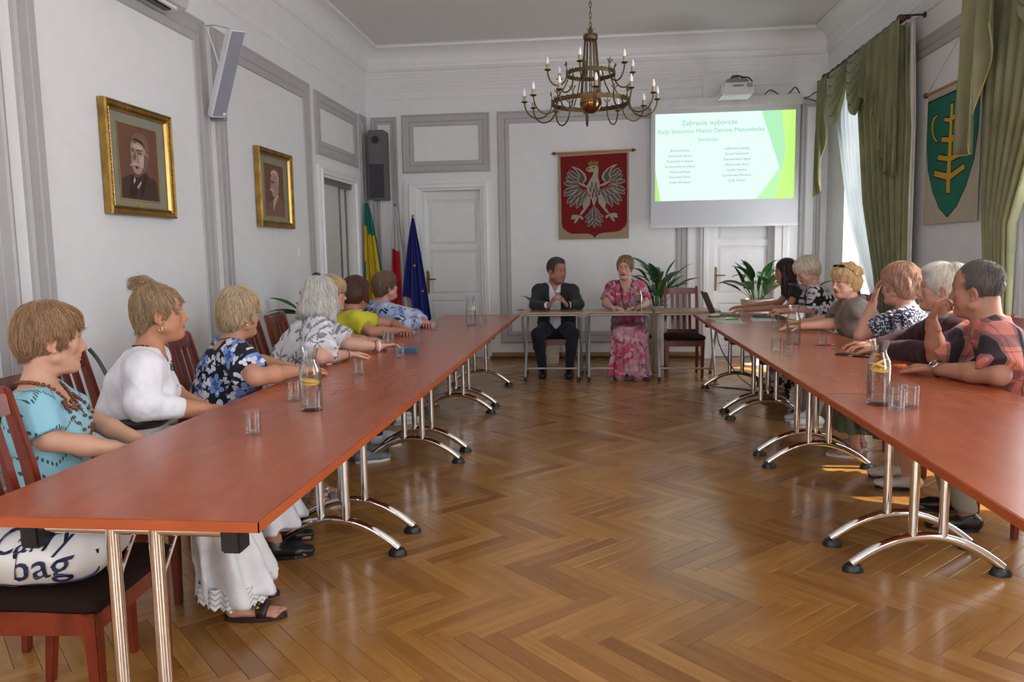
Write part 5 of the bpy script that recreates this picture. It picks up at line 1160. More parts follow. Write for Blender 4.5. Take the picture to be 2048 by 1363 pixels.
def wob(x, y, z, f, n=6):
    """cheap smooth noise, about -1..1"""
    s = 0
    for k in range(n):
        w, p = _W[k]; s = s+np.sin((x*w[0]+y*w[1]+z*w[2])*f+p+1.7*np.sin((x*w[1]-y*w[2]+z*w[0])*f*0.6+p*2))
    return s/n*1.6

# ---- skin, hair and cloth materials
def skin_mat():
    q = N('skin'); a = q.n('ShaderNodeVertexColor'); a.layer_name = 'Col'
    f = q.noise(q.coord(), 70, 4); c = q.mix(q.math('MULTIPLY', f, 0.25), a.outputs[0], (0.75, 0.45, 0.36, 1), 'MULTIPLY')
    q.base(c); q.set(Roughness=0.5); q.b.inputs['Subsurface Weight'].default_value = 0.08
    q.b.inputs['Subsurface Radius'].default_value = (0.01, 0.004, 0.002); q.b.inputs['Specular IOR Level'].default_value = 0.35
    q.bump(q.noise(q.coord(), 220, 3), 0.08, 0.002); return q.m
def hair_mat():
    q = N('hair'); a = q.n('ShaderNodeVertexColor'); a.layer_name = 'Col'
    q.base(a.outputs[0]); q.set(Roughness=0.42); q.b.inputs['Specular IOR Level'].default_value = 0.35
    q.b.inputs['Sheen Weight'].default_value = 0.15
    return q.m
M_SKIN = skin_mat(); M_HAIR = hair_mat()
def eye_mat():
    q = N('eyeball'); a = q.n('ShaderNodeVertexColor'); a.layer_name = 'Col'; q.base(a.outputs[0]); q.set(Roughness=0.12); return q.m
M_EYE = eye_mat()
def cloth(name, col, rough=0.85, var=0.12, weave=900, wrinkle=0.25):
    if name in MATS: return MATS[name]
    q = N(name); v = q.coord(); c = lin(col) if isinstance(col, str) else col
    f = q.noise(v, 12, 4); q.base(q.ramp(f, [(0.25, tuple(x*(1-var) for x in c[:3])+(1,)), (0.75, tuple(min(1, x*(1+var)) for x in c[:3])+(1,))]))
    q.set(Roughness=rough); q.b.inputs['Sheen Weight'].default_value = 0.1
    q.bump(q.noise(v, 11, 3, 0.5, 0.6), wrinkle, 0.03); MATS[name] = q.m; return q.m
def blotch(name, base, layers, rough=0.8, wrinkle=0.25, vscale=(1, 1, 1), side=0.7):
    """printed cloth: flower and leaf shapes laid over a ground colour"""
    if name in MATS: return MATS[name]
    q = N(name); v0 = q.coord(vscale); c = base if hasattr(base, 'is_output') else lin(base)
    for k, (col, kind, sc, lo, hi, seed) in enumerate(layers):
        mp = q.n('ShaderNodeMapping'); mp.inputs['Location'].default_value = (seed, seed*0.7, seed*1.3); mp.inputs['Rotation'].default_value = (seed, seed*2, 0.3); q.l(v0, mp.inputs[0]); v = mp.outputs[0]
        if kind == 'flower':      # petals: voronoi distance broken by an angular ripple
            w = q.n('ShaderNodeTexNoise'); q.l(v, w.inputs['Vector']); w.inputs['Scale'].default_value = sc*1.1; w.inputs['Detail'].default_value = 1
            mx = q.n('ShaderNodeMix'); mx.data_type = 'VECTOR'; mx.inputs[0].default_value = 0.09; q.l(v, mx.inputs[4]); q.l(w.outputs['Color'], mx.inputs[5])
            f1 = q.vor(mx.outputs[1], sc, 'F1'); f2 = q.vor(v, sc*2.7, 'SMOOTH_F1')
            fac = q.math('ADD', f1, q.math('MULTIPLY', f2, 0.45))
        elif kind in ('petal', 'sprig'):     # real petals: polar rose around each cell centre of a flat cell grid
            x_, y_, z_ = q.sep(v0); cb = q.n('ShaderNodeCombineXYZ')
            q.l(q.math('ADD', q.math('ADD', x_, q.math('MULTIPLY', y_, side)), seed), cb.inputs[0]); q.l(q.math('ADD', z_, seed*1.7+0.0), cb.inputs[1])
            vo = q.n('ShaderNodeTexVoronoi'); vo.voronoi_dimensions = '2D'; q.l(cb.outputs[0], vo.inputs['Vector']); vo.inputs['Scale'].default_value = sc
            df = q.n('ShaderNodeVectorMath'); df.operation = 'SUBTRACT'; q.l(cb.outputs[0], df.inputs[0]); q.l(vo.outputs['Position'], df.inputs[1])
            dx, dy, _z = q.sep(df.outputs[0]); th = q.math('ARCTAN2', dy, dx); rn = q.sep(vo.outputs['Color'])
            pet = q.math('ABSOLUTE', q.math('COSINE', q.math('ADD', q.math('MULTIPLY', th, hi/2.0), q.math('MULTIPLY', rn[0], 6.28))))
            if kind == 'sprig': pet = q.math('POWER', pet, 5.0)
            rad = q.math('MULTIPLY', q.math('ADD', q.math('MULTIPLY', pet, 0.6 if kind == 'petal' else 0.9), 0.4 if kind == 'petal' else 0.1), q.math('MULTIPLY', q.math('ADD', rn[1], 0.6), lo*0.85))
            fac = q.math('LESS_THAN', vo.outputs['Distance'], rad); c = q.mix(fac, c, lin(col)); continue
        elif kind == 'leaf': fac = q.vor(v, sc, 'DISTANCE_TO_EDGE')
        else: fac = q.noise(v, sc, 2.5, 0.55, 0.9)
        m_ = q.ramp(fac, [(lo, (1, 1, 1, 1)), (hi, (0, 0, 0, 1))]) if lo < hi else q.ramp(fac, [(hi, (0, 0, 0, 1)), (lo, (1, 1, 1, 1))])
        c = q.mix(m_, c, lin(col))
    q.base(c); q.set(Roughness=rough); q.bump(q.noise(v0, 11, 3, 0.5, 0.6), wrinkle, 0.03); MATS[name] = q.m; return q.m

# ---- the figure
def rotm(yaw=0, pitch=0, roll=0):
    """forward = +x; yaw left, pitch down, roll to the left shoulder (degrees)"""
    return (Matrix.Rotation(math.radians(yaw), 3, 'Z') @ Matrix.Rotation(math.radians(pitch), 3, 'Y') @ Matrix.Rotation(math.radians(-roll), 3, 'X'))
def head_field(h, P, neck_to):
    w = P.get('wide', 1.0); fat = P.get('fat', 0.3); nose = P.get('nose', 1.0); male = P.get('male', 0)
    s = SDF((-0.125, -0.102, -0.185), (0.145, 0.102, 0.135), h)
    s.ell((-0.008, 0, 0.028), (0.090, 0.074*w, 0.088)).ell((0.035, 0, 0.034), (0.060, 0.062*w, 0.064), 0.03)
    s.ell((0.040, 0, -0.035), (0.052, 0.058*w, 0.076), 0.03).ell((0.067, 0, -0.058), (0.030, 0.034, 0.034), 0.02)
    for y in (-1, 1):
        s.cone((0.008, y*0.050*w, -0.068), (0.074, y*0.016, -0.102), 0.021+0.006*fat+0.003*male, 0.017+0.003*male, 0.02)
        s.ell((0.056, y*0.041*w, -0.028), (0.028, 0.023, 0.023), 0.02)
        s.ell((0.045, y*0.042*w, -0.065), (0.03, 0.02, 0.026), 0.02) if fat > 0.2 else None
        s.cone((0.0885, y*0.008, 0.017), (0.068, y*0.050, 0.016), 0.0115+0.002*male, 0.009, 0.014)
    s.ell((0.080, 0, -0.105), (0.018+0.003*male, 0.021, 0.016), 0.015)
    if fat > 0: s.ell((0.035, 0, -0.112), (0.048, 0.042, 0.018+0.018*fat), 0.03)
    s.cone((-0.030, 0, -0.06), neck_to, 0.047*P.get('neck', 1), 0.053*P.get('neck', 1), 0.03)
    for y in (-1, 1):
        s.ell((0.101, y*0.033, -0.001), (0.021, 0.019, 0.0125), 0.012, 'c')
    s.cone((0.090, 0, 0.008), (0.106+0.004*(nose-1), 0, -0.030), 0.0078, 0.0098*nose, 0.012)
    s.ell((0.1095+0.006*(nose-1), 0, -0.0405), (0.0125*nose, 0.0115, 0.0105*nose), 0.008)
    for y in (-1, 1): s.ell((0.099, y*0.0125, -0.0455), (0.0115, 0.0075, 0.0085), 0.006)
    s.ell((0.086, 0, -0.064), (0.0145, 0.027, 0.016), 0.012)
    for y in (-1, 1):
        s.cone((0.0865, y*0.024, -0.0725), (0.0985, y*0.003, -0.0685), 0.0042, 0.0052, 0.005)
        s.cone((0.0865, y*0.022, -0.0745), (0.0968, 0, -0.0795), 0.0045, 0.0062, 0.005)
        s.cone((0.0905, y*0.027, -0.0738), (0.102, 0, -0.0738), 0.0012, 0.0018, 0.003, 'c')
        s.cone((0.0835, y*0.015, 0.000), (0.0915, y*0.030, 0.0075), 0.0032, 0.0034, 0.004).cone((0.0915, y*0.030, 0.0075), (0.0785, y*0.049, 0.000), 0.0034, 0.0030, 0.004)
        s.cone((0.0835, y*0.016, -0.004), (0.0885, y*0.032, -0.0105), 0.003, 0.0034, 0.005).cone((0.0885, y*0.032, -0.0105), (0.0785, y*0.048, -0.003), 0.0034, 0.003, 0.005)
        Re = Matrix.Rotation(0.2, 3, 'Y') @ Matrix.Rotation(-y*0.35, 3, 'Z')
        s.ell((-0.010, y*0.0745*w, -0.017), (0.0185, 0.0085, 0.031), 0.006, R=np.array(Re))
        s.ell((-0.004, y*0.083*w, -0.015), (0.010, 0.007, 0.017), 0.004, 'c', R=np.array(Re))
        s.ell((-0.003, y*0.076*w, -0.044), (0.010, 0.0065, 0.010), 0.004)
    return s
def skin_col(V, tone, P):
    """paint lips, brows, blush on head-local vertices"""
    x, y, z = V[:, 0], V[:, 1], V[:, 2]; c = np.tile(np.array(tone, f32), (len(V), 1))
    def mixin(m, col): c[:] = c*(1-m[:, None])+np.array(col, f32)*m[:, None]
    blush = np.clip(1-(((x-0.075)/0.03)**2+((np.abs(y)-0.042)/0.022)**2+((z+0.035)/0.022)**2), 0, 1)*0.45+np.clip(1-(((x-0.112)/0.02)**2+(y/0.016)**2+((z+0.04)/0.014)**2), 0, 1)*0.4
    mixin(blush, (tone[0]*0.95, tone[1]*0.66, tone[2]*0.62))
    ear = np.clip(1-(((x+0.008)/0.022)**2+((np.abs(y)-0.08)/0.012)**2+((z+0.018)/0.034)**2), 0, 1); mixin(ear*0.6, (tone[0]*0.95, tone[1]*0.6, tone[2]*0.55))
    lipm = ((x > 0.082) & (np.abs(y) < 0.026) & (np.abs(z+0.0738-0.0003) < 0.0105-0.25*np.abs(y))).astype(f32); mixin(lipm*P.get('lip', 0.6), P.get('lipcol', (0.42, 0.13, 0.12)))
    line = ((x > 0.084) & (np.abs(y) < 0.025) & (np.abs(z+0.0738) < 0.0022)).astype(f32); mixin(line*0.6, (0.12, 0.03, 0.03))
    bz = 0.0255-((np.abs(y)-0.034)/0.03)**2*0.006
    brow = ((x > 0.06) & (np.abs(y) > 0.011) & (np.abs(y) < 0.054) & (np.abs(z-bz) < 0.0042)).astype(f32); mixin(brow*P.get('browk', 0.6), P.get('brow', (0.10, 0.06, 0.04)))
    lash = ((x > 0.072) & (np.abs(y) > 0.014) & (np.abs(y) < 0.051) & (np.abs(z-0.0058+np.abs(np.abs(y)-0.031)*0.2) < 0.0028)).astype(f32); mixin(lash*0.65, (0.06, 0.03, 0.025))
    if P.get('stubble'):
        m = np.clip((-0.05-z)/0.015, 0, 1)*np.clip((x-0.0)/0.03, 0, 1)*(1-lipm); mixin(m*0.35, (0.12, 0.10, 0.09))
    if P.get('beard_hairline'): pass
    return c
def hand_prims(w, d, n, s, curl, size=1.0, spread=0.12, thumb=(0.55, 0.75, 0.25)):
    """w wrist, d towards the fingers, n out of the palm, s towards the thumb"""
    w, d, n, s = [np.array(v, dtype=float) for v in (w, d, n, s)]
    d /= np.linalg.norm(d); n = n-d*(n@d); n /= np.linalg.norm(n); s = s-d*(s@d)-n*(s@n); s /= np.linalg.norm(s)
    out = [('e', w, w+d*0.088*size, (0.026*size, 0.017*size), (0.040*size, 0.0135*size), s, 0.012)]
    for q, (off, ls, r) in enumerate(((0.030, (0.042, 0.026, 0.020), 0.0088), (0.0105, (0.046, 0.030, 0.021), 0.0090), (-0.010, (0.042, 0.028, 0.020), 0.0085), (-0.029, (0.033, 0.021, 0.017), 0.0076))):
        p = w+d*(0.088-abs(q-1.2)*0.004)*size+s*off*size; a = 0; dd = d+s*spread*(off/0.03); dd /= np.linalg.norm(dd); rr = r*size
        cq = curl[q] if isinstance(curl[0], (list, tuple)) else curl
        for j in range(3):
            a += cq[j]; v = dd*math.cos(a)+n*math.sin(a); p2 = p+v*ls[j]*size; r2 = rr*0.92
            out.append(('c', p, p2, rr, r2, 0.004)); p = p2; rr = r2
    p = w+d*0.028*size+s*0.024*size; v = d*thumb[0]+s*thumb[1]+n*thumb[2]; v /= np.linalg.norm(v)
    for j, (l, r, r2) in enumerate(((0.040, 0.0145, 0.0115), (0.031, 0.0112, 0.010), (0.025, 0.0098, 0.008))):
        p2 = p+v*l*size; out.append(('c', p, p2, r*size, r2*size, 0.006 if j else 0.014)); p = p2
        v = v*0.93+d*0.30*(1 if j == 0 else 0.4)+n*0.10; v /= np.linalg.norm(v)
    return out
def run_prims(s, prims, infl=0.0):
    for p in prims:
        if p[0] == 'c': s.cone(p[1], p[2], p[3]+infl, p[4]+infl, p[5])
        elif p[0] == 'k': s.cone(p[1], p[2], p[3]+infl, p[4]+infl, p[5], cap=True)
        elif p[0] == 'e': s.econe(p[1], p[2], (p[3][0]+infl, p[3][1]+infl), (p[4][0]+infl, p[4][1]+infl), p[5], p[6], cap=(p[7] if len(p) > 7 else 0))
        elif p[0] == 'l': s.ell(p[1], tuple(x+infl for x in p[2]), p[3])
    return s
def bounds(prims, pad):
    lo = np.full(3, 1e9); hi = np.full(3, -1e9)
    for p in prims:
        r = max(p[2]) if p[0] == 'l' else max(np.max(p[3]), np.max(p[4]))
        for q in ([p[1]] if p[0] == 'l' else [p[1], p[2]]):
            lo = np.minimum(lo, np.array(q)-r); hi = np.maximum(hi, np.array(q)+r)
    return lo-pad, hi+pad
def join(parts_):
    V = np.concatenate([p[0] for p in parts_]); o = 0; F = []; C = np.concatenate([p[2] for p in parts_])
    for p in parts_: F.append(p[1]+o); o += len(p[0])
    return V, np.concatenate(F), C

def hair_strands(G, V, n, crown, length, rad, c0, c1, c2, drop, seed):
    """fine locks that follow the hair surface away from the crown"""
    R_ = np.random.RandomState(seed); Vc = V[~((V[:, 0] > 0.05) & (V[:, 2] < 0.045) & (np.abs(V[:, 1]) < 0.062))]; P = Vc[R_.randint(0, len(Vc), n)].astype(f32); gr = np.gradient(G.d, G.h); m = 4; nd = np.array(G.d.shape)-1
    def samp(p):
        i = np.clip(np.rint((p-G.lo)/G.h).astype(int), 0, nd); return G.d[i[:, 0], i[:, 1], i[:, 2]], np.stack([g[i[:, 0], i[:, 1], i[:, 2]] for g in gr], 1)
    L = length*(0.5+R_.rand(n))[:, None]; jit = R_.randn(n, 3)*0.22; cr = np.array(crown, f32); rings = []; r0 = rad*(0.7+0.6*R_.rand(n))[:, None]
    lift = 0.0005+0.0022*R_.rand(n)**2
    for j in range(m+1):
        d, g = samp(P); g = g/(np.linalg.norm(g, axis=1, keepdims=True)+1e-6)
        P = P-g*(np.clip(d-lift, -0.004, 0.0015))[:, None]
        fl = (P-cr); fl = fl/(np.linalg.norm(fl, axis=1, keepdims=True)+1e-6)+jit+np.array((0, 0, -drop)); t = fl-g*(fl*g).sum(1, keepdims=True); t = t/(np.linalg.norm(t, axis=1, keepdims=True)+1e-6)
        v = np.cross(t, g); w = r0*(1-0.75*(j/m)**1.5); rings.append((P+v*w, P-v*w, P+g*w)); P = P+t*L/m
    Vs = np.stack([np.stack(r, 1) for r in rings], 1).reshape(-1, 3); b = (np.arange(n)*(m+1)*3)[:, None]; F = []
    for j in range(m):
        for k in range(3): F.append(np.concatenate([b+j*3+k, b+j*3+(k+1) % 3, b+(j+1)*3+(k+1) % 3, b+(j+1)*3+k], 1))
    t = R_.rand(n, 1); C = (np.array(c0)*(1-t)+np.array(c1)*t)*(1.05+0.6*R_.rand(n, 1))
    if c2 is not None: u = np.clip(Vs.reshape(n, -1, 3)[:, 0, :1]/0.07, 0, 1); C = C*(1-u)+np.array(c2)*u*(0.8+0.4*R_.rand(n, 1))
    return Vs.astype(f32), np.concatenate(F).astype(np.int32), np.repeat(C, (m+1)*3, 0).astype(f32)
class Person:
    def __init__(s, label, base, deg, head, hdeg, hp=0, hr=0, tone=(0.56, 0.31, 0.21), **P):
        s.P = P; s.tone = np.array(tone); s.root = thing('person', label, 'person', (base[0], base[1], 0), math.radians(deg))
        s.Rb = Matrix.Rotation(math.radians(-deg), 3, 'Z'); s.base = Vector((base[0], base[1], 0)); q = P.get('q', 1); s.q = q; s.res = (0.0105, 0.0125, 0.015)[q]
        for k_, v_ in (('clres', (0.0085, 0.0105, 0.012)), ('headres', (0.0033, 0.0042, 0.005)), ('hairres', (0.0042, 0.005, 0.006)), ('hres', (0.0045, 0.005, 0.0058))): P.setdefault(k_, v_[q])
        s.H = np.array(s.loc(head)); s.hs = P.get('hs', 1.0); s.RH = np.array(rotm(hdeg-deg, hp, hr))
        g = P.get('girth', 1.0); men = P.get('male', 0)
        up = np.array((0, 0, 1.0)); nk = s.H+s.RH@np.array((-0.03, 0, 0))*s.hs+np.array((-0.012, 0, -P.get('necklen', 0.176)))*s.hs
        s.nk = nk; hip = np.array((P.get('hipx', -0.05), P.get('hipy', 0.0), 0.545)); s.hip = hip
        t = nk-hip; L = np.linalg.norm(t); t = t/L; Y_ = np.array((0, 1.0, 0)); bow = np.array((-0.03, 0, 0))*P.get('slump', 1.0)
        def at(u): return hip+t*L*u+bow*math.sin(PI*u)
        s.at = at; fw = np.cross(Y_, t); s.fw = fw
        sw = P.get('sw', 0.155+0.035*men); s.sw = sw; twist = math.radians(P.get('twist', 0)); ys = np.array((-math.sin(twist), math.cos(twist), 0))
        s.sh = {1: at(0.93)+ys*sw+np.array((0, 0, -0.01)), -1: at(0.93)-ys*sw+np.array((0, 0, -0.01))}
        if 'shl' in P: s.sh[1] = s.sh[1]+np.array(P['shl'])
        if 'shr' in P: s.sh[-1] = s.sh[-1]+np.array(P['shr'])
        T = []
        T.append(('e', at(0.0)+np.array((0.0, 0, 0.0)), at(0.14), (0.165*g, 0.115*g), (0.160*g, 0.115*g), Y_, 0.05))
        T.append(('e', at(0.16), at(0.42), (0.150*g, 0.110*g), (0.135*g, 0.100*g), Y_, 0.05))
        T.append(('e', at(0.42), at(0.76), (0.138*g, 0.102*g), (0.148*(0.5+g*0.5), 0.105), Y_, 0.05))
        T.append(('e', at(0.72), at(0.90), (0.150*(0.5+g*0.5), 0.100), (0.125, 0.075), ys, 0.05))
        for k in (1, -1):
            T.append(('c', at(0.92), s.sh[k], 0.055, 0.052*(0.6+0.4*g), 0.04)); T.append(('c', nk+np.array((-0.01, 0, 0.03)), s.sh[k]*0.75+at(0.93)*0.25, 0.034, 0.045, 0.04))
        b = P.get('bust', 0.0)
        if b:
            for k in (1, -1): T.append(('l', at(0.64)+fw*0.085*(0.6+0.4*g)+ys*k*0.072*g, (0.062*b, 0.066*b, 0.062*b), 0.05))
        if P.get('belly'): T.append(('l', at(0.26)+fw*0.05, (0.115*P['belly'], 0.15*P['belly'], 0.13*P['belly']), 0.06))
        s.torso = T
        s.neckp = [('c', nk+np.array((-0.005, 0, -0.03)), s.H+s.RH@np.array((-0.030, 0, -0.05))*s.hs, 0.053*P.get('neck', 1)*s.hs, 0.047*P.get('neck', 1)*s.hs, 0.035)]
        s.arm = {}; s.hands = {}
        s.legs = []; kn = P.get('knee', ((0.40, 0.11, 0.50), (0.40, -0.11, 0.50))); ft = P.get('feet', ((0.42, 0.11, 0.09), (0.42, -0.11, 0.09)))
        s.kn, s.ft = kn, ft; s.footdir = P.get('footdir', 0.0); lg = P.get('leg', 1.0)
        for (kx, fx, sy) in ((kn[0], ft[0], 1), (kn[1], ft[1], -1)):
            hj = hip+np.array((0.01, sy*0.085, -0.01)); kx = np.array(kx); fx = np.array(fx)
            s.legs += [('c', hj, kx, 0.088*lg*g**0.5, 0.060*lg, 0.03), ('c', kx, kx*0.65+fx*0.35+np.array((-0.015, 0, 0)), 0.056*lg, 0.055*lg, 0.02), ('c', kx*0.65+fx*0.35+np.array((-0.015, 0, 0)), fx, 0.054*lg, 0.033*lg, 0.02)]
        s.footp = []
        for fx in ft:
            fx = np.array(fx); dv = np.array((math.cos(s.footdir), math.sin(s.footdir), 0)); sd = np.array((-dv[1], dv[0], 0))
            s.footp += [('c', fx+np.array((0, 0, -0.01)), fx-dv*0.03+np.array((0, 0, -0.052)), 0.032, 0.028, 0.02), ('e', fx-dv*0.02+np.array((0, 0, -0.055)), fx+dv*0.12+np.array((0, 0, -0.066)), (0.030, 0.026), (0.042, 0.015), sd, 0.02)]
            sgn = 1 if fx[1] < 0 else -1
            for q_, (o_, l_, r_) in enumerate(((0.030, 0.036, 0.0125), (0.010, 0.034, 0.0095), (-0.006, 0.029, 0.009), (-0.021, 0.024, 0.0085), (-0.035, 0.018, 0.008))): s.footp.append(('c', fx+dv*0.125+sd*o_*sgn+np.array((0, 0, -0.068)), fx+dv*(0.125+l_)+sd*o_*sgn*1.1+np.array((0, 0, -0.072)), r_, r_*0.9, 0.004))
    def loc(s, w):
        v = s.Rb @ (Vector(w)-s.base); return (v.x, v.y, v.z)
    def vec(s, w):
        v = s.Rb @ Vector(w); return np.array((v.x, v.y, v.z))
    def set_arm(s, side, elbow, wrist, d=None, n=(0, 0, -1), curl=(0.35, 0.4, 0.3), thumb=(0.55, 0.75, 0.25), spread=0.12, hand=True, world=True):
        """side +1 left, -1 right"""
        e = np.array(s.loc(elbow)) if world else np.array(elbow); w = np.array(s.loc(wrist)) if world else np.array(wrist)
        a = s.P.get('armg', 1.0); sh = s.sh[side]; m = e*0.62+w*0.38
        s.arm[side] = [('c', sh, e, 0.046*a, 0.037*a, 0.03), ('c', e, m, 0.037*a, 0.037*a, 0.02), ('c', m, w, 0.036*a, 0.0245*a**0.5, 0.02)]
        s.armpts = getattr(s, 'armpts', {}); s.armpts[side] = (sh, e, w)
        if hand:
            dd = s.vec(d) if (d is not None and world) else (np.array(d, dtype=float) if d is not None else w-e); nn = s.vec(n) if world else np.array(n, dtype=float)
            dd = np.array(dd, dtype=float)/np.linalg.norm(dd); nn = nn-dd*(nn@dd); nn = nn/np.linalg.norm(nn)
            th = np.cross(nn, dd)*(-side)      # thumb side of this hand
            s.hands[side] = hand_prims(w, dd, nn, th, curl, s.P.get('handsize', 0.98), spread, thumb)
            s.hframe = getattr(s, 'hframe', {}); s.hframe[side] = (w, dd, nn, th)
    def body(s, show_legs=True):
        allp = s.torso+s.neckp+((s.legs+s.footp) if show_legs else [])
        for k in s.arm: allp = allp+s.arm[k]
        lo, hi = bounds(allp, 0.02); B = run_prims(SDF(lo, hi, s.res), allp); s.surf = [B]; V, F = B.mesh()
        out = [(V, F, np.tile(s.tone.astype(f32), (len(V), 1)))]
        for k, hp in s.hands.items():
            _, e, w = s.armpts[k]; fp = [('c', w*0.75+e*0.25, w, 0.030*s.P.get('armg', 1.0), 0.0245*s.P.get('armg', 1.0)**0.5, 0.012)]
            lo, hi = bounds(hp, 0.012); V, F = run_prims(SDF(lo, hi, s.P.get('hres', 0.0045)), fp+hp).mesh()
            out.append((V, F, np.tile((s.tone*np.array((1.0, 0.92, 0.9))).astype(f32), (len(V), 1))))
        nt = (s.RH.T@(s.nk+np.array((-0.005, 0, -0.03))-s.H))/s.hs
        V, F = head_field(s.P.get('headres', 0.0036), s.P, tuple(nt)).mesh(); C = skin_col(V, s.tone, s.P)
        out.append(((V*s.hs)@s.RH.T.astype(f32)+s.H.astype(f32), F, C))
        V, F, C = join(out)
        o = part('body', np_mesh('body', V, F, M_SKIN, C), s.root); o['label'] = 'bare skin of face, neck and arms'
        for y in (-1, 1):
            m = MB(); m.ball((0, 0, 0), 0.0128*s.hs, 14, 10); me = m.mesh('eye', M_EYE, True)
            at = me.color_attributes.new('Col', 'FLOAT_COLOR', 'POINT'); cs = []
            look = Vector(s.RH@np.array((1, s.P.get('look', 0.0), -0.05))).normalized()
            for v in me.vertices:
                a = v.co.normalized().dot(look); cs += [0.01, 0.008, 0.008, 1] if a > 0.955 else ([*s.P.get('iris', (0.07, 0.05, 0.035)), 1] if a > 0.85 else [0.62, 0.58, 0.55, 1])
            at.data.foreach_set('color', cs); eo = part('eye', me, s.root); eo.location = tuple(s.H+s.RH@np.array((0.0775, y*0.032, -0.0015))*s.hs)
        return s
    def hw(s, p):   # head-local -> person-local
        return tuple(s.H+s.RH@np.array(p)*s.hs)
    def hair(s, fn, c0, c1, groove=0.0022, freq=34, h=0.0038, box=((-0.15, -0.13, -0.2), (0.13, 0.13, 0.17)), name='hair', crown=(-0.035, 0, 0.11), seed=0.0, c2=None, flow='radial', strands=None, slen=0.055, drop=0.5):
        G = SDF(box[0], box[1], s.P.get('hairres', h)); fn(G)
        def gro(x, y, z):
            if flow == 'radial': ph = np.arctan2(y-crown[1], x-crown[0]+1e-4); return groove*np.sin(ph*freq+4*wob(x, y, z, 22)+seed)*np.clip(np.hypot(x-crown[0], y-crown[1])/0.03, 0, 1)+groove*0.8*wob(x, y, z, 60)
            return groove*np.sin((y*math.cos(0.5)+z*0.4)*freq*18+5*wob(x, y, z, 20)+seed)+groove*0.8*wob(x, y, z, 60)
        G.warp(gro); V, F = G.mesh(0)
        x, y, z = V[:, 0], V[:, 1], V[:, 2]; ph = np.arctan2(y-crown[1], x-crown[0]+1e-4)
        t = 0.5+0.5*np.sin(ph*freq*1.0+4*wob(x, y, z, 22)+seed)*0.55+0.35*np.sin(ph*freq*3.1+6*wob(x, y, z, 30))+0.25*wob(x, y, z, 35); t = np.clip(t, 0, 1)[:, None]
        C = np.array(c0)*(1-t)+np.array(c1)*t
        if c2 is not None:
            u = np.clip((x-0.0)/0.07, 0, 1)[:, None]; C = C*(1-u)+np.array(c2)*u
        out = [(V, F, C.astype(f32))]
        ns = (3000, 1700, 800)[s.q] if strands is None else strands
        if ns: out.append(hair_strands(G, V, ns, crown, slen, 0.0009 if s.q == 0 else 0.0012, c0, c1, c2, drop, int(seed*10)+7))
        V, F, C = join(out)
        o = part(name, np_mesh(name, (V*s.hs)@s.RH.T.astype(f32)+s.H.astype(f32), F, M_HAIR, C), s.root); return o
    def top(s, mat, name='top', infl=0.013, sleeve=0.75, sl_loose=0.022, neck='round', depth=0.06, width=0.085, hem=0.42, fold=0.004, open_front=0, long_sleeve=None, extra=None, label=None, back=0.0):
        """shirt, blouse or jacket body with its sleeves"""
        pr = [p for p in s.torso]
        lo, hi = bounds(pr+[a for k in s.arm for a in s.arm[k]], 0.08); G = SDF(lo, hi, s.P.get('clres', 0.0085)); run_prims(G, pr, infl)
        for k, (sh, e, w) in s.armpts.items():
            a = s.P.get('armg', 1.0)
            if long_sleeve:
                en = e+(w-e)*long_sleeve; G.cone(sh, e, 0.052*a+sl_loose, 0.042*a+sl_loose*0.8, 0.03); G.cone(e, en, 0.042*a+sl_loose*0.8, 0.028*a+sl_loose*0.8, 0.02, cap=True)
            elif sleeve > 0:
                en = sh+(e-sh)*sleeve; G.cone(sh, en, 0.050*a+sl_loose*0.8, 0.044*a+sl_loose*1.25, 0.03, cap=True)
        if extra: extra(G, s)
        nk, hp = s.nk, s.hip; zn = nk[2]+0.025
        def ncut(x, y, z):
            yy = np.abs(y-nk[1]); fr = np.clip((x-nk[0]+0.01)/0.04, 0, 1)
            if neck == 'v': z0 = zn-0.012-back-(depth)*fr; f = z-(z0+yy*(depth*fr+0.03)/width)
            elif neck == 'wide': z0 = zn-0.035-back-depth*fr; f = z-(z0+np.clip(yy-width, 0, 9)*1.2)
            else: z0 = zn-0.012-back-depth*fr; f = z-(z0+np.clip(yy/width, 0, 3)**2*(depth*fr+0.02))
            return f
        if neck: G.cut(ncut)
        if hem is not None: G.cut(lambda x, y, z: (hem-z)+0*x+0*y)
        if open_front: G.cut(lambda x, y, z: np.minimum(open_front-np.abs(y-nk[1]-0.0), (x-nk[0])-0.0)+0*z)
        if fold: G.warp(lambda x, y, z: fold*wob(x, y, z, 26)+fold*0.5*wob(z, x, y, 48))
        s.surf.append(G); V, F = G.mesh(); o = part(name, np_mesh(name, V, F, mat), s.root)
        if label: o['label'] = label
        return o
    def snap(s, pts, r):
        """lay a chain of points on the outermost surface of body and clothes"""
        P = np.array(pts, float)
        for _ in range(14):
            best = np.full(len(P), 9.0); gb = np.zeros((len(P), 3))
            for G in s.surf:
                f_ = (P-G.lo)/G.h; i = np.floor(f_).astype(int); ok = np.all((i >= 1) & (i < np.array(G.d.shape)-2), 1); i = np.clip(i, 1, np.array(G.d.shape)-3); u = f_-i
                def S(j): return G.d[j[:, 0], j[:, 1], j[:, 2]]
                g = np.stack([S(i+e)-S(i-e) for e in np.eye(3, dtype=int)], 1)/(2*G.h); d = S(i)+(g*u*G.h).sum(1)
                m = ok & (d < best); best[m] = d[m]; gb[m] = g[m]
            n = np.linalg.norm(gb, axis=1, keepdims=True); gb = gb/np.maximum(n, 1e-6); st = np.clip(best-r, -0.02, 0.02); st[best > 0.2] = 0
            P = P-gb*st[:, None]*0.8
        return [tuple(p) for p in P]
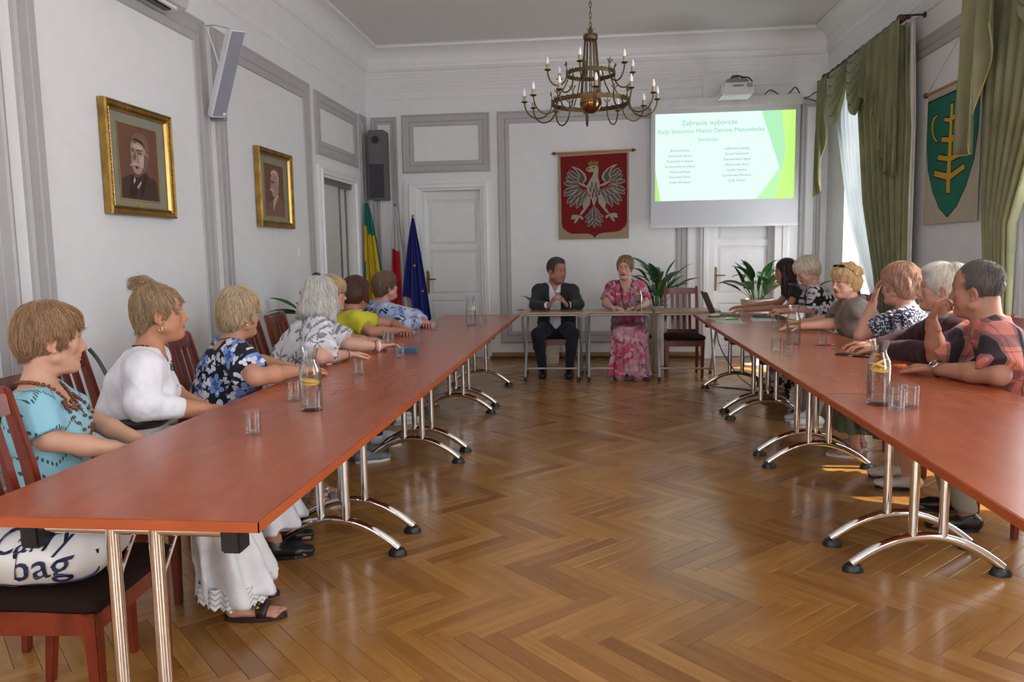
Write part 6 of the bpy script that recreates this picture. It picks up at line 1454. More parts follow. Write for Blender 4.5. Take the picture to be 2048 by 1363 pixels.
    def bottoms(s, mat, kind='trousers', name=None, hem=0.1, infl=0.014, label=None, flare=0.06, fold=0.005):
        pr = list(s.legs)+[('e', s.at(0.0), s.at(0.16), (0.165*s.P.get('girth', 1), 0.118*s.P.get('girth', 1)), (0.158*s.P.get('girth', 1), 0.113*s.P.get('girth', 1)), np.array((0, 1.0, 0)), 0.05)]
        lo, hi = bounds(pr, 0.1); G = SDF(lo, hi, max(0.014, s.P.get('clres', 0.0085))); run_prims(G, pr, infl)
        if kind == 'skirt':
            k0, k1 = np.array(s.kn[0]), np.array(s.kn[1]); f0, f1 = np.array(s.ft[0]), np.array(s.ft[1]); km = (k0+k1)/2; fm = (f0+f1)/2; Y_ = np.array((0, 1.0, 0))
            G.econe(s.hip+np.array((0.08, 0, -0.01)), km, (0.19, 0.09), (0.165, 0.075), Y_, 0.05)
            z0 = km[2]; u = (z0-hem)/max(z0-fm[2], 0.01); en = km+(fm-km)*u+np.array((0.01, 0, 0))
            G.econe(km, en, (0.165, 0.09), (0.17+flare, 0.10+flare), Y_, 0.04, cap=1)
            G.warp(lambda x, y, z: 0.016*np.sin(np.arctan2(y-km[1], x-km[0]+0.05)*13+z*4)*np.clip((km[2]-z)/0.2, 0, 1))
        G.cut(lambda x, y, z: (hem-z)+0*x+0*y); G.warp(lambda x, y, z: fold*wob(x, y, z, 24))
        V, F = G.mesh(); o = part(name or kind, np_mesh(name or kind, V, F, mat), s.root)
        if label: o['label'] = label
        return o
    def shoes(s, mat, sole=None, kind='shoe', label=None):
        for fx in s.ft:
            fx = np.array(fx); dv = np.array((math.cos(s.footdir), math.sin(s.footdir), 0)); sd = np.array((-dv[1], dv[0], 0)); z = fx[2]
            b = np.array((fx[0], fx[1], 0.0)); G = SDF(b+np.array((-0.2, -0.2, -0.01)), b+np.array((0.24, 0.24, 0.2)), 0.008)
            up = np.array((0, 0, 1.0)); off = z-0.09
            G.econe(b-dv*0.045+up*(0.045+off), b+dv*0.10+up*(0.035+off), (0.036, 0.036), (0.047, 0.030), sd, 0.02).cone(b-dv*0.01+up*(0.05+off), b-dv*0.01+up*(0.085+off), 0.040, 0.040, 0.02)
            G.econe(b+dv*0.10+up*(0.033+off), b+dv*0.165+up*(0.030+off), (0.046, 0.028), (0.035, 0.020), sd, 0.02)
            G.cut(lambda x, y, zz: (0.014+off-zz)+0*x+0*y); G.cut(lambda x, y, zz: (zz-0.092-off)+0*x+0*y)
            if kind == 'sandal':      # bands across an open foot
                G.cut(lambda x, y, zz: np.abs(((x-b[0])*dv[0]+(y-b[1])*dv[1])-0.085)-0.022+0*zz)
            V, F = G.mesh(); o = part('shoe' if kind != 'sandal' else 'sandal', np_mesh('shoe', V, F, mat), s.root)
            if label: o['label'] = label
            m = MB(); pts = []
            for k in range(20):
                a = 2*PI*k/20; l = 0.052+0.0*a; q = b+dv*(0.055+0.122*math.cos(a))+sd*(0.043*math.sin(a)*(1+0.12*math.cos(a))); pts.append(q)
            m.add([tuple(p+up*(0.0+off)) for p in pts]+[tuple(p+up*(0.018+off)) for p in pts], [tuple(range(20))[::-1], tuple(range(20, 40))]+[(k, (k+1) % 20, 20+(k+1) % 20, 20+k) for k in range(20)])
            m.build('sole', sole or mat, o)
            if kind == 'sandal': MB().tube([tuple(b-dv*0.01*math.cos(a)*0+dv*(-0.012-0.036*math.cos(a))+sd*0.040*math.sin(a)+up*(0.06+off)) for a in [-1.9+3.8*k/12 for k in range(13)]], 0.005, 6).build('heel_strap', mat, o, smooth=True)
    def glasses(s, mat, r=0.021, dark=False, up=0.0, lens=True):
        e = MB(); z0 = -0.004+up
        for y in (-1, 1):
            e.tube([s.hw((0.1005-0.004*math.cos(a)*0, y*0.033+r*1.15*math.cos(a), z0+r*0.85*math.sin(a))) for a in [2*PI*k/18 for k in range(19)]], 0.0012, 5)
            e.tube([s.hw((0.100, y*(0.033+r*1.12), z0+0.006)), s.hw((0.085, y*0.068, z0+0.006)), s.hw((0.0, y*0.083, z0+0.002)), s.hw((-0.025, y*0.081, z0-0.018))], 0.0013, 5)
        e.tube([s.hw((0.1005, -0.012, z0+0.004)), s.hw((0.106, 0, z0+0.007)), s.hw((0.1005, 0.012, z0+0.004))], 0.0012, 5)
        g = e.build('spectacles', mat, s.root, smooth=True)
        if lens:
            for y in (-1, 1):
                q = [s.hw((0.1004, y*0.033+r*1.1*math.cos(a), z0+r*0.82*math.sin(a))) for a in [2*PI*k/18 for k in range(18)]]
                MB().add(q, [tuple(range(18))]).build('lens', MATS.get('dark_lens') if dark else M_PANE, g)
    def beads(s, pts, r, mat, name='necklace', n=8):
        m = MB(); pts = s.snap(pts, r*0.8)
        for p in pts: m.ball(p, r, n, 6)
        return m.build(name, mat, s.root, smooth=True)
def spline(pts, n):
    pts = [np.array(p, float) for p in pts]; P = [pts[0]]+pts+[pts[-1]]; out = []
    seg = len(pts)-1
    for i in range(n):
        t = i/(n-1)*seg; k = min(int(t), seg-1); u = t-k; a, b, c, d = P[k], P[k+1], P[k+2], P[k+3]
        out.append(0.5*((2*b)+(-a+c)*u+(2*a-5*b+4*c-d)*u*u+(-a+3*b-3*c+d)*u**3))
    return out
plain('dark_lens', (0.01, 0.01, 0.012, 1), 0.1)
# ---- hair shapes (head-local: x forward, y left, z up)
def cap(G, v=0.012, k=0.02, up=0.0): G.ell((-0.012, 0, 0.030+up), (0.094+v, 0.077+v, 0.092+v), k)
def facecut(G, top=0.058, fx=0.118, w=0.090, k=0.012): G.ell((fx, 0, top-0.118), (0.085, w, 0.118), k, 'c')
def earcut(G, r=1.0, x=0.006):
    for y in (-1, 1): G.ell((x, y*0.098, -0.028), (0.028*r, 0.034, 0.036*r), 0.008, 'c')
def napecut(G, z, tilt=0.25): G.cut(lambda x, y, zz: (z-tilt*(x+0.08)*-1-zz)+0*y)
def h_pixie(G):
    cap(G, 0.013); G.ell((0.035, 0, 0.068), (0.066, 0.068, 0.045), 0.03); G.ell((-0.075, 0, -0.02), (0.04, 0.06, 0.06), 0.03)
    facecut(G, 0.052, 0.124, 0.088); earcut(G, 1.05); napecut(G, -0.078, 0.15)
    for y in (-1, 1): G.cone((0.07, y*0.035, 0.078), (0.088, y*0.052, 0.045), 0.016, 0.007, 0.015).cone((0.03, y*0.076, 0.01), (0.032, y*0.076, -0.018), 0.009, 0.004, 0.01)
    G.cone((0.06, -0.02, 0.085), (0.095, 0.03, 0.052), 0.018, 0.008, 0.015)
def h_bun(G):
    cap(G, 0.009); G.ell((-0.07, 0, -0.03), (0.04, 0.058, 0.07), 0.03); facecut(G, 0.058, 0.118); earcut(G, 1.0); napecut(G, -0.10, 0.1)
    for k in range(9):
        a = k*1.1; G.ell((-0.052+0.026*math.cos(a), 0.03*math.sin(a), 0.135+0.012*math.sin(a*1.7)), (0.024, 0.022, 0.020), 0.006)
    G.cone((-0.04, 0, 0.10), (-0.05, 0, 0.13), 0.045, 0.035, 0.012)
    G.cone((-0.02, -0.03, 0.135), (0.02, 0.0, 0.118), 0.010, 0.006, 0.006)
    for y in (-1, 1):
        G.cone((0.06, y*0.03, 0.088), (0.096, y*0.022, 0.050), 0.014, 0.006, 0.012); G.cone((0.05, y*0.06, 0.06), (0.068, y*0.066, 0.00), 0.010, 0.004, 0.008)
    for a in ((-0.10, -0.03, -0.075), (-0.085, 0.04, -0.09), (-0.10, 0.0, 0.05)): G.cone((-0.085, a[1], a[2]+0.03), a, 0.012, 0.005, 0.006)
def h_layered(G):
    cap(G, 0.020, up=0.004); G.ell((-0.055, 0, -0.035), (0.065, 0.082, 0.075), 0.03); G.ell((0.03, 0, 0.07), (0.075, 0.076, 0.05), 0.03)
    facecut(G, 0.050, 0.128, 0.086); earcut(G, 0.75, 0.018); napecut(G, -0.115, 0.1)
    for y in (-1, 1): G.cone((0.06, y*0.05, 0.07), (0.080, y*0.064, 0.015), 0.018, 0.008, 0.015).cone((0.035, y*0.078, 0.02), (0.030, y*0.078, -0.04), 0.012, 0.006, 0.01)
    G.cone((0.07, 0, 0.08), (0.098, 0.01, 0.045), 0.018, 0.008, 0.015)
def h_longgrey(G):
    cap(G, 0.020); G.ell((-0.05, 0, -0.05), (0.092, 0.108, 0.105), 0.04); G.ell((-0.07, 0, -0.105), (0.085, 0.118, 0.055), 0.04)
    for y in (-1, 1):
        G.cone((0.03, y*0.075, 0.04), (0.05, y*0.085, -0.09), 0.028, 0.026, 0.02); G.cone((-0.02, y*0.09, -0.05), (-0.05, y*0.125, -0.15), 0.04, 0.022, 0.02)
    G.ell((0.125, 0, -0.06), (0.082, 0.058, 0.115), 0.012, 'c'); napecut(G, -0.155, -0.25)
def h_bob(G):
    cap(G, 0.018); G.ell((-0.03, 0, -0.03), (0.090, 0.092, 0.07), 0.03); G.ell((0.035, 0, 0.062), (0.070, 0.074, 0.05), 0.03)
    for y in (-1, 1): G.cone((0.03, y*0.072, 0.03), (0.045, y*0.080, -0.06), 0.024, 0.018, 0.02)
    facecut(G, 0.032, 0.136, 0.074); napecut(G, -0.092, -0.12)
def h_short(G):
    cap(G, 0.016); G.ell((-0.065, 0, -0.03), (0.052, 0.070, 0.065), 0.03); G.ell((0.035, 0, 0.066), (0.068, 0.070, 0.047), 0.03)
    facecut(G, 0.054, 0.122, 0.088); earcut(G, 0.95); napecut(G, -0.095, 0.1)
    for y in (-1, 1): G.cone((0.06, y*0.045, 0.07), (0.082, y*0.058, 0.028), 0.016, 0.007, 0.012)
def h_fringe(G):
    cap(G, 0.016); G.ell((-0.06, 0, -0.02), (0.052, 0.072, 0.06), 0.03); G.ell((0.045, 0, 0.058), (0.068, 0.072, 0.05), 0.03)
    facecut(G, 0.022, 0.136, 0.082); earcut(G, 0.9); napecut(G, -0.085, 0.1)
    for y in (-1, 1): G.cone((0.065, y*0.04, 0.06), (0.092, y*0.05, 0.012), 0.018, 0.008, 0.012)
    G.cone((0.07, -0.03, 0.07), (0.108, 0.0, 0.015), 0.02, 0.008, 0.012)
def h_longdark(G):
    cap(G, 0.014); G.ell((-0.045, 0, -0.05), (0.065, 0.078, 0.11), 0.03)
    for y in (-1, 1):
        G.cone((0.02, y*0.074, 0.05), (0.025, y*0.085, -0.10), 0.026, 0.03, 0.02); G.cone((0.025, y*0.085, -0.10), (0.03, y*0.09, -0.24), 0.034, 0.024, 0.02)
    G.cone((-0.05, 0, -0.10), (-0.075, 0, -0.24), 0.06, 0.05, 0.03)
    G.ell((0.130, 0, -0.07), (0.082, 0.060, 0.135), 0.012, 'c')
def h_curly(G):
    cap(G, 0.018); R_ = random.Random(3)
    G.ell((-0.05, 0, -0.03), (0.07, 0.085, 0.07), 0.03)
    facecut(G, 0.045, 0.128, 0.086); earcut(G, 0.8, 0.022); napecut(G, -0.105, 0.1)
    for k in range(70):
        a = R_.uniform(-PI, PI); e = R_.uniform(-0.5, 1.3); x, y, z = math.cos(a)*math.cos(e), math.sin(a)*math.cos(e), math.sin(e)
        p = (-0.012+0.106*x, 0.092*y, 0.03+0.102*z)
        if p[0] > 0.05 and p[2] < 0.055: continue
        if abs(p[1]) > 0.06 and p[0] > -0.02 and p[2] < 0.0: continue
        G.ell(p, (0.020, 0.020, 0.016), 0.008)
    for y in (-0.05, -0.025, 0.0, 0.025, 0.05): G.ell((0.088-abs(y)*0.3, y, 0.062), (0.018, 0.016, 0.016), 0.008)
def h_wavy(G):
    h_layered(G); R_ = random.Random(8)
    for k in range(46):
        a = R_.uniform(-PI, PI); e = R_.uniform(-0.7, 1.3); x, y, z = math.cos(a)*math.cos(e), math.sin(a)*math.cos(e), math.sin(e); p = (-0.016+0.112*x, 0.094*y, 0.02+0.104*z)
        if p[0] > 0.045 and p[2] < 0.05: continue
        G.cone(p, (p[0]*0.98-0.01, p[1]*1.02, p[2]-0.03), 0.014, 0.008, 0.008)
def h_quiff(G):
    cap(G, 0.012); facecut(G, 0.060, 0.118); earcut(G, 1.05); napecut(G, -0.075, 0.2)
    G.ell((0.045, 0, 0.094), (0.050, 0.062, 0.036), 0.02); G.ell((0.005, 0, 0.112), (0.05, 0.06, 0.030), 0.02)
    for k in range(10):
        a = k*0.9; G.ell((-0.075+0.028*math.cos(a), 0.045*math.sin(a), 0.085+0.03*math.sin(a*1.9)), (0.030, 0.026, 0.024), 0.008)
def h_crew(G):
    cap(G, 0.0060, 0.01); facecut(G, 0.088, 0.098, 0.10, 0.008); earcut(G, 1.15, 0.004); napecut(G, -0.062, 0.2)
    for y in (-1, 1): G.ell((0.088, y*0.05, 0.085), (0.03, 0.03, 0.03), 0.008, 'c')
def h_mancut(G):
    cap(G, 0.010, 0.01); G.ell((0.04, 0, 0.09), (0.045, 0.05, 0.028), 0.02); facecut(G, 0.066, 0.108, 0.094); earcut(G, 1.1); napecut(G, -0.065, 0.2)
def h_swept(G):
    cap(G, 0.018, up=0.006); G.ell((0.02, 0.02, 0.092), (0.072, 0.068, 0.045), 0.03); facecut(G, 0.074, 0.116, 0.088); earcut(G, 0.8); napecut(G, -0.08, 0.1)
    for y in (-1, 1): G.cone((0.04, y*0.07, 0.05), (0.045, y*0.076, -0.01), 0.018, 0.008, 0.012)

TAN = (0.50, 0.265, 0.165); FAIR = (0.60, 0.36, 0.27); PINK = (0.58, 0.31, 0.23)
LAP = dict(world=False, curl=(0.4, 0.5, 0.4))
def lap_arms(p, sides=(1, -1), w=(0.22, 0.07, 0.66), e=(-0.02, 0.20, 0.80)):
    for k in sides: p.set_arm(k, (e[0], k*e[1], e[2]), (w[0], k*w[1], w[2]), d=(0.8, -k*0.5, -0.1), n=(0, 0, -1), **LAP)
M_SOLEW = plain('white_sole', (0.7, 0.7, 0.68, 1), 0.6)

# ---- 1 woman in turquoise knit
def knit():
    q = N('turquoise_openwork_knit'); v = q.coord((1, 1, 1)); x, y, z = q.sep(v)
    # chevron rows of eyelets
    ang = q.math('ADD', y, q.math('MULTIPLY', x, 0.8))
    zig = q.math('ABSOLUTE', q.math('SUBTRACT', q.math('FRACT', q.math('MULTIPLY', ang, 9.0)), 0.5))
    row = q.math('FRACT', q.math('MULTIPLY', q.math('ADD', z, q.math('MULTIPLY', zig, 0.07)), 17.0))
    line = q.math('LESS_THAN', q.math('ABSOLUTE', q.math('SUBTRACT', row, 0.5)), 0.11)
    dots = q.math('LESS_THAN', q.math('ABSOLUTE', q.math('SUBTRACT', q.math('FRACT', q.math('MULTIPLY', ang, 75.0)), 0.5)), 0.24)
    gap = q.math('GREATER_THAN', q.noise(v, 9, 1), 0.44)
    hole = q.math('MULTIPLY', q.math('MULTIPLY', line, dots), gap)
    c = q.mix(hole, lin('86b9c8'), lin('3c4a50')); q.base(c); q.set(Roughness=0.9)
    b = q.math('SUBTRACT', q.noise(v, 160, 2), q.math('MULTIPLY', hole, 1.5)); q.bump(b, 0.4, 0.006); return q.m
p = Person('woman in turquoise openwork knit top and long wooden beads, nearest by the portrait wall', (-1.88, 2.62), 30, (-1.95, 2.57, 1.132), 50, 4, 0, (0.55, 0.31, 0.21), q=0, necklen=0.20, girth=0.96, bust=0.9, fat=0.15, nose=1.15, lip=0.4, browk=0.7, brow=(0.06, 0.035, 0.02),
           knee=((0.43, 0.12, 0.50), (0.42, -0.10, 0.50)), feet=((0.50, 0.10, 0.09), (0.50, -0.12, 0.09)), footdir=-0.35)
p.set_arm(-1, (-1.86, 2.40, 0.80), (-1.66, 2.62, 0.695), d=(0.6, 0.7, -0.1), n=(0, 0, -1)); p.set_arm(1, (-0.02, 0.2, 0.80), (0.24, 0.02, 0.68), d=(0.8, -0.5, 0), **LAP)
p.body(); M_KNIT = knit()
p.top(M_KNIT, 'knit_top', infl=0.012, sleeve=0.84, sl_loose=0.022, neck='v', depth=0.14, width=0.10, hem=0.50, back=0.01, label='turquoise openwork knit top')
p.bottoms(cloth('white_cotton', (0.72, 0.72, 0.74, 1)), 'skirt', hem=0.085, flare=0.05, label='long white cotton skirt with lace hem')
p.shoes(plain('dark_leather_strap', (0.03, 0.012, 0.010, 1), 0.4), kind='sandal', label='jewelled leather sandal')
p.hair(h_pixie, (0.12, 0.062, 0.028), (0.36, 0.205, 0.10), groove=0.00099, freq=30)
M_BEAD = plain('brown_wood_beads', (0.16, 0.045, 0.015, 1), 0.4)
nk = p.nk
for q, (dy, ln) in enumerate(((0.0, 0.40), (0.018, 0.36), (-0.016, 0.44))):
    c = [nk+np.array(v) for v in ((-0.055, 0.0, 0.035), (-0.01, 0.066, 0.03), (0.075, 0.070-dy, -0.07), (0.135, 0.035-dy, -0.20), (0.165, 0.005+dy, -0.06-ln*0.55), (0.150, -0.035+dy, -0.22), (0.075, -0.075+dy, -0.07), (-0.01, -0.066, 0.03), (-0.055, 0, 0.035))]
    p.beads([tuple(v) for v in spline(c, 96)], 0.0068, M_BEAD, 'bead_necklace', 7)
fx = np.array(p.ft[1]); dv = np.array((math.cos(p.footdir), math.sin(p.footdir), 0)); sd = np.array((-dv[1], dv[0], 0))
for fx in p.ft:
    fx = np.array(fx)
    for k in range(7):
        a = -1+2*k/6; q = fx+dv*(0.085-0.012*abs(a))+sd*0.038*a+np.array((0, 0, -0.012-0.018*a*a)); MB().ball(tuple(q), (0.008, 0.008, 0.006), 10, 6).build('jewel', plain('green_jewel' if k % 2 else 'gold_jewel', (0.10, 0.16, 0.10, 1) if k % 2 else (0.35, 0.25, 0.08, 1), 0.12), p.root, smooth=True)
km = (np.array(p.kn[0])+np.array(p.kn[1]))/2; fm = (np.array(p.ft[0])+np.array(p.ft[1]))/2
lm = N('cotton_lace'); v_ = lm.coord(); xx, yy, zz = lm.sep(v_); az = lm.math('ARCTAN2', lm.math('SUBTRACT', yy, float(fm[1])), lm.math('SUBTRACT', xx, float(fm[0])))
zg = lm.math('ABSOLUTE', lm.math('SUBTRACT', lm.math('FRACT', lm.math('MULTIPLY', az, 4.8)), 0.5)); rw = lm.math('FRACT', lm.math('MULTIPLY', lm.math('ADD', zz, lm.math('MULTIPLY', zg, 0.03)), 48.0))
ho = lm.math('MULTIPLY', lm.math('LESS_THAN', rw, 0.34), lm.math('LESS_THAN', lm.math('FRACT', lm.math('MULTIPLY', az, 40.0)), 0.55)); lm.base(lm.mix(ho, (0.74, 0.74, 0.76, 1), (0.16, 0.13, 0.11, 1))); lm.set(Roughness=0.9)
lc = MB(); n = 120; vs = []
for k in range(n):
    a = 2*PI*k/n; rx, ry = 0.142, 0.200; w_ = 1+0.045*math.sin(a*13); zt, zb = 0.155, 0.072+0.016*abs(((k/n*30) % 1)-0.5)*2
    vs += [(fm[0]-0.01+rx*0.985*w_*math.cos(a), fm[1]+ry*0.985*w_*math.sin(a), zt), (fm[0]-0.01+rx*1.03*w_*math.cos(a), fm[1]+ry*1.03*w_*math.sin(a), zb), (fm[0]-0.01+rx*1.015*w_*math.cos(a), fm[1]+ry*1.015*w_*math.sin(a), zb), (fm[0]-0.01+rx*0.97*w_*math.cos(a), fm[1]+ry*0.97*w_*math.sin(a), zt)]
lc.add(vs, [(k*4+j, k*4+(j+1) % 4, ((k+1) % n)*4+(j+1) % 4, ((k+1) % n)*4+j) for k in range(n) for j in range(4)]); lo_ = lc.build('lace_hem', lm.m, p.root, smooth=True); lo_['label'] = 'white zigzag lace edging'
# ---- 2 woman in white linen with a bun
p = Person('woman in white linen dress with hair in a high bun', (-2.10, 3.22), 26, (-1.95, 3.275, 1.170), 36, -3, 0, (0.49, 0.24, 0.14), q=0, necklen=0.185, girth=1.14, bust=1.2, fat=0.5, nose=1.1, lip=0.5, wide=1.02, armg=1.25, neck=1.08, knee=((0.52, 0.13, 0.50), (0.52, -0.11, 0.50)), feet=((0.62, 0.10, 0.09), (0.60, -0.12, 0.09)), footdir=-0.2, hipx=-0.0)
p.set_arm(-1, (-1.90, 3.02, 0.80), (-1.70, 3.35, 0.70), d=(0.6, 0.6, 0)); p.set_arm(1, (0.10, 0.24, 0.80), (0.34, 0.06, 0.70), d=(0.8, -0.5, 0), **LAP)
p.body(); M_LINEN = cloth('white_linen', (0.74, 0.74, 0.78, 1), wrinkle=0.25)
p.top(M_LINEN, 'dress', infl=0.016, sl_loose=0.018, long_sleeve=0.45, neck='v', depth=0.10, width=0.10, hem=0.42, fold=0.006, label='white linen dress')
p.bottoms(M_LINEN, 'skirt', name='dress_skirt', hem=0.13, flare=0.05); p.shoes(plain('black_leather', (0.012, 0.012, 0.013, 1), 0.35))
p.hair(h_bun, (0.12, 0.075, 0.04), (0.42, 0.28, 0.15), groove=0.00090, freq=38)
g = MB()
a = p.at(0.36)
g.tube([tuple(a+np.array((0.158*math.cos(t), 0.212*math.sin(t), 0.006*math.sin(3*t)))) for t in [2*PI*k/40 for k in range(41)]], 0.024, 8, flat=0.35); g.build('belt', M_DARK, p.root, smooth=True)
p.beads([tuple(v) for v in spline([p.nk+np.array(v) for v in ((-0.055, 0, 0.03), (0.0, 0.07, 0.02), (0.085, 0.03, -0.055), (0.095, 0.0, -0.065), (0.085, -0.03, -0.055), (0.0, -0.07, 0.02), (-0.055, 0, 0.03))], 70)], 0.0032, M_DARK, 'bead_necklace', 6)
for k, u in enumerate((0.74, 0.62, 0.50)): MB().ball(tuple(p.at(u)+p.fw*(0.155+0.02*math.sin(k*2.0))), (0.006, 0.008, 0.008)).build('button', plain('grey_button', (0.1, 0.1, 0.1, 1), 0.4), p.root, smooth=True)
for dx in (0.0, 0.012): MB().tube([p.hw((-0.004+dx+0.009*math.sin(t), -0.080, -0.058-0.011+0.011*math.cos(t))) for t in [2*PI*k/14 for k in range(15)]], 0.0014, 5).build('earring', plain('gold', (0.8, 0.5, 0.2, 1), 0.2, 1.0), p.root, smooth=True)
# ---- 3 woman in blue floral blouse
M_BLUEF = blotch('navy_blue_floral', '0b0f22', [('6f8fc4', 'noise', 7, 0.66, 0.62, 1.0), ('c9cdd8', 'petal', 9, 0.50, 5, 2.3), ('0b0f22', 'petal', 9, 0.42, 5, 2.31), ('7696d0', 'petal', 8, 0.50, 5, 5.1), ('3d5a9c', 'petal', 8, 0.20, 4, 5.1), ('d5d8e2', 'petal', 15, 0.30, 3, 3.7)], side=-0.7)
p = Person('woman in navy and blue floral dress with short highlighted blonde hair and spectacles', (-1.98, 3.98), 34, (-1.93, 4.02, 1.110), 58, 2, 0, (0.52, 0.27, 0.17), q=0, girth=1.2, bust=1.2, fat=0.6, wide=1.05, armg=1.25, lip=0.4, neck=1.05)
p.set_arm(-1, (-1.70, 3.68, 0.812), (-1.585, 4.02, 0.795), d=(0.35, 1, -0.02), n=(0, 0, -1), curl=(0.25, 0.3, 0.2)); p.set_arm(1, (0.12, 0.24, 0.82), (0.34, 0.05, 0.78), d=(0.8, -0.5, 0), world=False)
p.body(); p.top(M_BLUEF, 'blouse', infl=0.016, sleeve=0.80, sl_loose=0.03, neck='wide', depth=0.02, width=0.075, hem=0.45, fold=0.005)
p.bottoms(M_BLUEF, 'skirt', hem=0.30, flare=0.0); p.shoes(plain('silver_leather', (0.5, 0.5, 0.5, 1), 0.3, 0.6), kind='sandal')
p.hair(h_layered, (0.20, 0.135, 0.075), (0.62, 0.48, 0.30), groove=0.00135, freq=26)
M_FRAMEB = plain('dark_spectacle_frame', (0.02, 0.02, 0.03, 1), 0.3, 0.5); p.glasses(M_FRAMEB)
MB().tube(p.snap(spline([p.nk+np.array(v) for v in ((-0.06, 0, 0.02), (0.0, 0.068, 0.02), (0.09, 0.02, -0.05), (0.09, -0.02, -0.05), (0.0, -0.068, 0.02), (-0.06, 0, 0.02))], 40), 0.002), 0.002, 5).build('cord_necklace', M_DARK, p.root, smooth=True)
MB().ball(p.hw((-0.004, -0.083, -0.062)), 0.006).build('earring', M_CHROME, p.root, smooth=True)
# ---- 4 woman with long grey hair
M_FERN = blotch('white_fern_print', 'd9d9de', [('33364a', 'sprig', 6.5, 0.55, 5, 2.2), ('33364a', 'sprig', 8.0, 0.45, 3, 7.0), ('d9d9de', 'leaf', 120, 0.05, 0.09, 0.3)], wrinkle=0.2, side=-0.7)
p = Person('woman with long grey hair in a white blouse printed with dark ferns', (-2.00, 4.94), 30, (-1.80, 4.92, 1.150), 78, 6, 0, FAIR, q=0, girth=1.25, bust=1.15, fat=0.4, armg=1.2)
p.set_arm(-1, (-1.64, 4.44, 0.812), (-1.56, 4.72, 0.79), d=(0.55, 0.8, -0.03), n=(0, 0, -1), curl=(0.25, 0.45, 0.4)); p.set_arm(1, (-1.66, 5.02, 0.82), (-1.47, 5.14, 0.79), d=(0.75, 0.55, 0.05), n=(0.2, -0.2, -1), curl=(0.35, 0.5, 0.35))
p.body(False); p.top(M_FERN, 'blouse', infl=0.022, sleeve=0.92, sl_loose=0.045, neck='v', depth=0.08, width=0.09, hem=0.45, fold=0.007)
p.bottoms(cloth('grey_trousers', '44474f'), 'trousers', hem=0.09); p.shoes(plain('grey_suede', (0.17, 0.18, 0.21, 1), 0.8), M_SOLEW)
p.hair(h_longgrey, (0.27, 0.25, 0.225), (0.66, 0.64, 0.60), groove=0.00153, freq=26, box=((-0.19, -0.17, -0.24), (0.13, 0.17, 0.16)))
m = MB()
for k in range(4):
    for sy in (-1, 1): m.tube([p.hw((-0.045+0.010*k-0.01, sy*0.004, 0.145)), p.hw((-0.045+0.010*k-0.01, sy*0.020, 0.138)), p.hw((-0.045+0.010*k-0.01, sy*0.022, 0.118))], 0.0045, 6)
m.tube([p.hw((-0.06, 0, 0.146)), p.hw((-0.02, 0, 0.146))], 0.007, 6); m.build('hair_claw', M_DARK, p.root, smooth=True)
def bracelet(p, side, u, mat, r=0.030, t=0.005, name='bracelet', flat=None):
    _, e, w = p.armpts[side]; c = e+(w-e)*u; d = (w-e)/np.linalg.norm(w-e); a = np.cross(d, (0, 0, 1)); a /= np.linalg.norm(a); b = np.cross(d, a)
    return MB().tube([tuple(c+a*r*math.cos(k)+b*r*math.sin(k)) for k in [2*PI*i/20 for i in range(21)]], t, 8, flat=flat).build(name, mat, p.root, smooth=True)
bracelet(p, -1, 0.90, plain('dark_bead_bracelet', (0.05, 0.05, 0.06, 1), 0.3), 0.031, 0.0045); bracelet(p, 1, 0.95, plain('white_watch_strap', (0.7, 0.7, 0.72, 1), 0.4), 0.031, 0.009, 'wristwatch'); bracelet(p, 1, 0.82, plain('red_bead_bracelet', (0.25, 0.02, 0.03, 1), 0.3), 0.033, 0.005)
# ---- 5 blonde woman mostly hidden
p = Person('blonde woman with spectacles in pale blue, mostly hidden behind long grey hair', (-2.05, 5.45), 20, (-1.915, 5.44, 1.145), 28, 2, 0, PINK, q=2, girth=1.05, bust=0.9, fat=0.3)
p.set_arm(-1, (0.10, -0.20, 0.82), (0.36, -0.06, 0.79), d=(0.9, 0.4, 0), world=False); p.set_arm(1, (0.10, 0.20, 0.82), (0.36, 0.06, 0.79), d=(0.9, -0.4, 0), world=False)
p.body(False); p.top(cloth('pale_blue_cotton', '8794bd'), 'shirt', sleeve=0.9, sl_loose=0.03, neck='v', depth=0.06, hem=0.45); p.bottoms(cloth('navy_trousers', '1d2233'), hem=0.09); p.shoes(plain('white_leather', (0.72, 0.72, 0.74, 1), 0.5), M_SOLEW)
p.hair(h_fringe, (0.30, 0.19, 0.10), (0.58, 0.42, 0.25)); p.glasses(M_FRAMEB)
# ---- 6 woman in yellow
p = Person('woman in lemon yellow top with a dark brown bob', (-2.04, 6.10), 36, (-1.93, 6.10, 1.118), 58, 2, 0, (0.50, 0.24, 0.16), q=1, girth=1.12, bust=1.05, fat=0.4, armg=1.15)
p.set_arm(-1, (-1.76, 5.90, 0.815), (-1.615, 6.16, 0.80), d=(0.3, 0.9, 0)); p.set_arm(1, (-1.72, 6.42, 0.83), (-1.60, 6.28, 0.80), d=(0.3, -0.7, 0))
p.body(False); p.top(cloth('lemon_yellow_cotton', 'd3cb2e'), 'blouse', infl=0.014, sleeve=0.62, sl_loose=0.018, neck='v', depth=0.05, width=0.09, hem=0.45); p.bottoms(cloth('white_trousers', 'c9c9cc'), hem=0.09); p.shoes(MATS['white_leather'], M_SOLEW)
p.hair(h_bob, (0.035, 0.012, 0.007), (0.13, 0.05, 0.03), groove=0.00054, freq=40); p.glasses(plain('dark_red_frame', (0.06, 0.01, 0.01, 1), 0.3))
c = p.nk+np.array((0.125, -0.02, -0.15))
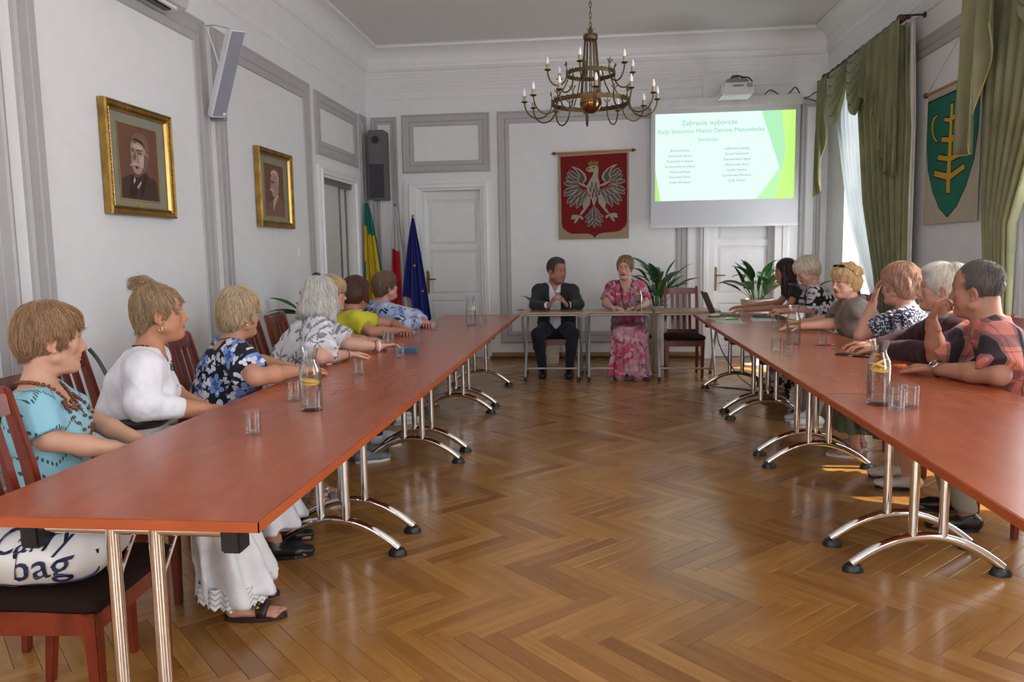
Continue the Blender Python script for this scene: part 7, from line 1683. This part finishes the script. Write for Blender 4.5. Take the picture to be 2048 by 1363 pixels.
MB().tube(p.snap(spline([p.nk+np.array(v) for v in ((-0.06, 0, 0.02), (0.0, 0.07, 0.015), (0.11, 0.02, -0.10), (0.125, -0.01, -0.14), (0.10, -0.05, -0.09), (0.0, -0.07, 0.015), (-0.06, 0, 0.02))], 40), 0.0022), 0.0022, 5).build('cord_necklace', M_DARK, p.root, smooth=True)
for k, (dx, dz, col) in enumerate(((0.01, 0.01, (0.5, 0.02, 0.02, 1)), (0.018, -0.02, (0.01, 0.05, 0.05, 1)), (0.012, -0.045, (0.02, 0.02, 0.02, 1)))): MB().ball(tuple(c+np.array((dx, 0.01*k, dz))), 0.017).build('pendant', plain('pendant_%s' % 'abc'[k], col, 0.25), p.root, smooth=True)
# ---- 7 woman in pale blue jacket
M_BLJ = blotch('pale_blue_marbled', '93a7cc', [('b9c3d9', 'noise', 6, 0.58, 0.50, 1.0), ('6b7aa6', 'noise', 10, 0.64, 0.58, 3.0), ('23284a', 'noise', 14, 0.63, 0.60, 5.0)])
p = Person('woman in pale blue marbled jacket with short brown hair and spectacles', (-2.02, 6.80), 34, (-1.885, 6.82, 1.140), 46, -8, 0, PINK, q=1, girth=1.2, bust=1.2, fat=0.6, armg=1.2)
p.set_arm(-1, (-1.72, 6.58, 0.82), (-1.58, 6.86, 0.80), d=(0.3, 0.9, 0)); p.set_arm(1, (-1.70, 7.15, 0.83), (-1.57, 6.98, 0.80), d=(0.3, -0.7, 0))
p.body(); p.top(M_BLJ, 'jacket', infl=0.020, sl_loose=0.030, long_sleeve=0.85, neck='v', depth=0.16, width=0.10, hem=0.42, fold=0.006); p.top(cloth('black_jersey', (0.012, 0.012, 0.016, 1)), 'vest', infl=0.011, sleeve=0, neck='v', depth=0.08, width=0.10, hem=0.45)
p.bottoms(cloth('beige_trousers', '8d8478'), hem=0.09); p.shoes(plain('brown_leather', (0.10, 0.05, 0.03, 1), 0.5), kind='sandal')
p.hair(h_short, (0.065, 0.035, 0.02), (0.22, 0.13, 0.075)); p.glasses(M_FRAMEB)
p.beads([tuple(v) for v in spline([p.nk+np.array(v) for v in ((-0.055, 0, 0.03), (0.0, 0.065, 0.025), (0.08, 0.0, -0.04), (0.0, -0.065, 0.025), (-0.055, 0, 0.03))], 46)], 0.004, plain('pearl', (0.7, 0.66, 0.6, 1), 0.25), 'pearl_necklace', 6)

# ---- 8 man in plaid
def plaid():
    q = N('coral_plaid'); v = q.coord(); x, y, z = q.sep(v)
    u = q.math('ADD', q.math('MULTIPLY', x, 0.9), q.math('MULTIPLY', y, 0.45)); w = z
    def band(t, per, off, wid): return q.math('LESS_THAN', q.math('ABSOLUTE', q.math('SUBTRACT', q.math('FRACT', q.math('ADD', q.math('MULTIPLY', t, 1/per), off)), 0.5)), wid)
    c = lin('c9796a')
    c = q.mix(q.math('MULTIPLY', band(w, 0.155, 0.25, 0.17), 0.62), c, lin('5f4a52'))
    c = q.mix(q.math('MULTIPLY', band(u, 0.155, 0.0, 0.24), 0.55), c, lin('5c4a55'))
    c = q.mix(q.math('MULTIPLY', band(u, 0.155, 0.0, 0.15), 0.95), c, lin('1a1a26'))
    c = q.mix(q.math('MULTIPLY', band(u, 0.155, 0.37, 0.012), 0.6), c, lin('30262e')); c = q.mix(q.math('MULTIPLY', band(w, 0.155, 0.55, 0.012), 0.6), c, lin('30262e'))
    q.base(c); q.set(Roughness=0.85); q.bump(q.noise(v, 24, 5, 0.6, 0.7), 0.25, 0.02); return q.m
M_PLAID = plaid()
p = Person('man in coral and black plaid shirt with cropped hair, fist at his chin', (2.15, 4.02), 165, (1.895, 4.10, 1.195), 138, 2, 4, (0.40, 0.20, 0.13), q=0, male=1, girth=1.32, belly=1.05, fat=0.55, wide=1.06, neck=1.25, armg=1.35, handsize=1.12, hs=1.10, lip=0.3, nose=1.15, sw=0.20, lipcol=(0.3, 0.12, 0.1),
           knee=((0.42, 0.16, 0.50), (0.42, -0.14, 0.50)), feet=((0.30, 0.16, 0.09), (0.32, -0.14, 0.09)))
p.set_arm(1, (1.84, 3.74, 0.815), (1.675, 4.04, 0.797), d=(-0.42, 0.85, 0.0), n=(0, 0, -1), curl=(0.3, 0.45, 0.3), thumb=(0.7, 0.5, 0.2))
p.set_arm(-1, (1.83, 4.37, 0.815), (1.752, 4.27, 1.02), d=(0.15, -0.25, 0.9), n=(0.75, -0.5, -0.1), curl=(0.9, 1.3, 0.7), thumb=(0.8, 0.45, 0.3))
p.body()
def collar(G, s):
    nk = s.nk
    G.econe(nk+np.array((-0.02, 0, -0.02)), nk+np.array((-0.015, 0, 0.045)), (0.092, 0.092), (0.085, 0.085), (0, 1, 0), 0.02, cap=1)
p.top(M_PLAID, 'shirt', infl=0.014, sleeve=0.92, sl_loose=0.03, neck='v', depth=0.10, width=0.075, hem=0.45, fold=0.006, extra=collar, back=-0.05)
p.bottoms(cloth('beige_chinos', '8f8676'), hem=0.10, infl=0.02); p.shoes(plain('brown_black_leather', (0.015, 0.011, 0.010, 1), 0.35))
p.hair(h_crew, (0.045, 0.036, 0.030), (0.13, 0.11, 0.095), slen=0.016, groove=0.00032, freq=60)
w_, e_ = p.armpts[1][2], p.armpts[1][1]
wt = bracelet(p, 1, 0.93, plain('steel_links', (0.6, 0.6, 0.6, 1), 0.25, 1.0), 0.036, 0.009, 'wristwatch', flat=0.35)
dv = (w_-e_)/np.linalg.norm(w_-e_); c = e_+(w_-e_)*0.93; nv = p.vec((-0.25, -0.75, 0.6)); nv = nv-dv*(nv@dv); nv /= np.linalg.norm(nv); c = c+nv*0.037
Mw = Matrix(((*np.cross(dv, nv), ), (*dv, ), (*nv, ))).transposed().to_4x4(); Mw.translation = Vector(c)
MB().lathe([(0, -0.004), (0.021, -0.004), (0.022, 0.003), (0.0185, 0.006), (0.0175, 0.004)], n=28).xf(Mw).build('watch_case', M_CHROME, wt, smooth=True)
MB().lathe([(0, 0.0035), (0.0175, 0.0035), (0.0175, 0.0042), (0, 0.0042)], n=28).xf(Mw).build('watch_dial', plain('black_dial', (0.012, 0.012, 0.016, 1), 0.2), wt)
m = MB()
for k in range(12):
    a = k*PI/6; s0 = len(m.v); m.box(-0.0009, 0.0009, 0.0125, 0.016, 0.0043, 0.0047); m.xf(Mw @ Matrix.Rotation(a, 4, 'Z'), s0)
for a, l in ((0.4, 0.009), (-2.2, 0.013)): s0 = len(m.v); m.box(-0.0009, 0.0009, -0.002, l, 0.0046, 0.005); m.xf(Mw @ Matrix.Rotation(a, 4, 'Z'), s0)
m.build('watch_hands', M_CHROME, wt)
# ---- 9 white-haired woman in burgundy
p = Person('white-haired woman with swept-up hair in a burgundy cardigan', (2.14, 4.66), 168, (1.91, 4.55, 1.178), 160, 0, 0, (0.52, 0.30, 0.21), q=0, girth=1.2, bust=1.1, fat=0.35, nose=1.2, armg=1.15, lip=0.35, browk=0.25, knee=((0.42, 0.13, 0.50), (0.42, -0.11, 0.50)), feet=((0.32, 0.11, 0.09), (0.33, -0.12, 0.09)))
p.set_arm(1, (1.86, 4.50, 0.82), (1.70, 4.86, 0.795), d=(-0.3, 0.8, -0.05), n=(0, 0, -1), curl=(0.4, 0.5, 0.3)); p.set_arm(-1, (1.90, 4.98, 0.83), (1.72, 5.02, 0.795), d=(-0.9, 0.1, 0), n=(0, 0, -1))
M_BURG = cloth('burgundy_knit', '330a18', wrinkle=0.3)
p.body(); p.top(M_BURG, 'cardigan', infl=0.018, sl_loose=0.026, long_sleeve=0.90, neck='v', depth=0.05, width=0.09, hem=0.42, fold=0.005)
p.bottoms(cloth('grey_skirt', '55504e'), 'skirt', hem=0.30); p.shoes(plain('cream_clog', (0.55, 0.5, 0.45, 1), 0.6), M_DARK)
p.hair(h_quiff, (0.50, 0.44, 0.34), (0.82, 0.79, 0.72), groove=0.00126, freq=28, box=((-0.16, -0.13, -0.2), (0.13, 0.13, 0.18)), c2=(0.62, 0.60, 0.56))
# ---- 10 woman in navy and white print
M_PRN = blotch('navy_white_print', 'c6c8d6', [('1b1c38', 'petal', 30, 0.75, 4, 1.0), ('c6c8d6', 'petal', 30, 0.25, 4, 1.0), ('1b1c38', 'noise', 60, 0.60, 0.56, 3.0)])
p = Person('woman in navy and white print blouse leaning her temple on her hand', (2.14, 5.30), 160, (1.945, 5.24, 1.172), 128, 8, -10, PINK, q=0, girth=1.15, bust=1.0, fat=0.35, armg=1.15, knee=((0.42, 0.13, 0.50), (0.42, -0.11, 0.50)), feet=((0.40, 0.11, 0.09), (0.38, -0.12, 0.09)))
p.set_arm(-1, (1.755, 5.36, 0.82), (1.835, 5.385, 1.04), d=(0.15, -0.15, 0.95), n=(0.75, -0.6, 0), curl=(0.15, 0.3, 0.3), thumb=(0.5, 0.8, 0.2)); p.set_arm(1, (1.94, 5.02, 0.83), (1.74, 5.16, 0.795), d=(-0.8, 0.4, 0), n=(0, 0, -1))
p.body(); p.top(M_PRN, 'blouse', infl=0.018, sleeve=0.8, sl_loose=0.03, neck='wide', depth=0.03, width=0.07, hem=0.43); p.bottoms(cloth('sage_green_skirt', '5c6650'), 'skirt', hem=0.17, flare=0.03); p.shoes(plain('dusty_pink_leather', (0.40, 0.26, 0.23, 1), 0.6), M_SOLEW, kind='sandal')
p.hair(h_wavy, (0.20, 0.085, 0.055), (0.55, 0.33, 0.22), groove=0.00135, freq=24, box=((-0.16, -0.14, -0.2), (0.14, 0.14, 0.17)))
# ---- 11 woman with curly blonde hair and sunglasses on top
p = Person('woman with curly blonde hair, sunglasses pushed up, in beige linen', (2.14, 6.36), 178, (1.93, 6.28, 1.155), 202, 6, 0, (0.60, 0.33, 0.24), q=1, girth=1.25, bust=1.15, fat=0.5, armg=1.2, lip=0.9, lipcol=(0.45, 0.06, 0.07), browk=0.7, look=0.3)
p.set_arm(1, (1.94, 6.30, 0.825), (1.62, 6.34, 0.797), d=(-0.95, 0.05, -0.02), n=(0, 0, -1), curl=(0.15, 0.2, 0.15)); p.set_arm(-1, (1.96, 6.62, 0.83), (1.72, 6.66, 0.80), d=(-0.9, 0.2, 0))
M_TAUPE = cloth('taupe_linen', '7b7068', wrinkle=0.4)
p.body(False); p.top(M_TAUPE, 'tunic', infl=0.018, sleeve=1.0, sl_loose=0.03, neck='v', depth=0.12, width=0.08, hem=0.42, fold=0.007); p.bottoms(MATS['beige_trousers'], hem=0.09); p.shoes(MATS['white_leather'], M_SOLEW)
p.hair(h_curly, (0.36, 0.20, 0.08), (0.70, 0.48, 0.24), groove=0.00135, freq=22, box=((-0.16, -0.14, -0.2), (0.14, 0.14, 0.17)))
m = MB()
for y in (-1, 1): m.ball(p.hw((0.055, y*0.032, 0.122)), (0.024, 0.028, 0.012), 14, 8)
m.tube([p.hw((0.06, -0.012, 0.128)), p.hw((0.06, 0.012, 0.128))], 0.004, 6)
for y in (-1, 1): m.tube([p.hw((0.05, y*0.058, 0.118)), p.hw((0.0, y*0.092, 0.075)), p.hw((-0.03, y*0.096, 0.03))], 0.0025, 6)
m.build('sunglasses', MATS['dark_lens'], p.root, smooth=True)
M_SCARF = cloth('scarf_check', '6f6254', wrinkle=0.25)
g = MB(); g.tube([tuple(v) for v in spline([p.nk+np.array(v) for v in ((0.10, 0.06, -0.10), (0.045, 0.085, -0.01), (-0.06, 0.07, 0.03), (-0.085, 0.0, 0.035), (-0.06, -0.07, 0.03), (0.045, -0.085, -0.01), (0.10, -0.06, -0.10))], 30)], 0.030, 10); g.build('scarf', M_SCARF, p.root, smooth=True)
# ---- 12 short-haired woman in black florals
M_BWF = blotch('black_white_floral', '0c0b0e', [('c9c2c4', 'petal', 9, 0.62, 5, 1.4), ('5a5458', 'petal', 9, 0.16, 5, 1.4), ('c9c2c4', 'noise', 24, 0.68, 0.66, 4.0)])
p = Person('woman with short ash-blonde hair in black and white florals, looking down', (2.14, 7.40), 172, (1.94, 7.42, 1.215), 172, 24, 0, PINK, q=2, girth=1.0, bust=0.9, fat=0.25, armg=1.0, knee=((0.42, 0.13, 0.50), (0.42, -0.11, 0.50)), feet=((0.42, 0.11, 0.09), (0.40, -0.12, 0.09)))
p.set_arm(1, (1.96, 7.30, 0.85), (1.75, 7.50, 0.83), d=(-0.8, 0.4, 0.1), n=(0, 0.3, -1), curl=(0.9, 1.2, 0.7)); p.set_arm(-1, (1.98, 7.68, 0.85), (1.76, 7.66, 0.81), d=(-0.9, -0.1, 0), n=(0, 0, -1), curl=(0.7, 0.9, 0.5))
p.body(); p.top(M_BWF, 'blouse', infl=0.015, sleeve=0.85, sl_loose=0.025, neck='v', depth=0.06, width=0.08, hem=0.43); p.bottoms(M_BWF, 'skirt', hem=0.12, flare=0.02); p.shoes(MATS['black_leather'])
p.hair(h_fringe, (0.36, 0.28, 0.19), (0.68, 0.60, 0.46))
# ---- 13 dark-haired woman typing
p = Person('woman with long dark hair in a black T-shirt typing on the laptop', (2.28, 8.20), 178, (1.96, 8.33, 1.185), 172, 6, 0, (0.46, 0.245, 0.16), q=2, girth=0.92, bust=0.8, fat=0.05, armg=0.92, lip=0.6)
p.set_arm(1, (1.93, 8.06, 0.82), (1.50, 8.02, 0.81), d=(-0.95, 0.0, -0.12), n=(0, 0, -1), curl=(0.3, 0.5, 0.3)); p.set_arm(-1, (1.93, 8.44, 0.85), (1.55, 8.30, 0.82), d=(-0.95, -0.1, 0.0), n=(0, 0, -1), curl=(0.2, 0.4, 0.3))
p.body(False); p.top(MATS['black_jersey'], 'tshirt', infl=0.012, sleeve=0.42, sl_loose=0.018, neck='round', depth=0.05, hem=0.43); p.bottoms(cloth('black_trousers', '101014'), hem=0.09); p.shoes(MATS['black_leather'])
p.hair(h_longdark, (0.012, 0.005, 0.006), (0.045, 0.018, 0.018), groove=0.00068, freq=36, box=((-0.16, -0.14, -0.3), (0.13, 0.14, 0.16)))
# ---- 14 man in dark jacket
p = Person('man in dark grey jacket and white shirt, fingers steepled', (-0.46, 9.05), -90, (-0.445, 8.90, 1.215), -46, 4, 0, (0.42, 0.20, 0.135), q=1, male=1, girth=1.22, belly=0.95, fat=0.5, wide=1.06, neck=1.15, armg=1.08, hs=1.13, sw=0.195, stubble=1, lip=0.3, handsize=1.08,
           knee=((0.36, 0.20, 0.50), (0.36, -0.20, 0.50)), feet=((0.26, 0.15, 0.09), (0.26, -0.15, 0.09)))
p.set_arm(-1, (-0.70, 8.78, 0.825), (-0.520, 8.64, 0.83), d=(0.47, -0.05, 0.72), n=(0.85, 0, -0.45), curl=(0.1, 0.25, 0.2), thumb=(0.8, 0.4, 0.3))
p.set_arm(1, (-0.19, 8.78, 0.825), (-0.325, 8.64, 0.83), d=(-0.47, -0.05, 0.72), n=(-0.85, 0, -0.45), curl=(0.1, 0.25, 0.2), thumb=(0.8, 0.4, 0.3))
p.body(False); M_SUIT = cloth('charcoal_wool', '24272b', wrinkle=0.2); M_SHIRT = cloth('white_shirt', (0.66, 0.66, 0.72, 1))
p.top(M_SHIRT, 'shirt', infl=0.012, sl_loose=0.010, long_sleeve=0.93, neck='v', depth=0.125, width=0.08, hem=0.50, extra=collar, back=-0.06)
p.top(M_SUIT, 'jacket', infl=0.022, sl_loose=0.016, long_sleeve=0.84, neck='v', depth=0.05, width=0.09, hem=0.43, open_front=0.062, fold=0.004)
p.bottoms(cloth('dark_jeans', '131a2c'), hem=0.08); p.shoes(MATS['black_leather']); p.hair(h_mancut, slen=0.025, c0=(0.020, 0.016, 0.013), c1=(0.085, 0.07, 0.06), groove=0.00054, freq=40)
bracelet(p, 1, 0.95, M_DARK, 0.034, 0.010, 'wristwatch', flat=0.5)
# ---- 15 woman in pink dress
M_PINKF = blotch('pink_floral_chiffon', 'b98a9a', [('c2506c', 'noise', 5.5, 0.56, 0.48, 1.0), ('96304e', 'noise', 7.0, 0.62, 0.55, 2.0), ('cfa6b4', 'noise', 9, 0.62, 0.55, 6.0), ('2c1c2a', 'noise', 11, 0.67, 0.645, 4.0)])
p = Person('woman in pink floral dress with short auburn-blonde hair, a lanyard and papers', (0.38, 9.02), -92, (0.330, 8.90, 1.228), -104, 0, 0, (0.60, 0.36, 0.28), q=1, girth=1.1, bust=1.05, fat=0.3, lip=1.0, lipcol=(0.28, 0.04, 0.06), browk=0.8, armg=1.12, knee=((0.38, 0.12, 0.50), (0.38, -0.12, 0.50)), feet=((0.40, 0.1, 0.09), (0.40, -0.1, 0.09)))
p.set_arm(-1, (0.105, 8.80, 0.83), (0.175, 8.63, 0.80), d=(0.7, -0.4, 0.0), n=(0.2, 0.2, -1), curl=(0.4, 0.5, 0.4)); p.set_arm(1, (0.555, 8.80, 0.83), (0.465, 8.64, 0.80), d=(-0.8, -0.3, 0.0), n=(-0.2, 0.2, -1), curl=(0.35, 0.5, 0.4))
p.body(); p.top(M_PINKF, 'dress', infl=0.014, sleeve=0.78, sl_loose=0.024, neck='v', depth=0.12, width=0.10, hem=0.40, fold=0.005); p.bottoms(M_PINKF, 'skirt', name='dress_skirt', hem=0.035, flare=0.06, fold=0.006); p.shoes(plain('pink_leather', (0.4, 0.15, 0.2, 1), 0.5))
p.hair(h_swept, (0.14, 0.075, 0.03), (0.38, 0.235, 0.11), slen=0.03)
MB().tube(p.snap(spline([p.nk+np.array(v) for v in ((-0.06, 0, 0.025), (0.0, 0.066, 0.02), (0.09, 0.055, -0.06), (0.150, 0.02, -0.26), (0.152, 0.0, -0.30), (0.150, -0.02, -0.26), (0.09, -0.055, -0.06), (0.0, -0.066, 0.02), (-0.06, 0, 0.025))], 50), 0.005), 0.005, 6, flat=0.4).build('lanyard', plain('lanyard_webbing', (0.03, 0.025, 0.03, 1), 0.7), p.root, smooth=True)
# ================================================================== HANDBAG ON THE NEAREST CHAIR, STRAP, SANDAL JEWELS
t = thing('handbag', 'white shoulder bag with dark script lettering lying on the nearest chair seat', 'bag', (-1.60, 2.12, 0.478), math.radians(6))
G = SDF((-0.34, -0.30, -0.02), (0.30, 0.30, 0.32), 0.008)
G.econe((-0.16, -0.04, 0.10), (0.10, -0.04, 0.085), (0.17, 0.085), (0.17, 0.075), (0, 1, 0), 0.03); G.ell((-0.03, -0.13, 0.11), (0.24, 0.11, 0.10), 0.06); G.ell((-0.05, 0.10, 0.09), (0.22, 0.10, 0.085), 0.05)
G.cut(lambda x, y, z: (0.004-z)+0*x+0*y); G.cut(lambda x, y, z: (np.abs(x+0.03)-0.235)+0*y+0*z); G.warp(lambda x, y, z: 0.006*wob(x, y, z, 20))
V, F = G.mesh(); M_BAG = plain('white_leatherette', (0.66, 0.65, 0.63, 1), 0.45, bump=0.1, bscale=200); M_NAVY = plain('navy_piping', (0.01, 0.012, 0.05, 1), 0.5)
part('bag_body', np_mesh('bag_body', V, F, M_BAG), t)
def bag_surf(x, z):   # near side of the bag at (x, z)
    ix = int(round((x-G.lo[0])/G.h)); iz = int(round((z-G.lo[2])/G.h)); col = G.d[min(max(ix, 0), G.d.shape[0]-1), :, min(max(iz, 0), G.d.shape[2]-1)]; k = np.argmax(col < 0); return float(G.lo[1]+k*G.h)-0.5*G.h if (col < 0).any() else -0.2
MB().tube([tuple(p) for p in spline_pts([(x, bag_surf(x, z)-0.002, z) for x, z in ((-0.22, 0.15), (-0.225, 0.06), (-0.20, 0.035), (-0.1, 0.03), (0.1, 0.03), (0.17, 0.05), (0.185, 0.12))], 40)], 0.005, 6).build('piping', M_NAVY, t, smooth=True)
def bag_text(s_, size, x, z, rot):
    o = text_mesh(s_, size, M_NAVY, t, Matrix.Translation((x, 0, z)) @ Matrix.Rotation(PI/2, 4, 'X') @ Matrix.Rotation(rot, 4, 'Z') @ Matrix(((1, 0.32, 0, 0), (0, 1, 0, 0), (0, 0, 1, 0), (0, 0, 0, 1))), ext=0.0015)
    for v in o.data.vertices: v.co.y = v.co.y+bag_surf(v.co.x, v.co.z)-0.004
    return o
bag_text('Carry', 0.085, 0.04, 0.165, 0.06); bag_text('bag', 0.12, 0.06, 0.095, 0.08)
MB().tube([tuple(p) for p in spline_pts([(0.05, -0.15, 0.19), (0.08, -0.10, 0.24), (0.06, 0.02, 0.25), (0.02, 0.10, 0.18)], 20)], 0.012, 8, flat=0.5).build('strap', M_BAG, t, smooth=True)
MB().tube([tuple(Vector((0.06, -0.16, 0.185))+Vector((0.014*math.cos(a), 0.014*math.sin(a), 0))) for a in [2*PI*k/14 for k in range(15)]], 0.003, 6).build('eyelet', M_BRASS, t, smooth=True)
tag(MB().tube([tuple(p) for p in spline_pts([(-2.39, 3.41, 0.99), (-2.355, 3.425, 0.93), (-2.31, 3.43, 0.83), (-2.295, 3.43, 0.80)], 12)], 0.010, 6, flat=0.5).build('bag_strap', M_DARK, smooth=True), 'black strap hung over the post of the chair with the white-linen woman', 'strap')
tag(MB().tube([tuple(p) for p in spline_pts([(-2.245, 3.83, 0.985), (-2.22, 3.80, 0.93), (-2.20, 3.81, 0.78), (-2.19, 3.84, 0.60)], 14)], 0.012, 6, flat=0.4).build('bag_strap', plain('grey_webbing', (0.2, 0.22, 0.26, 1), 0.7), smooth=True), 'grey webbing strap hung over the chair of the woman in blue florals', 'strap')
